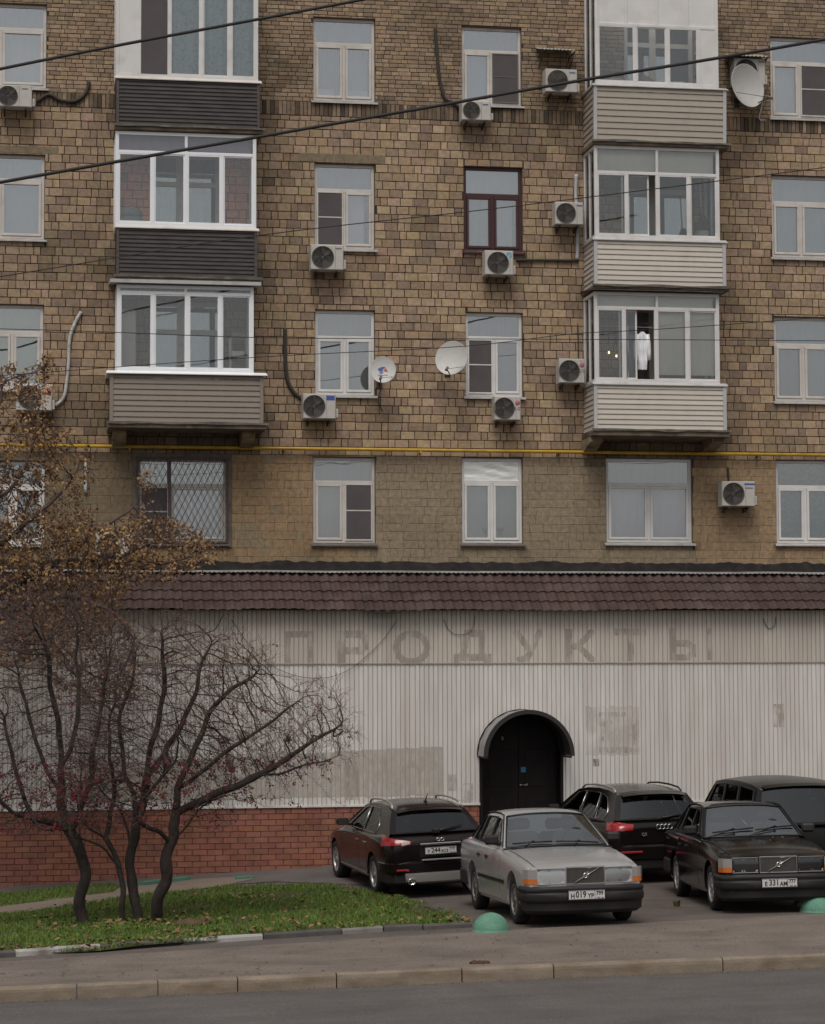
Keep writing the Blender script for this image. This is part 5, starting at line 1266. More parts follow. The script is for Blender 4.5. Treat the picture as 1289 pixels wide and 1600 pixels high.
# right hand lawn edge, low grey stones
p, q_ = gp(733, 1444), gp(650, 1414); mb = MB(); d = (q_-p).normalized(); nr = Vector((-d.y, d.x, 0))
for i in range(4):
    a, b = p.lerp(q_, i/4+.01), p.lerp(q_, (i+1)/4-.01); vs = [a, b, b+nr*.09, a+nr*.09]
    mb = MB(); mb.add([(v.x, v.y, gz(v.x, v.y)-.03) for v in vs]+[(v.x, v.y, gz(v.x, v.y)+.06) for v in vs], [(0, 1, 5, 4), (1, 2, 6, 5), (2, 3, 7, 6), (3, 0, 4, 7), (4, 5, 6, 7)])
    mb.build('kerb_stone', kk, lk, fixn=True)

# green concrete half-sphere bollards
G['bollard'] = mat('bollard_green', (.105, .25, .175), .8, var=.18, vscale=5, var2=.12, v2scale=30, bump=.004, bscale=30, dirt=(.11, .09, .07), dscale=3.5, damt=.75)
def bollard(px, py, R, label):
    p = gp(px, py); t = MB()
    M = Matrix.Translation(p+Vector((0, 0, -.02)))
    prof = [(R*1.03, -.05), (R*1.03, .03)]+[(R*math.cos(math.pi/2*k/14)*(1+.0), .03+R*.98*math.sin(math.pi/2*k/14)) for k in range(15)]
    t.lathe(prof, 36, M=M)
    return tag(t.build('bollard', G['bollard']), label, 'bollard', 'green concrete bollards')
bollard(766.5, 1456, .25, 'green concrete half dome bollard at the lawn corner before the silver car')
bollard(1277, 1425, .25, 'green concrete half dome bollard below the black sedan, cut by the frame')
# clod on the pavement and weeds
p = gp(749, 1507); mb = MB()
for k, (dx, sx, sz) in enumerate(((-.07, .06, .035), (.0, .08, .03), (.08, .05, .025))): lump(mb, (p.x+dx, p.y, p.z+.012), sx, .05, sz, k*3+1, 12, amp=.5)
tag(mb.build('mud_clod', mat('mud', (.075, .04, .022), .95, var=.3, bump=.01, bscale=30)), 'dark brown clod of mud lying on the pavement near the kerb', 'mud')
def weed(px, py, h, label, dry=False):
    p = gp(px, py); rr = random.Random(int(px)); mb = MB()
    for k in range(26):
        q = rr.random()*6.28; l = rr.uniform(.5, 1)*h; s = rr.uniform(.006, .014); o = Vector((math.cos(q), math.sin(q), 0)); e = rr.uniform(.1, .6)*l
        b = p+o*rr.uniform(0, .05); m_ = b+o*e*.5+Vector((0, 0, l*.7)); tp = b+o*e+Vector((0, 0, l)); sd = Vector((-o.y, o.x, 0))*s
        mb.add([b-sd, b+sd, m_+sd*1.3, m_-sd*1.3, tp], [(0, 1, 2, 3), (3, 2, 4)], 0, rr.choice([(.06, .07, .025), (.1, .08, .03)] if not dry else [(.24, .16, .05), (.2, .12, .05)]))
    return tag(mb.build('weed', G['tinted']), label, 'weed', 'weeds in the asphalt')
weed(1057, 1417, .12, 'small dark weed growing from the asphalt before the black sedan')
weed(1250, 1412, .16, 'yellowish dry weed beside the cut off bollard', True)
weed(1243, 1416, .10, 'low dry grass tuft left of the cut off bollard', True)
# three loose stones / leaves by the path: earthen heap on the lawn
p = gp(300, 1452); mb = MB(); lump(mb, (p.x, p.y, p.z+.07), .30, .2, .07, 4, 16, amp=.5)
tag(mb.build('leaf_heap', mat('dead_leaves', (.105, .06, .035), .95, var=.4, vscale=20, bump=.03, bscale=25)), 'small heap of brown leaves on the lawn right of the trunks', 'leaves')

# overhead cables
def ocable(pts, r, Y, label):
    wire(pts, r, label, Y, 'overhead_cable', 'cable', 'cable', 'overhead cables crossing the street')
ocable([(-700, 255), (24, 102), (410, 28), (1000, -80), (1700, -190)], .022, -14, 'thick black cable crossing the top left corner')
ocable([(-700, 412), (24, 280), (640, 172), (900, 126), (1265, 65), (2000, -70)], .024, -14, 'thick black cable rising across the whole facade')
ocable([(-700, 545), (24, 428), (400, 368), (800, 322), (1265, 264), (2000, 170)], .008, -11, 'thin wire crossing the second row of windows')
ocable([(-700, 500), (24, 514), (400, 527), (700, 529), (1265, 532), (2000, 540)], .006, -11, 'nearly level thin wire before the third row of windows')
ocable([(-700, 640), (24, 585), (400, 558), (720, 541), (900, 521), (1130, 507), (2000, 440)], .006, -11, 'rising thin wire before the third row of windows')
# ================================================================== cars (local axes: x forward, y left, z up, origin on the ground)
def paint(name, c, metal=.0, rough=.32, coat=.5, dust=(.16, .13, .11), damt=.25):
    return mat(name, c, rough, metal=metal, var=.04, vscale=1.5, coat=coat, spec=.35 if c[0] > .2 else .3, dirt=dust, dscale=.8, damt=damt)
G['p_silver'] = paint('paint_silver', (.55, .55, .55), .5, .26, .5, (.50, .475, .45), .3)
G['p_black'] = paint('paint_black', (.008, .0068, .0068), .0, .13, .15, (.014, .012, .0115), .25)
G['p_plum'] = paint('paint_dark_plum', (.0095, .0055, .0062), .0, .13, .2, (.014, .011, .0105), .2)
G['p_brown'] = paint('paint_dark_brown', (.009, .007, .0065), .0, .14, .15, (.022, .018, .016), .2)
G['p_dark'] = paint('paint_dark_green', (.007, .0075, .007), .0, .25, .05, (.02, .018, .016), .2)
G['plastic'] = mat('bumper_plastic', (.011, .0095, .0098), .6, var=.1, dirt=(.035, .03, .027), dscale=3, damt=.35)
G['rubber'] = mat('tyre_rubber', (.011, .0095, .009), .85, var=.15, dirt=(.06, .048, .04), dscale=5, damt=.5)
G['rim_grey'] = mat('rim_alloy', (.23, .22, .21), .45, metal=.6, dirt=(.08, .065, .055), dscale=6, damt=.6)
G['rim_bright'] = mat('rim_bright', (.45, .44, .43), .35, metal=.7, dirt=(.1, .08, .07), dscale=6, damt=.4)
G['chrome'] = mat('chrome', (.62, .61, .60), .18, metal=1)
G['skid'] = mat('skid_silver', (.42, .40, .38), .4, metal=.6)
G['cabin'] = mat('cabin_dark', (.022, .02, .02), .85); G['seat'] = mat('seat_cloth', (.05, .045, .043), .9, var=.1)
G['cglass'] = glass_mat('car_glass', (.62, .70, .67), .06)
G['cglass_ws'] = glass_mat('windscreen_glass', (.68, .75, .72), .3)
G['cglass_dark'] = glass_mat('tinted_car_glass', (.30, .33, .33), .07)
G['lamp_clear'] = glass_mat('lamp_glass', (.92, .93, .94), .06, .03)
G['lamp_red'] = mat('tail_lens_red', (.30, .012, .016), .2, coat=.6); G['lamp_orange'] = mat('indicator_orange', (.52, .13, .02), .25, coat=.6)
G['lamp_white'] = mat('tail_lens_clear', (.55, .38, .34), .25, coat=.6); G['reflector'] = mat('lamp_reflector', (.34, .34, .34), .35, metal=.3); G['side_lens'] = mat('side_lens', (.27, .245, .23), .3, coat=.5)
G['plate_white'] = mat('plate_white', (.56, .55, .53), .5, dirt=(.3, .26, .22), dscale=6, damt=.3); G['plate_black'] = mat('plate_black', (.015, .013, .013), .6)
G['trim_black'] = mat('trim_black', (.008, .007, .007), .5)

def section(x, zb, zs, w, wsh, zt):
    return [(0, zb), (w*.80, zb), (w*.93, zb+.03), (w*.975, zb+.10), (w*.995, lerp(zb, zs, .38)), (w, lerp(zb, zs, .60)), (w*.992, lerp(zb, zs, .80)),
            (lerp(w, wsh, .45), zs-.035), (wsh, zs-.004), (wsh-.03, lerp(zs, zt, .28)), (wsh*.72, lerp(zs, zt, .66)), (wsh*.38, lerp(zs, zt, .91)), (0, zt)]
def loft_body(st):
    vs, fs = [], []; n = None
    for s_ in st:
        h = section(*s_); ring_ = [(y, z) for y, z in h]+[(-y, z) for y, z in h[-2:0:-1]]; n = len(ring_)
        vs += [(s_[0], y, z) for y, z in ring_]
    for i in range(len(st)-1):
        for k in range(n): k2 = (k+1) % n; fs.append((i*n+k, i*n+k2, (i+1)*n+k2, (i+1)*n+k))
    fs.append(tuple(range(n))); fs.append(tuple((len(st)-1)*n+k for k in reversed(range(n))))
    return vs, fs
def mesh_obj(name, vs, fs, m_, parent):
    mb = MB(); mb.add(vs, fs); return mb.build(name, m_, parent, world=False, fixn=True)
def cut_arches(o, axles, R, w):
    me = bpy.data.meshes.new('cut'); bm = bmesh.new()
    for xa in axles:
        for sg in (1, -1):
            bmesh.ops.create_cone(bm, cap_ends=True, segments=36, radius1=R, radius2=R, depth=.5, matrix=Matrix.Translation((xa, sg*(w-.02), R-.045)) @ Matrix.Rotation(math.pi/2, 4, 'X'))
    bm.to_mesh(me); bm.free(); c = bpy.data.objects.new('cut', me); COL.objects.link(c)
    md = o.modifiers.new('b', 'BOOLEAN'); md.object = c; md.operation = 'DIFFERENCE'; md.solver = 'EXACT'
    pm = o.parent; mw = o.matrix_basis.copy(); o.parent = None
    bpy.context.view_layer.update(); dg = bpy.context.evaluated_depsgraph_get()
    nm = bpy.data.meshes.new_from_object(o.evaluated_get(dg)); o.modifiers.clear(); old = o.data; o.data = nm; nm.name = old.name
    bpy.data.objects.remove(c); o.parent = pm; o.matrix_basis = mw
    nm.polygons.foreach_set('use_smooth', [True]*len(nm.polygons)); nm.set_sharp_from_angle(angle=math.radians(33))
def bvh_of(o): o.data.calc_loop_triangles(); return BVHTree.FromPolygons([v.co.copy() for v in o.data.vertices], [tuple(p.vertices) for p in o.data.loop_triangles])
def decal(mb, bvh, c4, dirn, n=8, m=3, off=.004, skirt=.02, mi=0):
    c4 = [Vector(c) for c in c4]; d = Vector(dirn).normalized(); top, bot = [], []
    for i in range(n+1):
        for j in range(m+1):
            u, v = i/n, j/m; p = c4[0]*(1-u)*(1-v)+c4[1]*u*(1-v)+c4[2]*u*v+c4[3]*(1-u)*v
            l, nn, _, _ = bvh.ray_cast(p, d)
            if l is None: l, nn, _, _ = bvh.find_nearest(p)
            if nn.dot(d) > 0: nn = -nn
            top.append(l+nn*off); bot.append(l-nn*skirt)
    I = lambda i, j: i*(m+1)+j; N = len(top); fs = [(I(i, j), I(i+1, j), I(i+1, j+1), I(i, j+1)) for i in range(n) for j in range(m)]
    edge = [(i, 0) for i in range(n)]+[(n, j) for j in range(m)]+[(i, m) for i in range(n, 0, -1)]+[(0, j) for j in range(m, 0, -1)]
    for a, b in zip(edge, edge[1:]+edge[:1]): fs.append((I(*a), N+I(*a), N+I(*b), I(*b)))
    mb.add(top+bot, fs, mi, smooth=True)
def dpart(name, m_, parent, bvh, *args, **kw):
    mb = MB()
    lst = args[0] if isinstance(args[0], list) and isinstance(args[0][0], tuple) and isinstance(args[0][0][0], list) else [args]
    for a in lst: decal(mb, bvh, *a, **kw)
    o = mb.build(name, m_, parent, world=False, fixn=True); o.data.set_sharp_from_angle(angle=math.radians(50)); return o
def lbox(name, m_, parent, x0, x1, y0, y1, z0, z1, b=.01, M=None):
    mb = MB(); mb.bbox(x0, x1, y0, y1, z0, z1, b, M=M); return mb.build(name, m_, parent, world=False)
def plan_solid(name, m_, parent, half, levels, cx):
    """half: plan outline (x,y>=0) from the outside end to the middle; mirrored; levels: (z, inset)"""
    poly = half+[(x, -y) for x, y in reversed(half) if y > 1e-6]; n = len(poly); vs = []
    for z, ins in levels:
        for x, y in poly: vs.append((x-ins*(1 if x > cx else -1)*(1 if abs(x-cx) > .05 else 0), y-ins*(0 if abs(y) < 1e-6 else math.copysign(min(1, abs(y)/.5), y)), z))
    fs = [(i*n+k, i*n+(k+1) % n, (i+1)*n+(k+1) % n, (i+1)*n+k) for i in range(len(levels)-1) for k in range(n)]
    t = tessellate_polygon([[Vector((x, y, 0)) for x, y in poly]]); fs += [tuple(a) for a in t]+[tuple(i+(len(levels)-1)*n for i in reversed(a)) for a in t]
    o = mesh_obj(name, vs, fs, m_, parent); o.data.polygons.foreach_set('use_smooth', [True]*len(o.data.polygons)); o.data.set_sharp_from_angle(angle=math.radians(40)); return o
def wheel(parent, x, y, R, w, rim_m, spokes, sg, steer=0):
    M = Matrix.Translation((x, y, R)) @ Matrix.Rotation(steer, 4, 'Z') @ Matrix.Rotation(-sg*math.pi/2, 4, 'X')   # local z points outwards
    r = R*.66; mb = MB()
    mb.lathe([(r, -w/2), (R*.9, -w/2), (R*.985, -w*.36), (R, -w*.2), (R, w*.2), (R*.985, w*.36), (R*.93, w*.47), (R*.80, w/2), (r+.01, w*.46), (r, w*.42), (r, -w/2)], 40, M=M)
    t = mb.build('wheel', G['rubber'], parent, world=False)
    mb = MB(); mb.lathe([(r*1.0, w*.43), (r*.97, w*.45), (r*.93, w*.40), (r*.90, w*.2), (r*.25, w*.12), (0, w*.12)], 40, M=M)
    rim = mb.build('rim_dish', G['ac_dark'], t, world=False)
    mb = MB()
    for k in range(spokes):
        q = 2*math.pi*k/spokes; Q = M @ Matrix.Rotation(q, 4, 'Z'); wd = r*(1.15 if spokes < 8 else 1.0)/spokes
        vs = [(r*.12, -wd*.8, w*.36), (r*.96, -wd*1.15, w*.37), (r*.96, wd*1.15, w*.37), (r*.12, wd*.8, w*.36)]
        vs = [Q @ Vector(v) for v in vs]+[Q @ Vector((v[0], v[1]*1.1, v[2]-.03)) for v in vs]
        mb.add(vs, [(0, 1, 2, 3), (0, 4, 5, 1), (2, 6, 7, 3), (3, 7, 4, 0), (1, 5, 6, 2)])
    mb.lathe([(r*.24, w*.34), (r*.22, w*.41), (0, w*.42)], 20, M=M); mb.lathe([(r*1.0, w*.45), (r*.97, w*.475), (r*.91, w*.45), (r*.90, w*.3)], 40, M=M)
    mb.build('rim', rim_m, t, world=False, fixn=True); return t
def number_plate(parent, p, nx, txt, reg):
    """plate centred at p, facing +x or -x (nx)"""
    x, y, z = p; L, H = .52, .112; M0 = Matrix.Translation(p) @ Matrix.Rotation(math.pi/2 if nx > 0 else -math.pi/2, 4, 'Z') @ FRONT   # local x to the right as read, y up, z out
    mb = MB(); mb.bbox(-L/2-.012, L/2+.012, -H/2-.012, H/2+.012, -.012, .002, .004, M=M0); t = mb.build('number_plate', G['plastic'], parent, world=False)
    mb = MB(); mb.bbox(-L/2, L/2, -H/2, H/2, .0, .006, .003, M=M0); mb.build('plate', G['plate_white'], t, world=False)
    T = lambda a, b: M0 @ Matrix.Translation((a, b, .0075))
    text_mesh(txt[0], .082, t, G['plate_black'], T(-.205, -.012), bold=.0022); text_mesh(txt[1:4], .112, t, G['plate_black'], T(-.085, .004) @ Matrix.Diagonal((.92, 1, 1, 1)), bold=.0025)
    text_mesh(txt[4:], .082, t, G['plate_black'], T(.058, -.012) @ Matrix.Diagonal((.95, 1, 1, 1)), bold=.0022); text_mesh(reg, .072, t, G['plate_black'], T(.187, .018) @ Matrix.Diagonal((.95, 1, 1, 1)), bold=.0018); text_mesh('RUS', .026, t, G['plate_black'], T(.172, -.038), bold=.0006)
    mb = MB(); mb.box(-.0035+.117, .0035+.117, -H/2, H/2, .0055, .0075, M=M0)
    for a, b in ((-L/2+.004, L/2-.004),):
        for zz in (-H/2+.005, H/2-.005): mb.box(a, b, zz-.0018, zz+.0018, .0055, .0074, M=M0)
    for k, mm in enumerate(('plate_white', 'blue', 'red')): pass
    mb.build('plate_lines', G['plate_black'], t, world=False)
    for k, mm in enumerate(('blue', 'red')):
        mb = MB(); mb.box(.212, .242, -.036-.010*k-.005, -.036-.010*k+.005, .0055, .0073, M=M0); mb.build('flag_stripe', G[mm], t, world=False)
    return t
def smooth_loft(o): return o
def build_car(name, label, cat, loc, head, S_, group=None):
    t = thing(name, label, cat, loc, head, group)
    # sit on the sloping ground
    f = Vector((math.cos(head), math.sin(head), 0)); l = Vector((-f.y, f.x, 0)); L0 = Vector(loc)
    g = lambda v: gz(L0.x+v.x, L0.y+v.y)
    a = (g(f*S_['xf'])-g(f*S_['xr']))/(S_['xf']-S_['xr']); b = (g(l*.75)-g(l*-.75))/1.5
    t.location.z = (g(f*S_['xf'])*(-S_['xr'])+g(f*S_['xr'])*S_['xf'])/(S_['xf']-S_['xr'])
    xx = (f+Vector((0, 0, a))).normalized(); yy = (l+Vector((0, 0, b))).normalized(); zz = xx.cross(yy).normalized(); yy = zz.cross(xx)
    t.rotation_euler = Matrix((xx, yy, zz)).transposed().to_euler(); t.scale = (1, S_.get('sy', 1), S_.get('sz', 1))
    pm = G[S_['paint']]; R, w = S_['R'], S_['w']
    vs, fs = loft_body(S_['st']); body = mesh_obj('body', vs, fs, pm, t)
    md = body.modifiers.new('s', 'BEVEL'); md.width = .018; md.segments = 2; md.limit_method = 'ANGLE'; md.angle_limit = math.radians(38)
    cut_arches(body, (S_['xf'], S_['xr']), R+S_.get('gap', .055), w)
    # wheels
    for xa in (S_['xf'], S_['xr']):
        for sg in (1, -1): wheel(t, xa, sg*(w-.125), R, S_.get('tw', .2), G[S_['rim']], S_['spokes'], sg, S_.get('steer', 0) if xa > 0 else 0)
    lbox('underbody', G['trim_black'], t, S_['xr']-.5, S_['xf']+.5, -w+.28, w-.28, .17, S_['zbelt']-.12, .03)
    # greenhouse
    gh = S_['gh']; zb_, zr_ = S_['zbelt'], S_['zroof']; yb_, yt_ = S_['yb'], S_['yt']
    ys = lambda z: lerp(yb_, yt_, ((z-zb_)/(zr_-zb_)) if z > zb_ else (z-zb_)/(zr_-zb_))
    bow = lambda z: .022*math.sin(math.pi*max(0, min(1, (z-zb_)/(zr_-zb_))))
    ysd = lambda z: ys(z)+bow(z)
    fb, ft, roof, rt, rb_ = gh['fb'], gh['ft'], gh['roof'], gh['rt'], gh['rb']
    crown = S_.get('crown', .045); cr = lambda u: crown*(1-abs(u)**2.6)
    bl = S_.get('bulge', .12)
    shell = MB()
    def patch(A, Bc, nv, bu, b0, b1, name, gm, arch=0.0, bulge_dir=1):
        us = sorted(set([-1, -1+bu, 1-bu, 1]+[k/8 for k in range(-7, 8)])); vv = sorted(set([0, b0, 1-b1, 1]+[k/nv for k in range(1, nv)]))
        def f(u, v):
            a, c = Vector(A(u)), Vector(Bc(u)); p = a.lerp(c, v)
            if abs(abs(u)-1) < 1e-6: p.y = math.copysign(ysd(p.z), u)
            return p
        gl = MB()
        for i in range(len(us)-1):
            for j in range(len(vv)-1):
                um, vm = (us[i]+us[i+1])/2, (vv[j]+vv[j+1])/2; q = [f(us[i], vv[j]), f(us[i+1], vv[j]), f(us[i+1], vv[j+1]), f(us[i], vv[j+1])]
                if abs(um) < 1-bu and b0 < vm < 1-b1: gl.add(q, [(0, 1, 2, 3)], smooth=True)
                else: shell.add(q, [(0, 1, 2, 3)], smooth=True)
        g_ = gl.build(name, G[gm], t, world=False, fixn=True); return f
    wsb = lambda u: (fb[0]+bl*(1-u*u), u*ysd(fb[1]), fb[1]+.015*(1-u*u)); wst = lambda u: (ft[0]+bl*.55*(1-u*u), u*ysd(ft[1]), ft[1]+cr(u))
    wf = patch(wsb, wst, 6, S_.get('pil', .075), .03, .06, 'windscreen', S_.get('wsg', 'cglass_ws'))
    br = S_.get('rbulge', .08)
    rwt = lambda u: (rt[0]-br*.5*(1-u*u), u*ysd(rt[1]), rt[1]+cr(u)); rwb = lambda u: (rb_[0]-br*(1-u*u), u*ysd(rb_[1]), rb_[1]+.012*(1-u*u))
    rf = patch(rwb, rwt, 6, S_.get('rpil', .12), S_.get('rw0', .06), .08, 'rear_window', S_.get('rwg', 'cglass'))
    edge = [ft]+roof+[rt]; us = [-1, -.97, -.9]+[k/8 for k in range(-6, 7)]+[.9, .97, 1]
    def rooff(k, u):
        x, z = edge[k]; s_ = k/(len(edge)-1); dx = lerp(bl*.55, -br*.5, s_)*(1-u*u); return Vector((x+dx, u*ysd(z), z+cr(u)))
    shell.add([rooff(k, u) for k in range(len(edge)) for u in us], [(k*len(us)+i, (k+1)*len(us)+i, (k+1)*len(us)+i+1, k*len(us)+i+1) for k in range(len(edge)-1) for i in range(len(us)-1)], smooth=True)
    outline = [fb]+gh.get('belt', [])+[rb_]; outline = [rb_]+[rt]+list(reversed(roof))+[ft, fb]+[(fb[0], zb_-.06)]+[(rb_[0], zb_-.06)]
    wins = S_['wins']
    for sg in (1, -1):
        polys = [[Vector((x, z, 0)) for x, z in p] for p in [outline]+wins]; tri = tessellate_polygon(polys); flat = [v for p in polys for v in p]
        shell.add([(v.x, sg*ysd(v.y), v.y) for v in flat], [tuple(a) for a in tri])
        for p in wins:
            g_ = MB(); g_.prism([(x, z) for x, z in p], lambda a, c, d: (a, sg*(ysd(c)-d), c), .010, .014); g_.build('side_window', G[S_.get('swg', 'cglass')], t, world=False, fixn=True)
            pp = [(x, sg*(ysd(z)+.003), z) for x, z in p]; trim = MB(); trim.tube(pp+pp[:1], S_.get('trimr', .012), 5, cap=False); trim.build('window_trim', G[S_.get('trim', 'trim_black')], t, world=False)
    cab = shell.build('roof_and_pillars', pm, t, world=False, fixn=True); cab.data.polygons.foreach_set('use_smooth', [True]*len(cab.data.polygons)); cab.data.set_sharp_from_angle(angle=math.radians(32))
    # cabin
    zc = zb_-.015
    lbox('dashboard', G['cabin'], t, ft[0]+.25, fb[0]-.02, -yb_+.1, yb_-.1, zb_-.1, zb_+.045, .03)
    mb = MB(); mb.box(rb_[0]+.25, fb[0]-.1, -yb_+.06, yb_-.06, zb_-.08, zb_+.012); mb.build('cabin_floor', G['cabin'], t, world=False)
    for x_, hh in S_.get('seats', ((.05, .25), (-.85, .2))):
        for y_ in (.36, -.36):
            M = Matrix.Translation((x_, y_, zb_-.05)) @ Matrix.Rotation(-.25, 4, 'Y'); s_ = lbox('seat', G['seat'], t, -.07, .07, -.25, .25, -.05, hh, .05, M)
            lbox('headrest', G['seat'], s_, -.05, .05, -.13, .13, hh+.03, hh+.19, .04, M)
    mb = MB(); mb.tube([(ft[0]+.36+.16*math.sin(q)*.4, .37+.19*math.cos(q), zb_+.07+.17*math.sin(q)) for q in [2*math.pi*k/20 for k in range(21)]], .014, 5, cap=False); mb.build('steering_wheel', G['cabin'], t, world=False)
    bv = bvh_of(body)
    # doors: panels a little proud, dark joint round them
    for sg in (1, -1):
        for (xa, xb) in S_['doors']:
            z0, z1 = S_['doorz']; yo = sg*1.4
            c = lambda e: [(xa+e, yo, z0-e), (xb-e, yo, z0-e), (xb-e, yo, z1+e), (xa+e, yo, z1+e)]
            j_ = dpart('door_joint', G['trim_black'], t, bv, c(.016), (0, -sg, 0), n=12, m=8, off=.0012, skirt=.002)
            d_ = dpart('door', pm, t, bv, c(-.0), (0, -sg, 0), n=12, m=8, off=.0035, skirt=.001)
            xh = xb+.14 if xb < xa else xa+.14; hz = z1-.11
            l_, nn, _, _ = bv.ray_cast(Vector((xh, yo, hz)), Vector((0, -sg, 0)))
            if l_ is not None:
                mb = MB(); mb.bbox(xh-.085, xh+.085, l_.y-.012, l_.y+.022*1, hz-.018, hz+.018, .008) if sg > 0 else mb.bbox(xh-.085, xh+.085, l_.y-.022, l_.y+.012, hz-.018, hz+.018, .008)
                mb.build('handle', G[S_.get('handle', 'trim_black')], d_, world=False)
        # mirror
        xm_, zm_ = S_['mirror']; ym = ysd(zm_)+.03
        mb = MB(); M = Matrix.Translation((xm_, sg*(ym+.11), zm_+.07)) @ Matrix.Rotation(sg*-.12, 4, 'Z'); mb.bbox(-.045, .055, -.105, .105, -.065, .065, .03, M=M); mb.bbox(-.03, .03, -.17, -.08, -.075, -.03, .01, M=M) if sg > 0 else mb.bbox(-.03, .03, .08, .17, -.075, -.03, .01, M=M)
        mr = mb.build('wing_mirror', G[S_.get('mirror_m', 'plastic')], t, world=False); mb = MB(); mb.box(-.049, -.0455, -.085, .085, -.05, .05, M=M); mb.build('mirror_glass', G['cabin'], mr, world=False)
    return dict(t=t, body=body, bv=bv, ysd=ysd, wf=wf, rf=rf, pm=pm, S=S_)
def wiper(c, u0, v0, u1, v1, uo, which='wf', mirror=1):
    f = c[which]; n = Vector((.02, 0, .02)) if which == 'wf' else Vector((-.02, 0, .012)); a, b = f(u0, v0)+n, f(u1, v1)+n
    mb = MB(); mb.tube([a, a.lerp(b, .5)+n*.3, b], .011, 5); mid = a.lerp(b, .48)+n*.9; mb.tube([f(uo, .0)+n*.4, mid+n*.5], .010, 5); mb.bbox(-.03, .03, -.018, .018, -.012, .012, .004, M=Matrix.Translation(mid)); mb.build('wiper', G['trim_black'], c['t'], world=False)

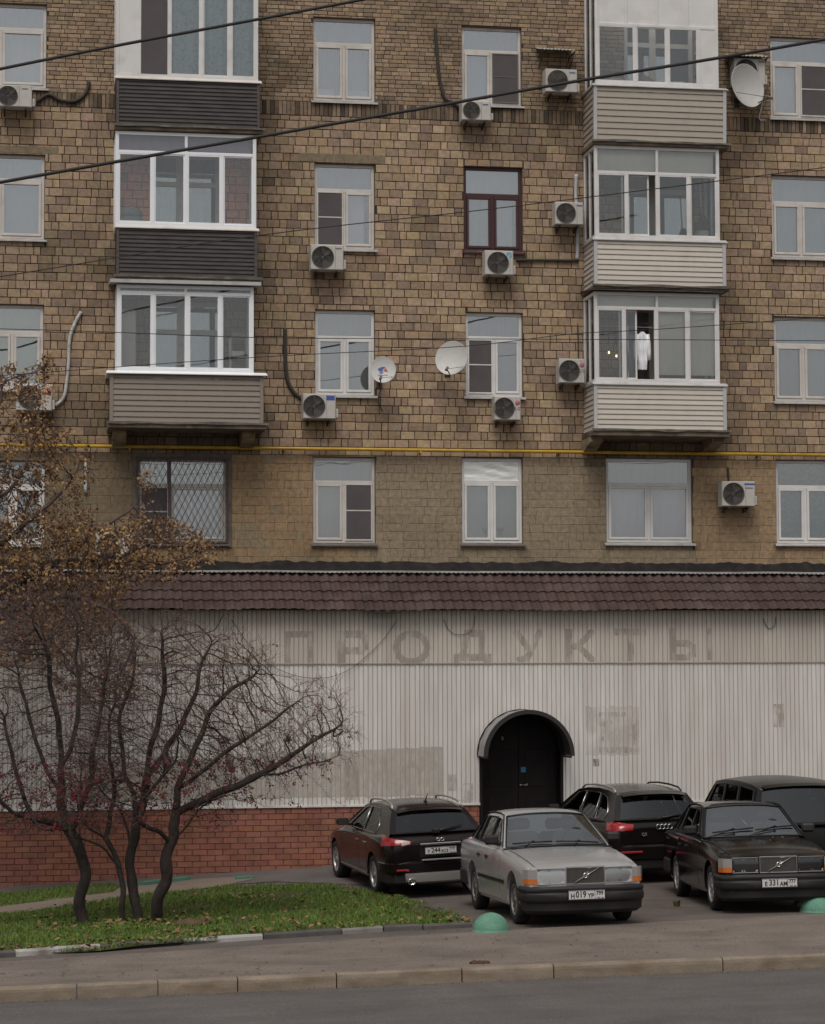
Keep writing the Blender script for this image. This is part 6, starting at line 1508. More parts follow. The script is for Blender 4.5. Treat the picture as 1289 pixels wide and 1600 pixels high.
# ---- the two boxy sedans
def sedan(label, px, py, head, paint_, plate, reg, rim, spokes, front_steer=0.0):
    st = [(2.335, .33, .70, .79, .765, .745), (2.31, .29, .725, .81, .785, .765), (2.22, .25, .755, .84, .805, .80), (1.9, .20, .80, .872, .825, .85), (1.5, .19, .845, .88, .835, .895), (1.1, .19, .885, .88, .84, .935), (.78, .19, .905, .88, .842, .955), (.3, .19, .925, .88, .845, .955),
          (-.4, .19, .935, .88, .845, .95), (-1.1, .19, .945, .88, .845, .96), (-1.7, .20, .95, .878, .84, .99), (-2.05, .24, .945, .868, .825, .985), (-2.33, .29, .93, .845, .80, .965), (-2.39, .33, .90, .82, .775, .93)]
    S_ = dict(st=st, R=.315, w=.88, xf=1.50, xr=-1.27, paint=paint_, rim=rim, spokes=spokes, zbelt=.94, zroof=1.375, yb=.81, yt=.60, crown=.045, bulge=.13,
        gh=dict(fb=(.70, .945), ft=(-.02, 1.355), roof=[(-.3, 1.376), (-.8, 1.38)], rt=(-1.12, 1.365), rb=(-1.66, .975)),
        wins=[[(.45, .975), (-.04, 1.30), (-.30, 1.325), (-.30, .975)], [(-.37, .975), (-.37, 1.328), (-.98, 1.325), (-1.06, .985)], [(-1.12, .99), (-1.045, 1.318), (-1.13, 1.31), (-1.46, 1.0)]],
        doors=[(.66, -.33), (-.345, -.90)], doorz=(.28, .915), mirror=(.46, .985), crownr=.03, steer=front_steer, sz=1.07, sy=.975, lip=.016, lip_m=paint_, rpil=.1, pil=.07)
    f = Vector((math.cos(head), math.sin(head), 0)); c0 = gp(px, py)-f*2.46
    c = build_car('sedan', label, 'car', c0, head, S_, group='boxy old sedans'); t, bv = c['t'], c['bv']; pm = c['pm']
    # bumpers, apron
    fb_ = [(1.93, .80), (1.93, .895), (2.20, .895), (2.34, .855), (2.42, .70), (2.455, .35), (2.465, 0)]
    plan_solid('front_bumper', G['plastic'], t, fb_, [(.315, .05), (.335, .015), (.36, 0), (.43, 0), (.445, .012), (.46, .012), (.475, 0), (.50, .0), (.53, .03)], 2.1)
    rb2 = [(-1.68, .80), (-1.68, .895), (-2.15, .895), (-2.34, .85), (-2.42, .7), (-2.45, .35), (-2.455, 0)]
    plan_solid('rear_bumper', G['plastic'], t, rb2, [(.33, .03), (.36, 0), (.52, 0), (.55, .03)], -2.1)
    plan_solid('front_apron', G['plastic'], t, [(1.93, .87), (2.25, .865), (2.37, .72), (2.41, .4), (2.42, 0)], [(.17, .08), (.22, .02), (.33, .01)], 2.1)
    plan_solid('grille_panel', pm, t, [(2.2, .80), (2.325, .785), (2.352, .5), (2.358, 0)], [(.525, 0), (.555, 0), (.556, .03), (.73, .03), (.731, .012), (.752, .012), (.765, .03)], 2.1)
    xg = 2.362
    # grille
    g_ = lbox('grille', G['trim_black'], t, xg-.05, xg-.004, -.27, .27, .555, .755, .004)
    mb = MB()
    for k in range(-15, 16): y = k*.0168; mb.box(xg-.006, xg+.006, y-.0028, y+.0028, .56, .75)
    mb.build('grille_bar', G['ac_grille'], g_, world=False)
    mb = MB(); w_ = .014
    mb.bbox(xg-.04, xg+.014, -.283, .283, .542, .558, .004); mb.bbox(xg-.04, xg+.014, -.283, .283, .75, .77, .004)
    for sg in (1, -1): mb.bbox(xg-.039, xg+.0135, sg*.276-.009, sg*.276+.009, .556, .752, .004)
    mb.build('grille_frame', G['chrome'], g_, world=False)
    mb = MB(); mb.tube([(xg+.012, -.17, .565), (xg+.012, .20, .752)], .009, 6); mb.build('diagonal_bar', G['chrome'], g_, world=False)
    M = Matrix.Translation((xg+.014, .0, .655)) @ Matrix.Rotation(math.pi/2, 4, 'Y'); mb = MB(); mb.lathe([(.035, 0), (.035, .006), (.022, .006), (.022, 0)], 18, M=M); mb.tube([(xg+.016, .02, .68), (xg+.016, .045, .705)], .005, 5); mb.box(xg+.012, xg+.02, -.045, .045, .646, .664); mb.build('emblem', G['chrome'], g_, world=False, fixn=True)
    # headlights
    for sg in (1, -1):
        Y = lambda a: sg*a; xh = 2.345
        a0, a1 = sorted((Y(.30), Y(.685)))
        h_ = lbox('headlight', G['trim_black'], t, xh-.1, xh-.055, a0, a1, .562, .745, .006)
        mb = MB()
        for ya, yb in ((.31, .515), (.53, .675)):
            yc = sg*(ya+yb)/2; rr = (yb-ya)/2
            mb.grid(lambda u, v: (xh-.05+.055*((u-.5)**2+(v-.5)**2)*2, lerp(sg*ya, sg*yb, u), lerp(.57, .738, v)), [k/6 for k in range(7)], [k/6 for k in range(7)])
            M = Matrix.Translation((xh-.045, yc, .655)) @ Matrix.Rotation(math.pi/2, 4, 'Y'); mb.lathe([(.0, .03), (.03, .03), (.04, .0)], 14, M=M)
        mb.build('reflector', G['reflector'], h_, world=False)
        mb = MB(); b0, b1 = sorted((Y(.515), Y(.675))); mb.bbox(xh-.03, xh-.012, b0, b1, .565, .62, .004); mb.build('lamp_divider', G['rim_grey'], h_, world=False)
        mb = MB(); mb.grid(lambda u, v: (xh+.012-.035*max(0, u-.0)**2+.01*math.sin(math.pi*v), sg*lerp(.30, .69, u), lerp(.56, .748, v)), [k/8 for k in range(9)], [k/4 for k in range(5)]); mb.build('lens', G['lamp_clear'], h_, world=False)
        mb = MB(); mb.bbox(xh-.06, xh+.016, a0-.006, a1+.006, .548, .560, .003); mb.bbox(xh-.06, xh+.016, a0-.006, a1+.006, .749, .758, .003); mb.build('lamp_rim', G['chrome'], h_, world=False)
        ind = MB()
        pl = [(2.362, .695), (2.35, .775), (2.322, .822), (2.21, .872), (2.19, .82), (2.30, .70)]
        ind.prism([(x, sg*y) for x, y in pl], lambda a, b, d: (a, b, d), .562, .622); i_ = ind.build('indicator', G['lamp_orange'], t, world=False, fixn=True)
        ind = MB(); ind.prism([(x, sg*y) for x, y in pl], lambda a, b, d: (a, b, d), .624, .745); ind.build('side_lamp', G['side_lens'], t, world=False, fixn=True)
        # side rubbing strip and black sill line
        dpart('rub_strip', G['trim_black'], t, bv, [(1.0, sg*1.4, .50), (-.82, sg*1.4, .50), (-.82, sg*1.4, .545), (1.0, sg*1.4, .545)], (0, -sg, 0), n=14, m=1, off=.012, skirt=.02)
        dpart('tail_lamp', G['lamp_red'], t, bv, [(-2.9, sg*.80, .62), (-2.9, sg*.38, .62), (-2.9, sg*.38, .88), (-2.9, sg*.80, .88)], (1, 0, 0), n=5, m=3, off=.02)
        mb = MB(); mb.tube([(.0+x, sg*(c['ysd'](z)+.006), z+.012) for x, z in [(.66, .965), (-.03, 1.352), (-.3, 1.372), (-.8, 1.376), (-1.12, 1.36), (-1.6, 1.0)]], .011, 5); mb.build('drip_rail', G['trim_black'], t, world=False)
    number_plate(t, (2.478, -.015, .415), 1, plate, reg)
    # bonnet joint lines, cowl grille
    bon = [(2.27, .70, 3), (2.27, -.70, 3), (.98, -.735, 3), (.98, .735, 3)]
    dpart('bonnet_joint', G['trim_black'], t, bv, [(2.29, .705, 2), (2.29, -.705, 2), (.86, -.752, 2), (.86, .752, 2)], (0, 0, -1), n=16, m=16, off=.0012, skirt=.002)
    dpart('bonnet', pm, t, bv, [(2.30, .695, 2), (2.30, -.695, 2), (.875, -.742, 2), (.875, .742, 2)], (0, 0, -1), n=16, m=16, off=.009, skirt=.004)
    for y0, y1 in ((.18, .235), (-.18, -.235)):
        mb = MB(); decal(mb, bv, [(2.30, y0, 2), (2.30, y0-.03*math.copysign(1, y0), 2), (.9, y1-.03*math.copysign(1, y0), 2), (.9, y1, 2)], (0, 0, -1), 12, 1, off=.012, skirt=.0); mb.build('bonnet_crease', pm, t, world=False)
    dpart('cowl', G['trim_black'], t, bv, [(.87, .70, 2), (.87, -.70, 2), (.74, -.70, 2), (.74, .70, 2)], (0, 0, -1), n=8, m=2, off=.012)
    mb = MB()   # black windscreen seal
    f_ = c['wf']; loop = [f_(u, .02) for u in np.linspace(-.95, .95, 16)]+[f_(.95, v) for v in np.linspace(.05, .95, 8)]+[f_(u, .955) for u in np.linspace(.95, -.95, 16)]+[f_(-.95, v) for v in np.linspace(.95, .05, 8)]
    mb.tube([p+Vector((.004, 0, .004)) for p in loop+loop[:1]], .014, 5, cap=False); mb.build('windscreen_seal', G['trim_black'], t, world=False)
    return c
hA = math.radians(-89.4); hB = math.radians(-95.4)
cA = sedan('silver boxy sedan with black bumpers parked facing the street', 919, 1450, hA, 'p_silver', 'H019YP', '799', 'rim_grey', 12)
wiper(cA, .80, .05, -.02, .10, .30); wiper(cA, -.10, .10, -.84, .08, -.62)
cB = sedan('black boxy sedan parked right of the silver sedan facing the street', 1221, 1429, hB, 'p_black', 'E331AM', '777', 'rim_bright', 5)
wiper(cB, .92, .30, .05, .16, -.12); wiper(cB, .02, .22, -.80, .12, -.88)
mb = MB(); p_ = [cB['wf'](-.05, .30)+Vector((-.02, 0, 0)), cB['wf'](-.28, .85)+Vector((-.02, 0, 0))]; mb.tube(p_, .006, 4); mb.build('screen_crack', G['chrome'], cB['t'], world=False)
for k, (x_, y_, s_) in enumerate(((.93, .42, .06), (1.0, .25, .035), (1.25, .15, .03))):
    l_, n_, _, _ = cB['bv'].ray_cast(Vector((x_, y_, 2)), Vector((0, 0, -1))); mb = MB(); M = cB['t'].matrix_basis
    q = [M @ (l_+Vector((s_*a, s_*b*.6, .008+.012*e))) for a, b, e in ((-1, 0, 1), (-.3, .7, 0), (.9, .4, 1), (1, -.2, 0), (.1, -.7, 1))]
    mb.add(q, [(0, 1, 2, 3, 4)]); tag(mb.build('fallen_leaf', mat('leaf_tan%d' % k, (.34, .22, .12), .8)), ['largest tan leaf lying by the windscreen on the black sedan bonnet', 'middle tan leaf on the black sedan bonnet', 'small tan leaf farthest forward on the black sedan bonnet'][k], 'leaf')

# ---- the crossovers and the tall wagon seen from behind
def suv(label, px, py, head, kind, S0):
    S_ = dict(spokes=5, rim='rim_bright', gap=.05, tw=.235, crown=.05, bulge=.16, rbulge=.10, lip=.012, trim='trim_black', rwg='cglass_dark', swg='cglass_dark', pil=.06); S_.update(S0)
    f = Vector((math.cos(head), math.sin(head), 0)); c0 = gp(px, py)+f*S_['rear']
    return build_car('crossover' if kind != 'wagon' else 'off_roader', label, 'car', c0, head, S_)
# plum crossover
st = [(2.40, .36, .62, .62, .56, .66), (2.33, .28, .70, .74, .68, .75), (2.1, .24, .80, .84, .78, .86), (1.7, .22, .88, .89, .82, .95), (1.2, .22, .94, .90, .82, 1.01), (.9, .22, .965, .89, .815, 1.03), (.3, .22, .985, .885, .82, 1.02), (-.4, .22, 1.0, .885, .82, 1.02),
      (-.95, .22, 1.015, .895, .825, 1.03), (-1.4, .24, 1.04, .905, .825, 1.06), (-1.8, .27, 1.06, .89, .80, 1.085), (-2.06, .30, 1.05, .86, .765, 1.085), (-2.20, .34, 1.0, .80, .71, 1.04), (-2.26, .42, .93, .72, .64, .98)]
cI = suv('dark plum crossover with silver roof rails parked nose to the shop wall', 690, 1403, math.radians(95.2), 'cross', dict(sz=.955, st=st, R=.345, w=.895, xf=1.52, xr=-1.30, rear=2.28, paint='p_plum', zbelt=1.0, zroof=1.50, yb=.80, yt=.575,
    gh=dict(fb=(1.02, 1.01), ft=(.12, 1.445), roof=[(-.25, 1.49), (-.75, 1.515), (-1.2, 1.50)], rt=(-1.62, 1.44), rb=(-2.08, 1.09)),
    wins=[[(.72, 1.035), (.02, 1.395), (-.27, 1.435), (-.27, 1.035)], [(-.34, 1.035), (-.34, 1.44), (-.88, 1.44), (-1.22, 1.24), (-1.30, 1.14), (-1.16, 1.045)]],
    doors=[(.85, -.30), (-.315, -.90)], doorz=(.33, .97), mirror=(.66, 1.04), trim='chrome', trimr=.009, handle='chrome', mirror_m='p_plum', rim='rim_bright'))
t, bv = cI['t'], cI['bv']
plan_solid('rear_bumper', G['p_plum'], t, [(-1.72, .82), (-1.72, .905), (-2.05, .89), (-2.24, .79), (-2.31, .5), (-2.335, 0)], [(.42, .05), (.46, .01), (.60, 0), (.63, .035)], -2.0)
plan_solid('lower_bumper', G['plastic'], t, [(-1.75, .8), (-1.75, .88), (-2.05, .86), (-2.22, .74), (-2.28, .45), (-2.30, 0)], [(.22, .08), (.28, .01), (.44, 0)], -2.0)
plan_solid('skid_plate', G['skid'], t, [(-2.15, .60), (-2.27, .58), (-2.325, .4), (-2.34, 0)], [(.255, .07), (.29, .02), (.40, 0), (.435, .0), (.44, .03)], -2.0)
for sg in (1, -1):
    dpart('tail_lamp', G['lamp_red'], t, bv, [(-2.375, sg*1.195, .89), (-2.675, sg*.77, .925), (-2.675, sg*.77, .965), (-2.375, sg*1.195, 1.05)], (.85, -sg*.62, 0), n=10, m=4, off=.022, skirt=.03)
    dpart('reverse_lens', G['lamp_white'], t, bv, [(-3, sg*.63, .905), (-3, sg*.49, .93), (-3, sg*.49, .96), (-3, sg*.63, .985)], (1, 0, 0), n=4, m=3, off=.030, skirt=.03)
    b = MB(); b.bbox(-2.30, -2.27, sg*.62-.11, sg*.62+.11, .475, .51, .01); b.build('reflector', G['lamp_red'], t, world=False)
    b = MB(); M = Matrix.Translation((-2.32, sg*.50, .30)) @ Matrix.Rotation(-math.pi/2, 4, 'Y'); b.lathe([(.05, -.12), (.055, .02), (.045, .025), (.042, -.1), (0, -.1)], 16, M=M); b.build('exhaust_pipe', G['chrome'], t, world=False)
    b = MB(); zr = lambda x: interp(x, [-1.62, -1.2, -.75, -.25, .05], [1.44, 1.50, 1.515, 1.49, 1.455]); xs_ = [-1.55, -1.47, -1.3, -1.0, -.6, -.2, -.05, .02]
    b.tube([(x, sg*(cI['ysd'](zr(x))-.03), zr(x)+(.015 if i in (0, 7) else .075)) for i, x in enumerate(xs_)], [.02, .022, .018, .017, .017, .017, .018, .018], 7); b.build('roof_rail', G['skid'], t, world=False)
    dpart('sill_trim', G['chrome'], t, bv, [(1.05, sg*1.4, .335), (-.85, sg*1.4, .325), (-.85, sg*1.4, .35), (1.05, sg*1.4, .36)], (0, -sg, 0), n=8, m=1, off=.014)
dpart('tailgate', cI['pm'], t, bv, [(-3, .72, .66), (-3, -.72, .66), (-3, -.72, 1.03), (-3, .72, 1.03)], (1, 0, 0), n=12, m=8, off=.008, skirt=.01)
dpart('plate_recess', G['trim_black'], t, bv, [(-3, .34, .70), (-3, -.34, .70), (-3, -.34, .90), (-3, .34, .90)], (1, 0, 0), n=6, m=3, off=.011)
b = MB(); b.bbox(-2.325, -2.275, -.345, .345, .895, .935, .012); b.build('chrome_bar', G['chrome'], t, world=False)
b = MB(); b.bbox(-2.345, -2.30, -.33, .33, .645, .668, .008); b.build('chrome_strip', G['chrome'], t, world=False)
number_plate(t, (-2.315, 0, .80), -1, 'Y244XO', '777')
b = MB()
for sg in (1, -1): b.tube([(-2.30, sg*(.035+.03*math.cos(q)), .985+.024*math.sin(q)) for q in [2*math.pi*k/16 for k in range(17)]], .0075, 5, cap=False)
b.build('emblem', G['chrome'], t, world=False)
f_ = cI['rf']; b = MB(); b.grid(lambda u, v: f_(u, 1.0)+Vector((.10-.22*v, 0, .012-.055*v+.004)), [k/10-1 for k in range(1, 20)], [0, .5, 1]); b.grid(lambda u, v: f_(u, 1.0)+Vector((.10-.22*v, 0, -.02-.055*v+.004)), [k/10-1 for k in range(1, 20)], [0, .5, 1]); b.build('roof_spoiler', cI['pm'], t, world=False)
b = MB(); p0 = f_(.05, .04)+Vector((-.03, 0, .0)); p1 = f_(-.60, .22)+Vector((-.03, 0, .01)); b.tube([p0, p0.lerp(p1, .4)+Vector((-.02, 0, 0)), p1], [.025, .016, .009], 6); b.bbox(-.05, .03, -.06, .06, -.04, .05, .02, M=Matrix.Translation(p0)); b.build('wiper', G['trim_black'], t, world=False)
b = MB(); b.tube([(-1.25, -.05, 1.555), (-1.42, -.05, 1.70)], [.012, .006], 5); b.bbox(-1.3, -1.2, -.075, -.025, 1.54, 1.565, .01); b.build('antenna', G['trim_black'], t, world=False)
# dark brown crossover
st = [(2.38, .36, .66, .66, .60, .72), (2.30, .28, .74, .80, .74, .80), (2.0, .24, .86, .90, .83, .93), (1.5, .22, .95, .93, .85, 1.03), (1.0, .22, 1.0, .935, .845, 1.07), (.3, .22, 1.03, .93, .84, 1.06), (-.5, .22, 1.05, .93, .84, 1.07), (-1.2, .24, 1.07, .935, .84, 1.09), (-1.7, .27, 1.08, .925, .825, 1.10), (-2.05, .30, 1.07, .90, .80, 1.10), (-2.22, .34, 1.04, .85, .76, 1.07), (-2.27, .42, .98, .80, .71, 1.03)]
cQ = suv('dark brown crossover with red tail lamps parked behind the silver sedan', 1039, 1381, math.radians(96), 'cross', dict(sz=.955, st=st, R=.355, w=.93, xf=1.45, xr=-1.36, rear=2.30, paint='p_brown', zbelt=1.05, zroof=1.58, yb=.83, yt=.61,
    gh=dict(fb=(.98, 1.06), ft=(.15, 1.52), roof=[(-.25, 1.575), (-.8, 1.60), (-1.3, 1.585)], rt=(-1.75, 1.53), rb=(-2.08, 1.11)),
    wins=[[(.66, 1.085), (.05, 1.475), (-.30, 1.515), (-.30, 1.085)], [(-.37, 1.085), (-.37, 1.52), (-1.0, 1.525), (-1.08, 1.09)], [(-1.16, 1.095), (-1.08, 1.52), (-1.42, 1.46), (-1.66, 1.25), (-1.66, 1.17), (-1.58, 1.11)]],
    doors=[(.82, -.33), (-.345, -.95)], doorz=(.35, 1.03), mirror=(.62, 1.08), trim='chrome', trimr=.008, mirror_m='p_brown', rwg='cglass', swg='cglass', seats=((.05, .28), (-.85, .25))))
t, bv = cQ['t'], cQ['bv']
plan_solid('rear_bumper', G['p_brown'], t, [(-1.75, .85), (-1.75, .945), (-2.05, .935), (-2.25, .82), (-2.33, .5), (-2.35, 0)], [(.40, .06), (.45, .01), (.66, 0), (.69, .03)], -2.0)
plan_solid('lower_bumper', G['plastic'], t, [(-1.75, .82), (-1.75, .9), (-2.05, .89), (-2.22, .78), (-2.29, .45), (-2.31, 0)], [(.22, .08), (.28, .01), (.44, 0)], -2.0)
for sg in (1, -1):
    dpart('tail_lamp', G['lamp_red'], t, bv, [(-2.425, sg*1.24, .93), (-2.695, sg*.85, .95), (-2.695, sg*.85, 1.04), (-2.425, sg*1.24, 1.09)], (.85, -sg*.6, 0), n=10, m=4, off=.02, skirt=.03)
    b = MB(); b.bbox(-2.345, -2.30, sg*.60-.2, sg*.60+.2, .55, .59, .01); b.build('reflector', G['lamp_red'], t, world=False)
    zr = lambda x: interp(x, [-1.75, -1.3, -.8, -.25, .15], [1.53, 1.585, 1.60, 1.575, 1.52]); xs_ = [-1.6, -1.5, -1.1, -.6, -.1, .05]
    b = MB(); b.tube([(x, sg*(cQ['ysd'](zr(x))-.03), zr(x)+(.02 if i in (0, 5) else .06)) for i, x in enumerate(xs_)], .017, 6); b.build('roof_rail', G['trim_black'] if sg < 0 else G['skid'], t, world=False)
dpart('tailgate', cQ['pm'], t, bv, [(-3, .78, .72), (-3, -.78, .72), (-3, -.78, 1.06), (-3, .78, 1.06)], (1, 0, 0), n=12, m=8, off=.008, skirt=.01)
b = MB()
for k in range(4): b.tube([(-2.315, -.105+.07*k+.042*math.cos(q), 1.0+.042*math.sin(q)) for q in [2*math.pi*j/16 for j in range(17)]], .0075, 5, cap=False)
b.build('emblem', G['chrome'], t, world=False)
text_mesh('Q5', .075, t, G['rim_bright'], Matrix.Translation((-2.305, .36, .875)) @ Matrix.Rotation(-math.pi/2, 4, 'Z') @ FRONT, ext=.003, bold=.002)
f_ = cQ['rf']; b = MB(); b.grid(lambda u, v: f_(u, 1.0)+Vector((.10-.24*v, 0, .014-.05*v+.004)), [k/10-1 for k in range(1, 20)], [0, .5, 1]); b.grid(lambda u, v: f_(u, 1.0)+Vector((.10-.24*v, 0, -.02-.05*v+.004)), [k/10-1 for k in range(1, 20)], [0, .5, 1]); b.build('roof_spoiler', cQ['pm'], t, world=False)
b = MB(); p0 = f_(.0, .05)+Vector((-.03, 0, 0)); p1 = f_(-.55, .14)+Vector((-.03, 0, .01)); b.tube([p0, p1], [.025, .01], 6); b.build('wiper', G['trim_black'], t, world=False)
# tall wagon
st = [(2.25, .40, .80, .72, .66, .86), (2.15, .34, .90, .84, .80, .95), (1.8, .32, .98, .90, .85, 1.03), (1.2, .30, 1.04, .91, .85, 1.09), (.8, .30, 1.06, .91, .85, 1.11), (0, .30, 1.08, .91, .85, 1.10), (-.9, .30, 1.09, .91, .85, 1.11), (-1.8, .32, 1.10, .90, .84, 1.12), (-2.15, .36, 1.09, .88, .82, 1.11), (-2.25, .42, 1.06, .84, .78, 1.08)]
cW = suv('tall dark off-roader with large windows behind the black sedan, cut by the frame', 1262, 1399, math.radians(89.5), 'wagon', dict(st=st, R=.38, w=.91, xf=1.4, xr=-1.35, rear=2.27, paint='p_dark', zbelt=1.08, zroof=1.76, yb=.84, yt=.69, crown=.05, bulge=.12, rbulge=.06, rpil=.10,
    gh=dict(fb=(.95, 1.10), ft=(.30, 1.70), roof=[(-.2, 1.755), (-.9, 1.775), (-1.6, 1.765)], rt=(-2.02, 1.72), rb=(-2.17, 1.13)),
    wins=[[(.68, 1.14), (.22, 1.65), (-.27, 1.69), (-.27, 1.14)], [(-.36, 1.14), (-.36, 1.69), (-1.02, 1.70), (-1.10, 1.14)], [(-1.2, 1.14), (-1.16, 1.70), (-1.85, 1.68), (-1.95, 1.15)]],
    doors=[(.85, -.31), (-.325, -.92)], doorz=(.40, 1.07), mirror=(.68, 1.14), mirror_m='chrome', rwg='cglass_dark', swg='cglass_dark', seats=((.0, .42), (-.95, .36))))
t, bv = cW['t'], cW['bv']
plan_solid('rear_bumper', G['plastic'], t, [(-1.85, .84), (-1.85, .92), (-2.15, .91), (-2.32, .8), (-2.36, .5), (-2.37, 0)], [(.40, .04), (.44, 0), (.62, 0), (.65, .03)], -2.0)
for sg in (1, -1):
    dpart('tail_lamp', G['lamp_red'], t, bv, [(-3, sg*.84, .75), (-3, sg*.68, .75), (-3, sg*.68, 1.05), (-3, sg*.84, 1.05)], (1, 0, 0), n=4, m=4, off=.02)
f_ = cW['rf']; b = MB(); b.grid(lambda u, v: f_(u, 1.0)+Vector((.08-.2*v, 0, .02-.03*v)), [k/10-1 for k in range(1, 20)], [0, .5, 1]); b.build('roof_spoiler', cW['pm'], t, world=False)
# ================================================================== trees
def radii(N, par, tip, ex, cap=None):
    n = len(N); r = np.zeros(n); acc = np.zeros(n); kids = np.zeros(n, int)
    for i in range(n-1, -1, -1):
        r[i] = max(tip, acc[i]**(1/ex)) if acc[i] > 0 else tip
        if par[i] >= 0: acc[par[i]] += r[i]**ex; kids[par[i]] += 1
    return r, kids
def branch_mesh(N, par, r, thick, lo=0.0, hi=9.0, sides=None):
    mb = MB(); n = len(N); kids = [[] for _ in range(n)]
    for i in range(n):
        if par[i] >= 0: kids[par[i]].append(i)
    done = np.zeros(n, bool)
    # chains: follow the thickest child
    starts = [(i, None) for i in range(n) if par[i] < 0]
    while starts:
        i, p = starts.pop(); ch = [] if p is None else [p]
        while True:
            ch.append(i)
            if not kids[i]: break
            ks = sorted(kids[i], key=lambda k: -r[k])
            for k in ks[1:]: starts.append((k, i))
            i = ks[0]
        if len(ch) < 2: continue
        rr = [r[c] for c in ch]
        if p is not None: rr[0] = min(rr[0], rr[1]*1.15)
        # split by thickness
        seg, cur = [], None
        for a, (c, q) in enumerate(zip(ch, rr)):
            if lo <= q < hi:
                if cur is None: cur = [a-1] if a > 0 else []
                cur.append(a)
            elif cur: seg.append(cur); cur = None
        if cur: seg.append(cur)
        for s in seg:
            if len(s) < 2: continue
            pts = [N[ch[a]] for a in s]; q = [rr[a] for a in s]; mx_ = max(q); ns = sides or (3 if mx_ < .007 else 5 if mx_ < .03 else 9)
            if mx_ > .03: q = [v*(1+.13*noise.noise(Vector((*pts[j],))*7)) for j, v in enumerate(q)]
            mb.tube(pts, q, ns, cap=mx_ > .012)
    return mb
def deep(px, py, dep, base): # point on the depth of the tree base plus an offset along the view
    return tuple(P(px, py, base.y+dep))
bark = mat('bark_dark', (.032, .023, .019), .95, var=.35, vscale=6, var2=.3, v2scale=45, bump=.02, bscale=28, stretch=(1, 1, .35), dirt=(.075, .06, .048), dscale=7, damt=.6)
twig = mat('twig_dark', (.10, .064, .057), .9, var=.2)
rr = random.Random(21); TIP = .0030
def in_px(poly): 
    xs = [p[0] for p in poly]; ys = [p[1] for p in poly]
    while True:
        x, y = rr.uniform(min(xs), max(xs)), rr.uniform(min(ys), max(ys))
        if inpoly(x, y, poly): return x, y
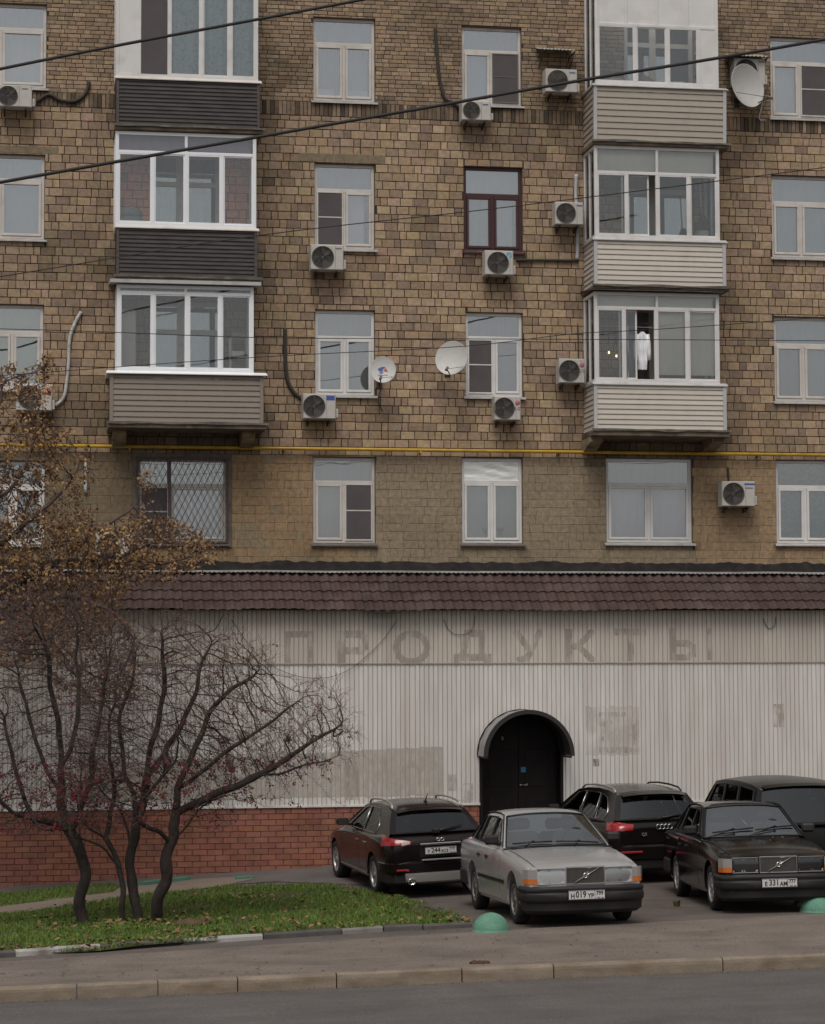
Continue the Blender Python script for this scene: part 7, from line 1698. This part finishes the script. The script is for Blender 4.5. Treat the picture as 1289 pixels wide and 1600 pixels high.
def bush(label, base_px, limb_px, crown, nattr, dep, seed, berries, trunk_r):
    base = gp(*base_px); t = thing('hawthorn_tree', label, 'tree', base, group='bare hawthorn trees')
    limbs = []; store = {}
    for key, start, pts in limb_px:
        P3 = [deep(x, y, d, base) for x, y, d in pts]
        if start is None: p0 = gp(pts[0][0], pts[0][1]); P3[0] = (p0.x, p0.y, p0.z-.05)
        limbs.append((key, start, P3))
    # lay limbs, each joined to the nearest node laid so far of its parent limb
    pos, par = [], []; step = .07
    for key, start, P3 in limbs:
        # smooth
        V = [Vector(p) for p in P3]; q = []
        for i in range(len(V)-1):
            p0, p1, p2, p3 = V[max(i-1, 0)], V[i], V[i+1], V[min(i+2, len(V)-1)]; nseg = max(2, int((p2-p1).length/step))
            for k in range(nseg): s = k/nseg; q.append(.5*((2*p1)+(-p0+p2)*s+(2*p0-5*p1+4*p2-p3)*s*s+(-p0+3*p1-3*p2+p3)*s**3))
        q.append(V[-1])
        if start is None: last = -1
        else:
            cand_ = store[start]; last = min(cand_, key=lambda i: (Vector(pos[i])-q[0]).length); q = q[1:]
        ids = []
        for i, p in enumerate(q):
            e = Vector((noise.noise(p*2.3+Vector((seed, 0, 0))), noise.noise(p*2.3+Vector((0, seed, 5))), noise.noise(p*2.3+Vector((3, 0, seed)))))*.06*min(1, i/4)
            pos.append(tuple(p+e)); par.append(last); last = len(pos)-1; ids.append(last)
        store[key] = ids
    attr = []
    while len(attr) < nattr:
        x, y = in_px(crown); k = 14+26*abs(noise.noise(Vector((x*.02, y*.02, seed)))); attr.append(deep(x+rr.gauss(0, k)*.8, min(y+rr.gauss(0, k), 1300), rr.gauss(0, dep), base))
    # colonise starting from the laid nodes
    N, pr = grow_from(pos, par, attr, .055, .9, .075, 130, seed, .10, .12)
    r, kids = radii(N, pr, TIP, 2.05); r = TIP*(r/TIP)**(math.log(trunk_r/TIP)/math.log(max(r)/TIP))
    hh = np.zeros(len(N))
    for i in range(len(N)-1, 0, -1):
        if pr[i] >= 0: hh[pr[i]] = max(hh[pr[i]], hh[i]+np.linalg.norm(N[i]-N[pr[i]]))
    r = np.minimum(r, .0028+.0235*hh)
    branch_mesh(N, pr, r, 0, .035, 9).build('trunk', bark, t); branch_mesh(N, pr, r, 0, .009, .035).build('branches', bark, t, kind='stuff')
    tw_ = branch_mesh(N, pr, r, 0, 0, .009); kk_ = 0
    for i in range(len(N)):
        if r[i] < .011 and pr[i] >= 0 and rr.random() < .75:
            d = Vector(N[i])-Vector(N[pr[i]]); d.normalize(); e = Vector((rr.gauss(0, 1), rr.gauss(0, 1), rr.gauss(.3, 1))); e = (e-d*e.dot(d)).normalized()
            l = rr.uniform(.06, .26); q0 = Vector(N[i]); q1 = q0+(d*rr.uniform(.5, 1)+e*rr.uniform(.3, .9)).normalized()*l*.55; q2 = q1+(q1-q0+Vector((rr.gauss(0, .02), rr.gauss(0, .02), rr.uniform(.0, .03)))).normalized()*l*.5
            tw_.tube([q0, q1, q2], [.0022, .0018, .0012], 3, cap=False)
    tw_.build('twigs', twig, t, kind='stuff')
    # red berries and last leaves near the tips
    tips = [i for i in range(len(N)) if kids[i] == 0]; mb = MB()
    for i in tips:
        p = Vector(N[i]); zc = noise.noise(p*1.1+Vector((seed, 2, 0))); u = (p.z-base.z)
        if zc > -.12 and 1.5 < u < 2.5 and rr.random() < berries*1.5 or rr.random() < .025:
            for _ in range(rr.randint(2, 5)):
                q = p+Vector((rr.uniform(-.04, .04), rr.uniform(-.04, .04), rr.uniform(-.05, .02))); s = rr.uniform(.011, .018)
                mb.add([q+Vector(v)*s for v in ((1,0,0),(0,1,0),(-1,0,0),(0,-1,0),(0,0,1),(0,0,-1))], [(0,1,4),(1,2,4),(2,3,4),(3,0,4),(1,0,5),(2,1,5),(3,2,5),(0,3,5)], 0, rr.choice([(.16, .012, .02), (.12, .01, .018), (.20, .02, .03)]))
        elif rr.random() < .05:
            s = rr.uniform(.015, .03); d1 = Vector((rr.gauss(0, 1), rr.gauss(0, 1), rr.gauss(0, 1))).normalized(); d2 = d1.orthogonal().normalized()
            mb.add([p, p+d1*s+d2*s*.5, p+d1*s*2, p+d1*s-d2*s*.5], [(0, 1, 2, 3)], 0, rr.choice([(.14, .06, .025), (.10, .045, .03), (.17, .09, .03)]))
    mb.build('berries', G['tinted'], t, kind='stuff')
    return t
def grow_from(pos, par, attr, step, infl, kill, iters, seed, up=.06, jit=.2):
    rg = np.random.default_rng(seed); N = np.array(pos); par = list(par); A = np.array(attr)
    bd = np.full(len(A), 1e9); bi = np.zeros(len(A), int)
    def upd(ii):
        for s in range(0, len(ii), 300):
            jj = np.array(ii[s:s+300]); d = ((A[:, None, :]-N[jj][None])**2).sum(2)**.5; j = d.argmin(1); dm = d[np.arange(len(A)), j]; m_ = dm < bd; bd[m_] = dm[m_]; bi[m_] = jj[j[m_]]
    upd(list(range(len(N))))
    for it in range(iters):
        act = np.where((bd < infl) & (bd > kill))[0]
        if len(act) == 0: break
        v = A[act]-N[bi[act]]; v /= np.linalg.norm(v, axis=1)[:, None]
        ks, inv = np.unique(bi[act], return_inverse=True); D = np.zeros((len(ks), 3)); np.add.at(D, inv, v)
        D /= np.linalg.norm(D, axis=1)[:, None]+1e-9; pk = np.array([par[k] for k in ks]); pd = np.where(pk[:, None] >= 0, N[ks]-N[np.maximum(pk, 0)], np.array([0, 0, 1.])); pd /= np.linalg.norm(pd, axis=1)[:, None]+1e-9
        D = D+rg.normal(0, jit, D.shape)+np.array([0, 0, up])+pd*.65; D /= np.linalg.norm(D, axis=1)[:, None]+1e-9
        i0 = len(N); N = np.vstack([N, N[ks]+D*step]); par += ks.tolist(); upd(list(range(i0, len(N))))
        keep = bd > kill; A, bd, bi = A[keep], bd[keep], bi[keep]
        if len(A) == 0: break
    return N, par
CROWN_A = [(-60, 1300), (-70, 1010), (0, 950), (110, 930), (190, 960), (215, 1060), (200, 1160), (170, 1250), (100, 1290), (20, 1305)]
LA = [('T', None, [(130, 1449, 0), (127, 1405, 0), (133, 1365, .05), (122, 1322, .0), (108, 1298, 0)]),
      ('l', 'T', [(108, 1298, 0), (75, 1282, -.1), (45, 1280, -.2), (10, 1262, -.3), (-40, 1215, -.4)]),
      ('l2', 'l', [(60, 1282, -.1), (40, 1255, .1), (25, 1200, .2), (5, 1120, .3)]),
      ('u', 'T', [(108, 1298, 0), (98, 1260, .1), (97, 1215, .15), (92, 1150, .2), (80, 1070, .1), (70, 1000, 0)]),
      ('u2', 'T', [(112, 1300, 0), (128, 1262, -.2), (142, 1210, -.3), (150, 1140, -.4), (165, 1050, -.4)]),
      ('u3', 'u', [(97, 1240, .1), (70, 1200, .4), (48, 1130, .6), (30, 1050, .7)]),
      ('u4', 'u', [(95, 1200, .1), (118, 1140, .4), (122, 1060, .6), (120, 980, .6)])]
bush('bare hawthorn tree on the lawn with one leaning trunk and dark red berries', (130, 1449), LA, CROWN_A, 5200, .6, 5, .5, .088)
CROWN_B = [(95, 1295), (120, 1180), (165, 1060), (215, 985), (262, 955), (300, 990), (345, 995), (420, 1030), (405, 1085), (450, 1100), (500, 1075), (552, 1135), (530, 1175), (450, 1212), (380, 1225), (320, 1255), (290, 1265), (230, 1270), (160, 1290)]
LB = [('B', None, [(194, 1447, 0), (189, 1400, 0), (188, 1358, 0)]),
      ('C', None, [(217, 1446, .05), (208, 1400, .1), (203, 1352, .1), (212, 1310, .1), (212, 1280, .1)]),
      ('D', None, [(240, 1443, -.1), (250, 1405, -.12), (262, 1370, -.15), (262, 1335, -.15), (270, 1300, -.15)]),
      ('b1', 'B', [(188, 1358, 0), (172, 1335, -.1), (150, 1318, -.15), (120, 1308, -.2), (97, 1312, -.2)]),
      ('b2', 'B', [(188, 1358, 0), (180, 1335, .1), (160, 1310, .2), (135, 1288, .3), (120, 1262, .3), (130, 1200, .4)]),
      ('b3', 'b2', [(165, 1312, .2), (172, 1280, .3), (180, 1225, .4), (170, 1160, .5), (180, 1080, .5)]),
      ('c1', 'C', [(212, 1280, .1), (207, 1240, .1), (195, 1200, .15), (188, 1140, .2), (205, 1070, .2), (215, 1010, .2)]),
      ('c2', 'C', [(212, 1290, .1), (226, 1235, .0), (232, 1190, -.05), (248, 1130, -.1), (258, 1060, -.1), (250, 985, -.1)]),
      ('c3', 'C', [(208, 1340, .1), (198, 1300, .25), (188, 1268, .35), (165, 1245, .4), (150, 1220, .5)]),
      ('c4', 'c2', [(228, 1215, 0), (255, 1180, .3), (290, 1120, .5), (312, 1050, .6), (330, 1005, .6)]),
      ('d1', 'D', [(270, 1300, -.15), (277, 1262, -.1), (279, 1225, -.1), (300, 1180, -.05), (322, 1130, .0), (352, 1085, 0), (402, 1048, 0)]),
      ('d2', 'D', [(275, 1310, -.15), (298, 1285, -.25), (318, 1262, -.3), (345, 1248, -.35)]),
      ('d3', 'd1', [(280, 1268, -.1), (310, 1255, -.3), (345, 1238, -.4), (395, 1217, -.5), (440, 1190, -.5), (490, 1158, -.5), (535, 1128, -.5)]),
      ('d4', 'd1', [(279, 1232, -.1), (310, 1210, -.5), (350, 1180, -.7), (410, 1140, -.8), (470, 1095, -.8)]),
      ('d5', 'D', [(266, 1318, -.15), (250, 1300, -.3), (232, 1294, -.4), (215, 1270, -.5), (240, 1230, -.6), (275, 1190, -.7)]),
      ('d6', 'd3', [(400, 1214, -.5), (450, 1204, -.6), (495, 1194, -.7), (528, 1180, -.7)])]
bush('bare hawthorn clump of three trunks fanning right with red berries', (215, 1446), LB, CROWN_B, 7600, .65, 9, .55, .088)

# tree with brown hanging seeds, trunk outside the frame
base = gp(-75, 1432); base.y += 1.6; base.z = gz(base.x, base.y)
t = thing('maple_tree', 'tree at the left edge with brown dry leaves hanging in bunches', 'tree', base)
zt = lambda px, py, d: tuple(P(px, py, base.y+d))
limbs = [(None, [(base.x, base.y, base.z-.1), zt(-72, 1250, 0), zt(-66, 1080, .0), zt(-60, 950, .1), zt(-40, 820, .1), zt(-15, 700, .1), zt(5, 600, .1)]),
         (0, [zt(-66, 1050, 0), zt(-20, 1008, -.3), zt(24, 1000, -.5), zt(60, 1001, -.6), zt(85, 1012, -.7)]),
         (0, [zt(-62, 980, 0), zt(10, 920, .2), zt(90, 880, .3), zt(180, 872, .3), zt(260, 880, .2), zt(300, 870, .2)]),
         (0, [zt(-55, 920, 0), zt(0, 850, -.2), zt(60, 800, -.4), zt(95, 770, -.4), (*zt(120, 735, -.4),)]),
         (0, [zt(-35, 800, 0), zt(20, 760, .4), zt(45, 720, .5), zt(60, 670, .5)]),
         (0, [zt(-64, 1010, 0), zt(30, 950, -.6), zt(100, 930, -.8), zt(170, 950, -.8), zt(210, 1000, -.8)]),
         (2, [zt(90, 880, .3), zt(150, 830, .5), zt(200, 800, .6), zt(230, 770, .6)]),
         (2, [zt(180, 872, .3), zt(240, 845, .1), zt(290, 830, 0)])]
pos, par, st_ = [], [], []
for pi, pts in limbs:
    V = [Vector(p) for p in pts]; ids = []; q = []
    for i in range(len(V)-1):
        n = max(2, int((V[i+1]-V[i]).length/.09))
        for k in range(n): q.append(V[i].lerp(V[i+1], k/n)+Vector((noise.noise(V[i]+Vector((k*.3, 0, 0))), noise.noise(V[i]+Vector((0, k*.3, 0))), noise.noise(V[i]+Vector((0, 0, k*.3)))))*.06)
    q.append(V[-1])
    last = -1 if pi is None else min(st_[pi], key=lambda i: (Vector(pos[i])-q[0]).length)
    for p in (q if pi is None else q[1:]): pos.append(tuple(p)); par.append(last); last = len(pos)-1; ids.append(last)
    st_.append(ids)
REG = [([(-150, 1030), (-150, 640), (24, 560), (70, 575), (60, 640), (130, 690), (165, 720), (120, 780), (200, 830), (250, 860), (180, 960), (160, 1010), (60, 1040)], 2300),
       ([(-100, 1030), (-100, 830), (60, 800), (200, 830), (240, 860), (185, 930), (170, 985), (100, 1030)], 2600),
       ([(180, 860), (200, 800), (260, 800), (330, 840), (345, 862), (300, 890), (240, 910), (190, 910)], 520), ([(215, 740), (235, 735), (250, 780), (215, 790)], 22), ([(150, 990), (215, 960), (215, 1080), (120, 1100), (60, 1050)], 260),
       ([(24, 600), (80, 545), (90, 600), (40, 680)], 90)]
attr = []
for poly, n in REG:
    for _ in range(n): x, y = in_px(poly); attr.append(zt(x, y, rr.gauss(0, .75)))
N, pr = grow_from(pos, par, attr, .085, 1.6, .10, 90, 4, up=.0)
r, kids = radii(N, pr, .0035, 2.1); r = .0035*(r/.0035)**(math.log(.15/.0035)/math.log(max(r)/.0035))
branch_mesh(N, pr, r, 0, .04, 9).build('trunk', bark, t); branch_mesh(N, pr, r, 0, 0, .04).build('branches', twig, t, kind='stuff')
mb = MB(); PAL = [(.20, .105, .045), (.25, .14, .06), (.15, .08, .04), (.30, .18, .085), (.12, .065, .035), (.23, .15, .085), (.34, .20, .08)]
ends = [i for i in range(len(N)) if kids[i] == 0 or (r[i] < .0045 and rr.random() < .28)]
for i in ends:
    p = Vector(N[i]); c0 = rr.choice(PAL); n = rr.randint(4, 9)
    for _ in range(n):
        q = p+Vector((rr.gauss(0, .045), rr.gauss(0, .045), rr.gauss(-.03, .05))); l = rr.uniform(.045, .085); w_ = l*rr.uniform(.28, .5)
        d = Vector((rr.gauss(0, .7), rr.gauss(0, .7), rr.gauss(-.6, .5))).normalized(); s = d.cross(Vector((rr.gauss(0, 1), rr.gauss(0, 1), rr.gauss(0, 1)))).normalized(); k = rr.uniform(.75, 1.25); nn = d.cross(s)*w_*.35
        mb.add([q, q+d*l*.4+s*w_, q+d*l, q+d*l*.55-s*w_*.7+nn], [(0, 1, 2), (0, 2, 3)], 0, tuple(v*k for v in c0))
mb.build('crown', G['tinted'], t, kind='stuff')
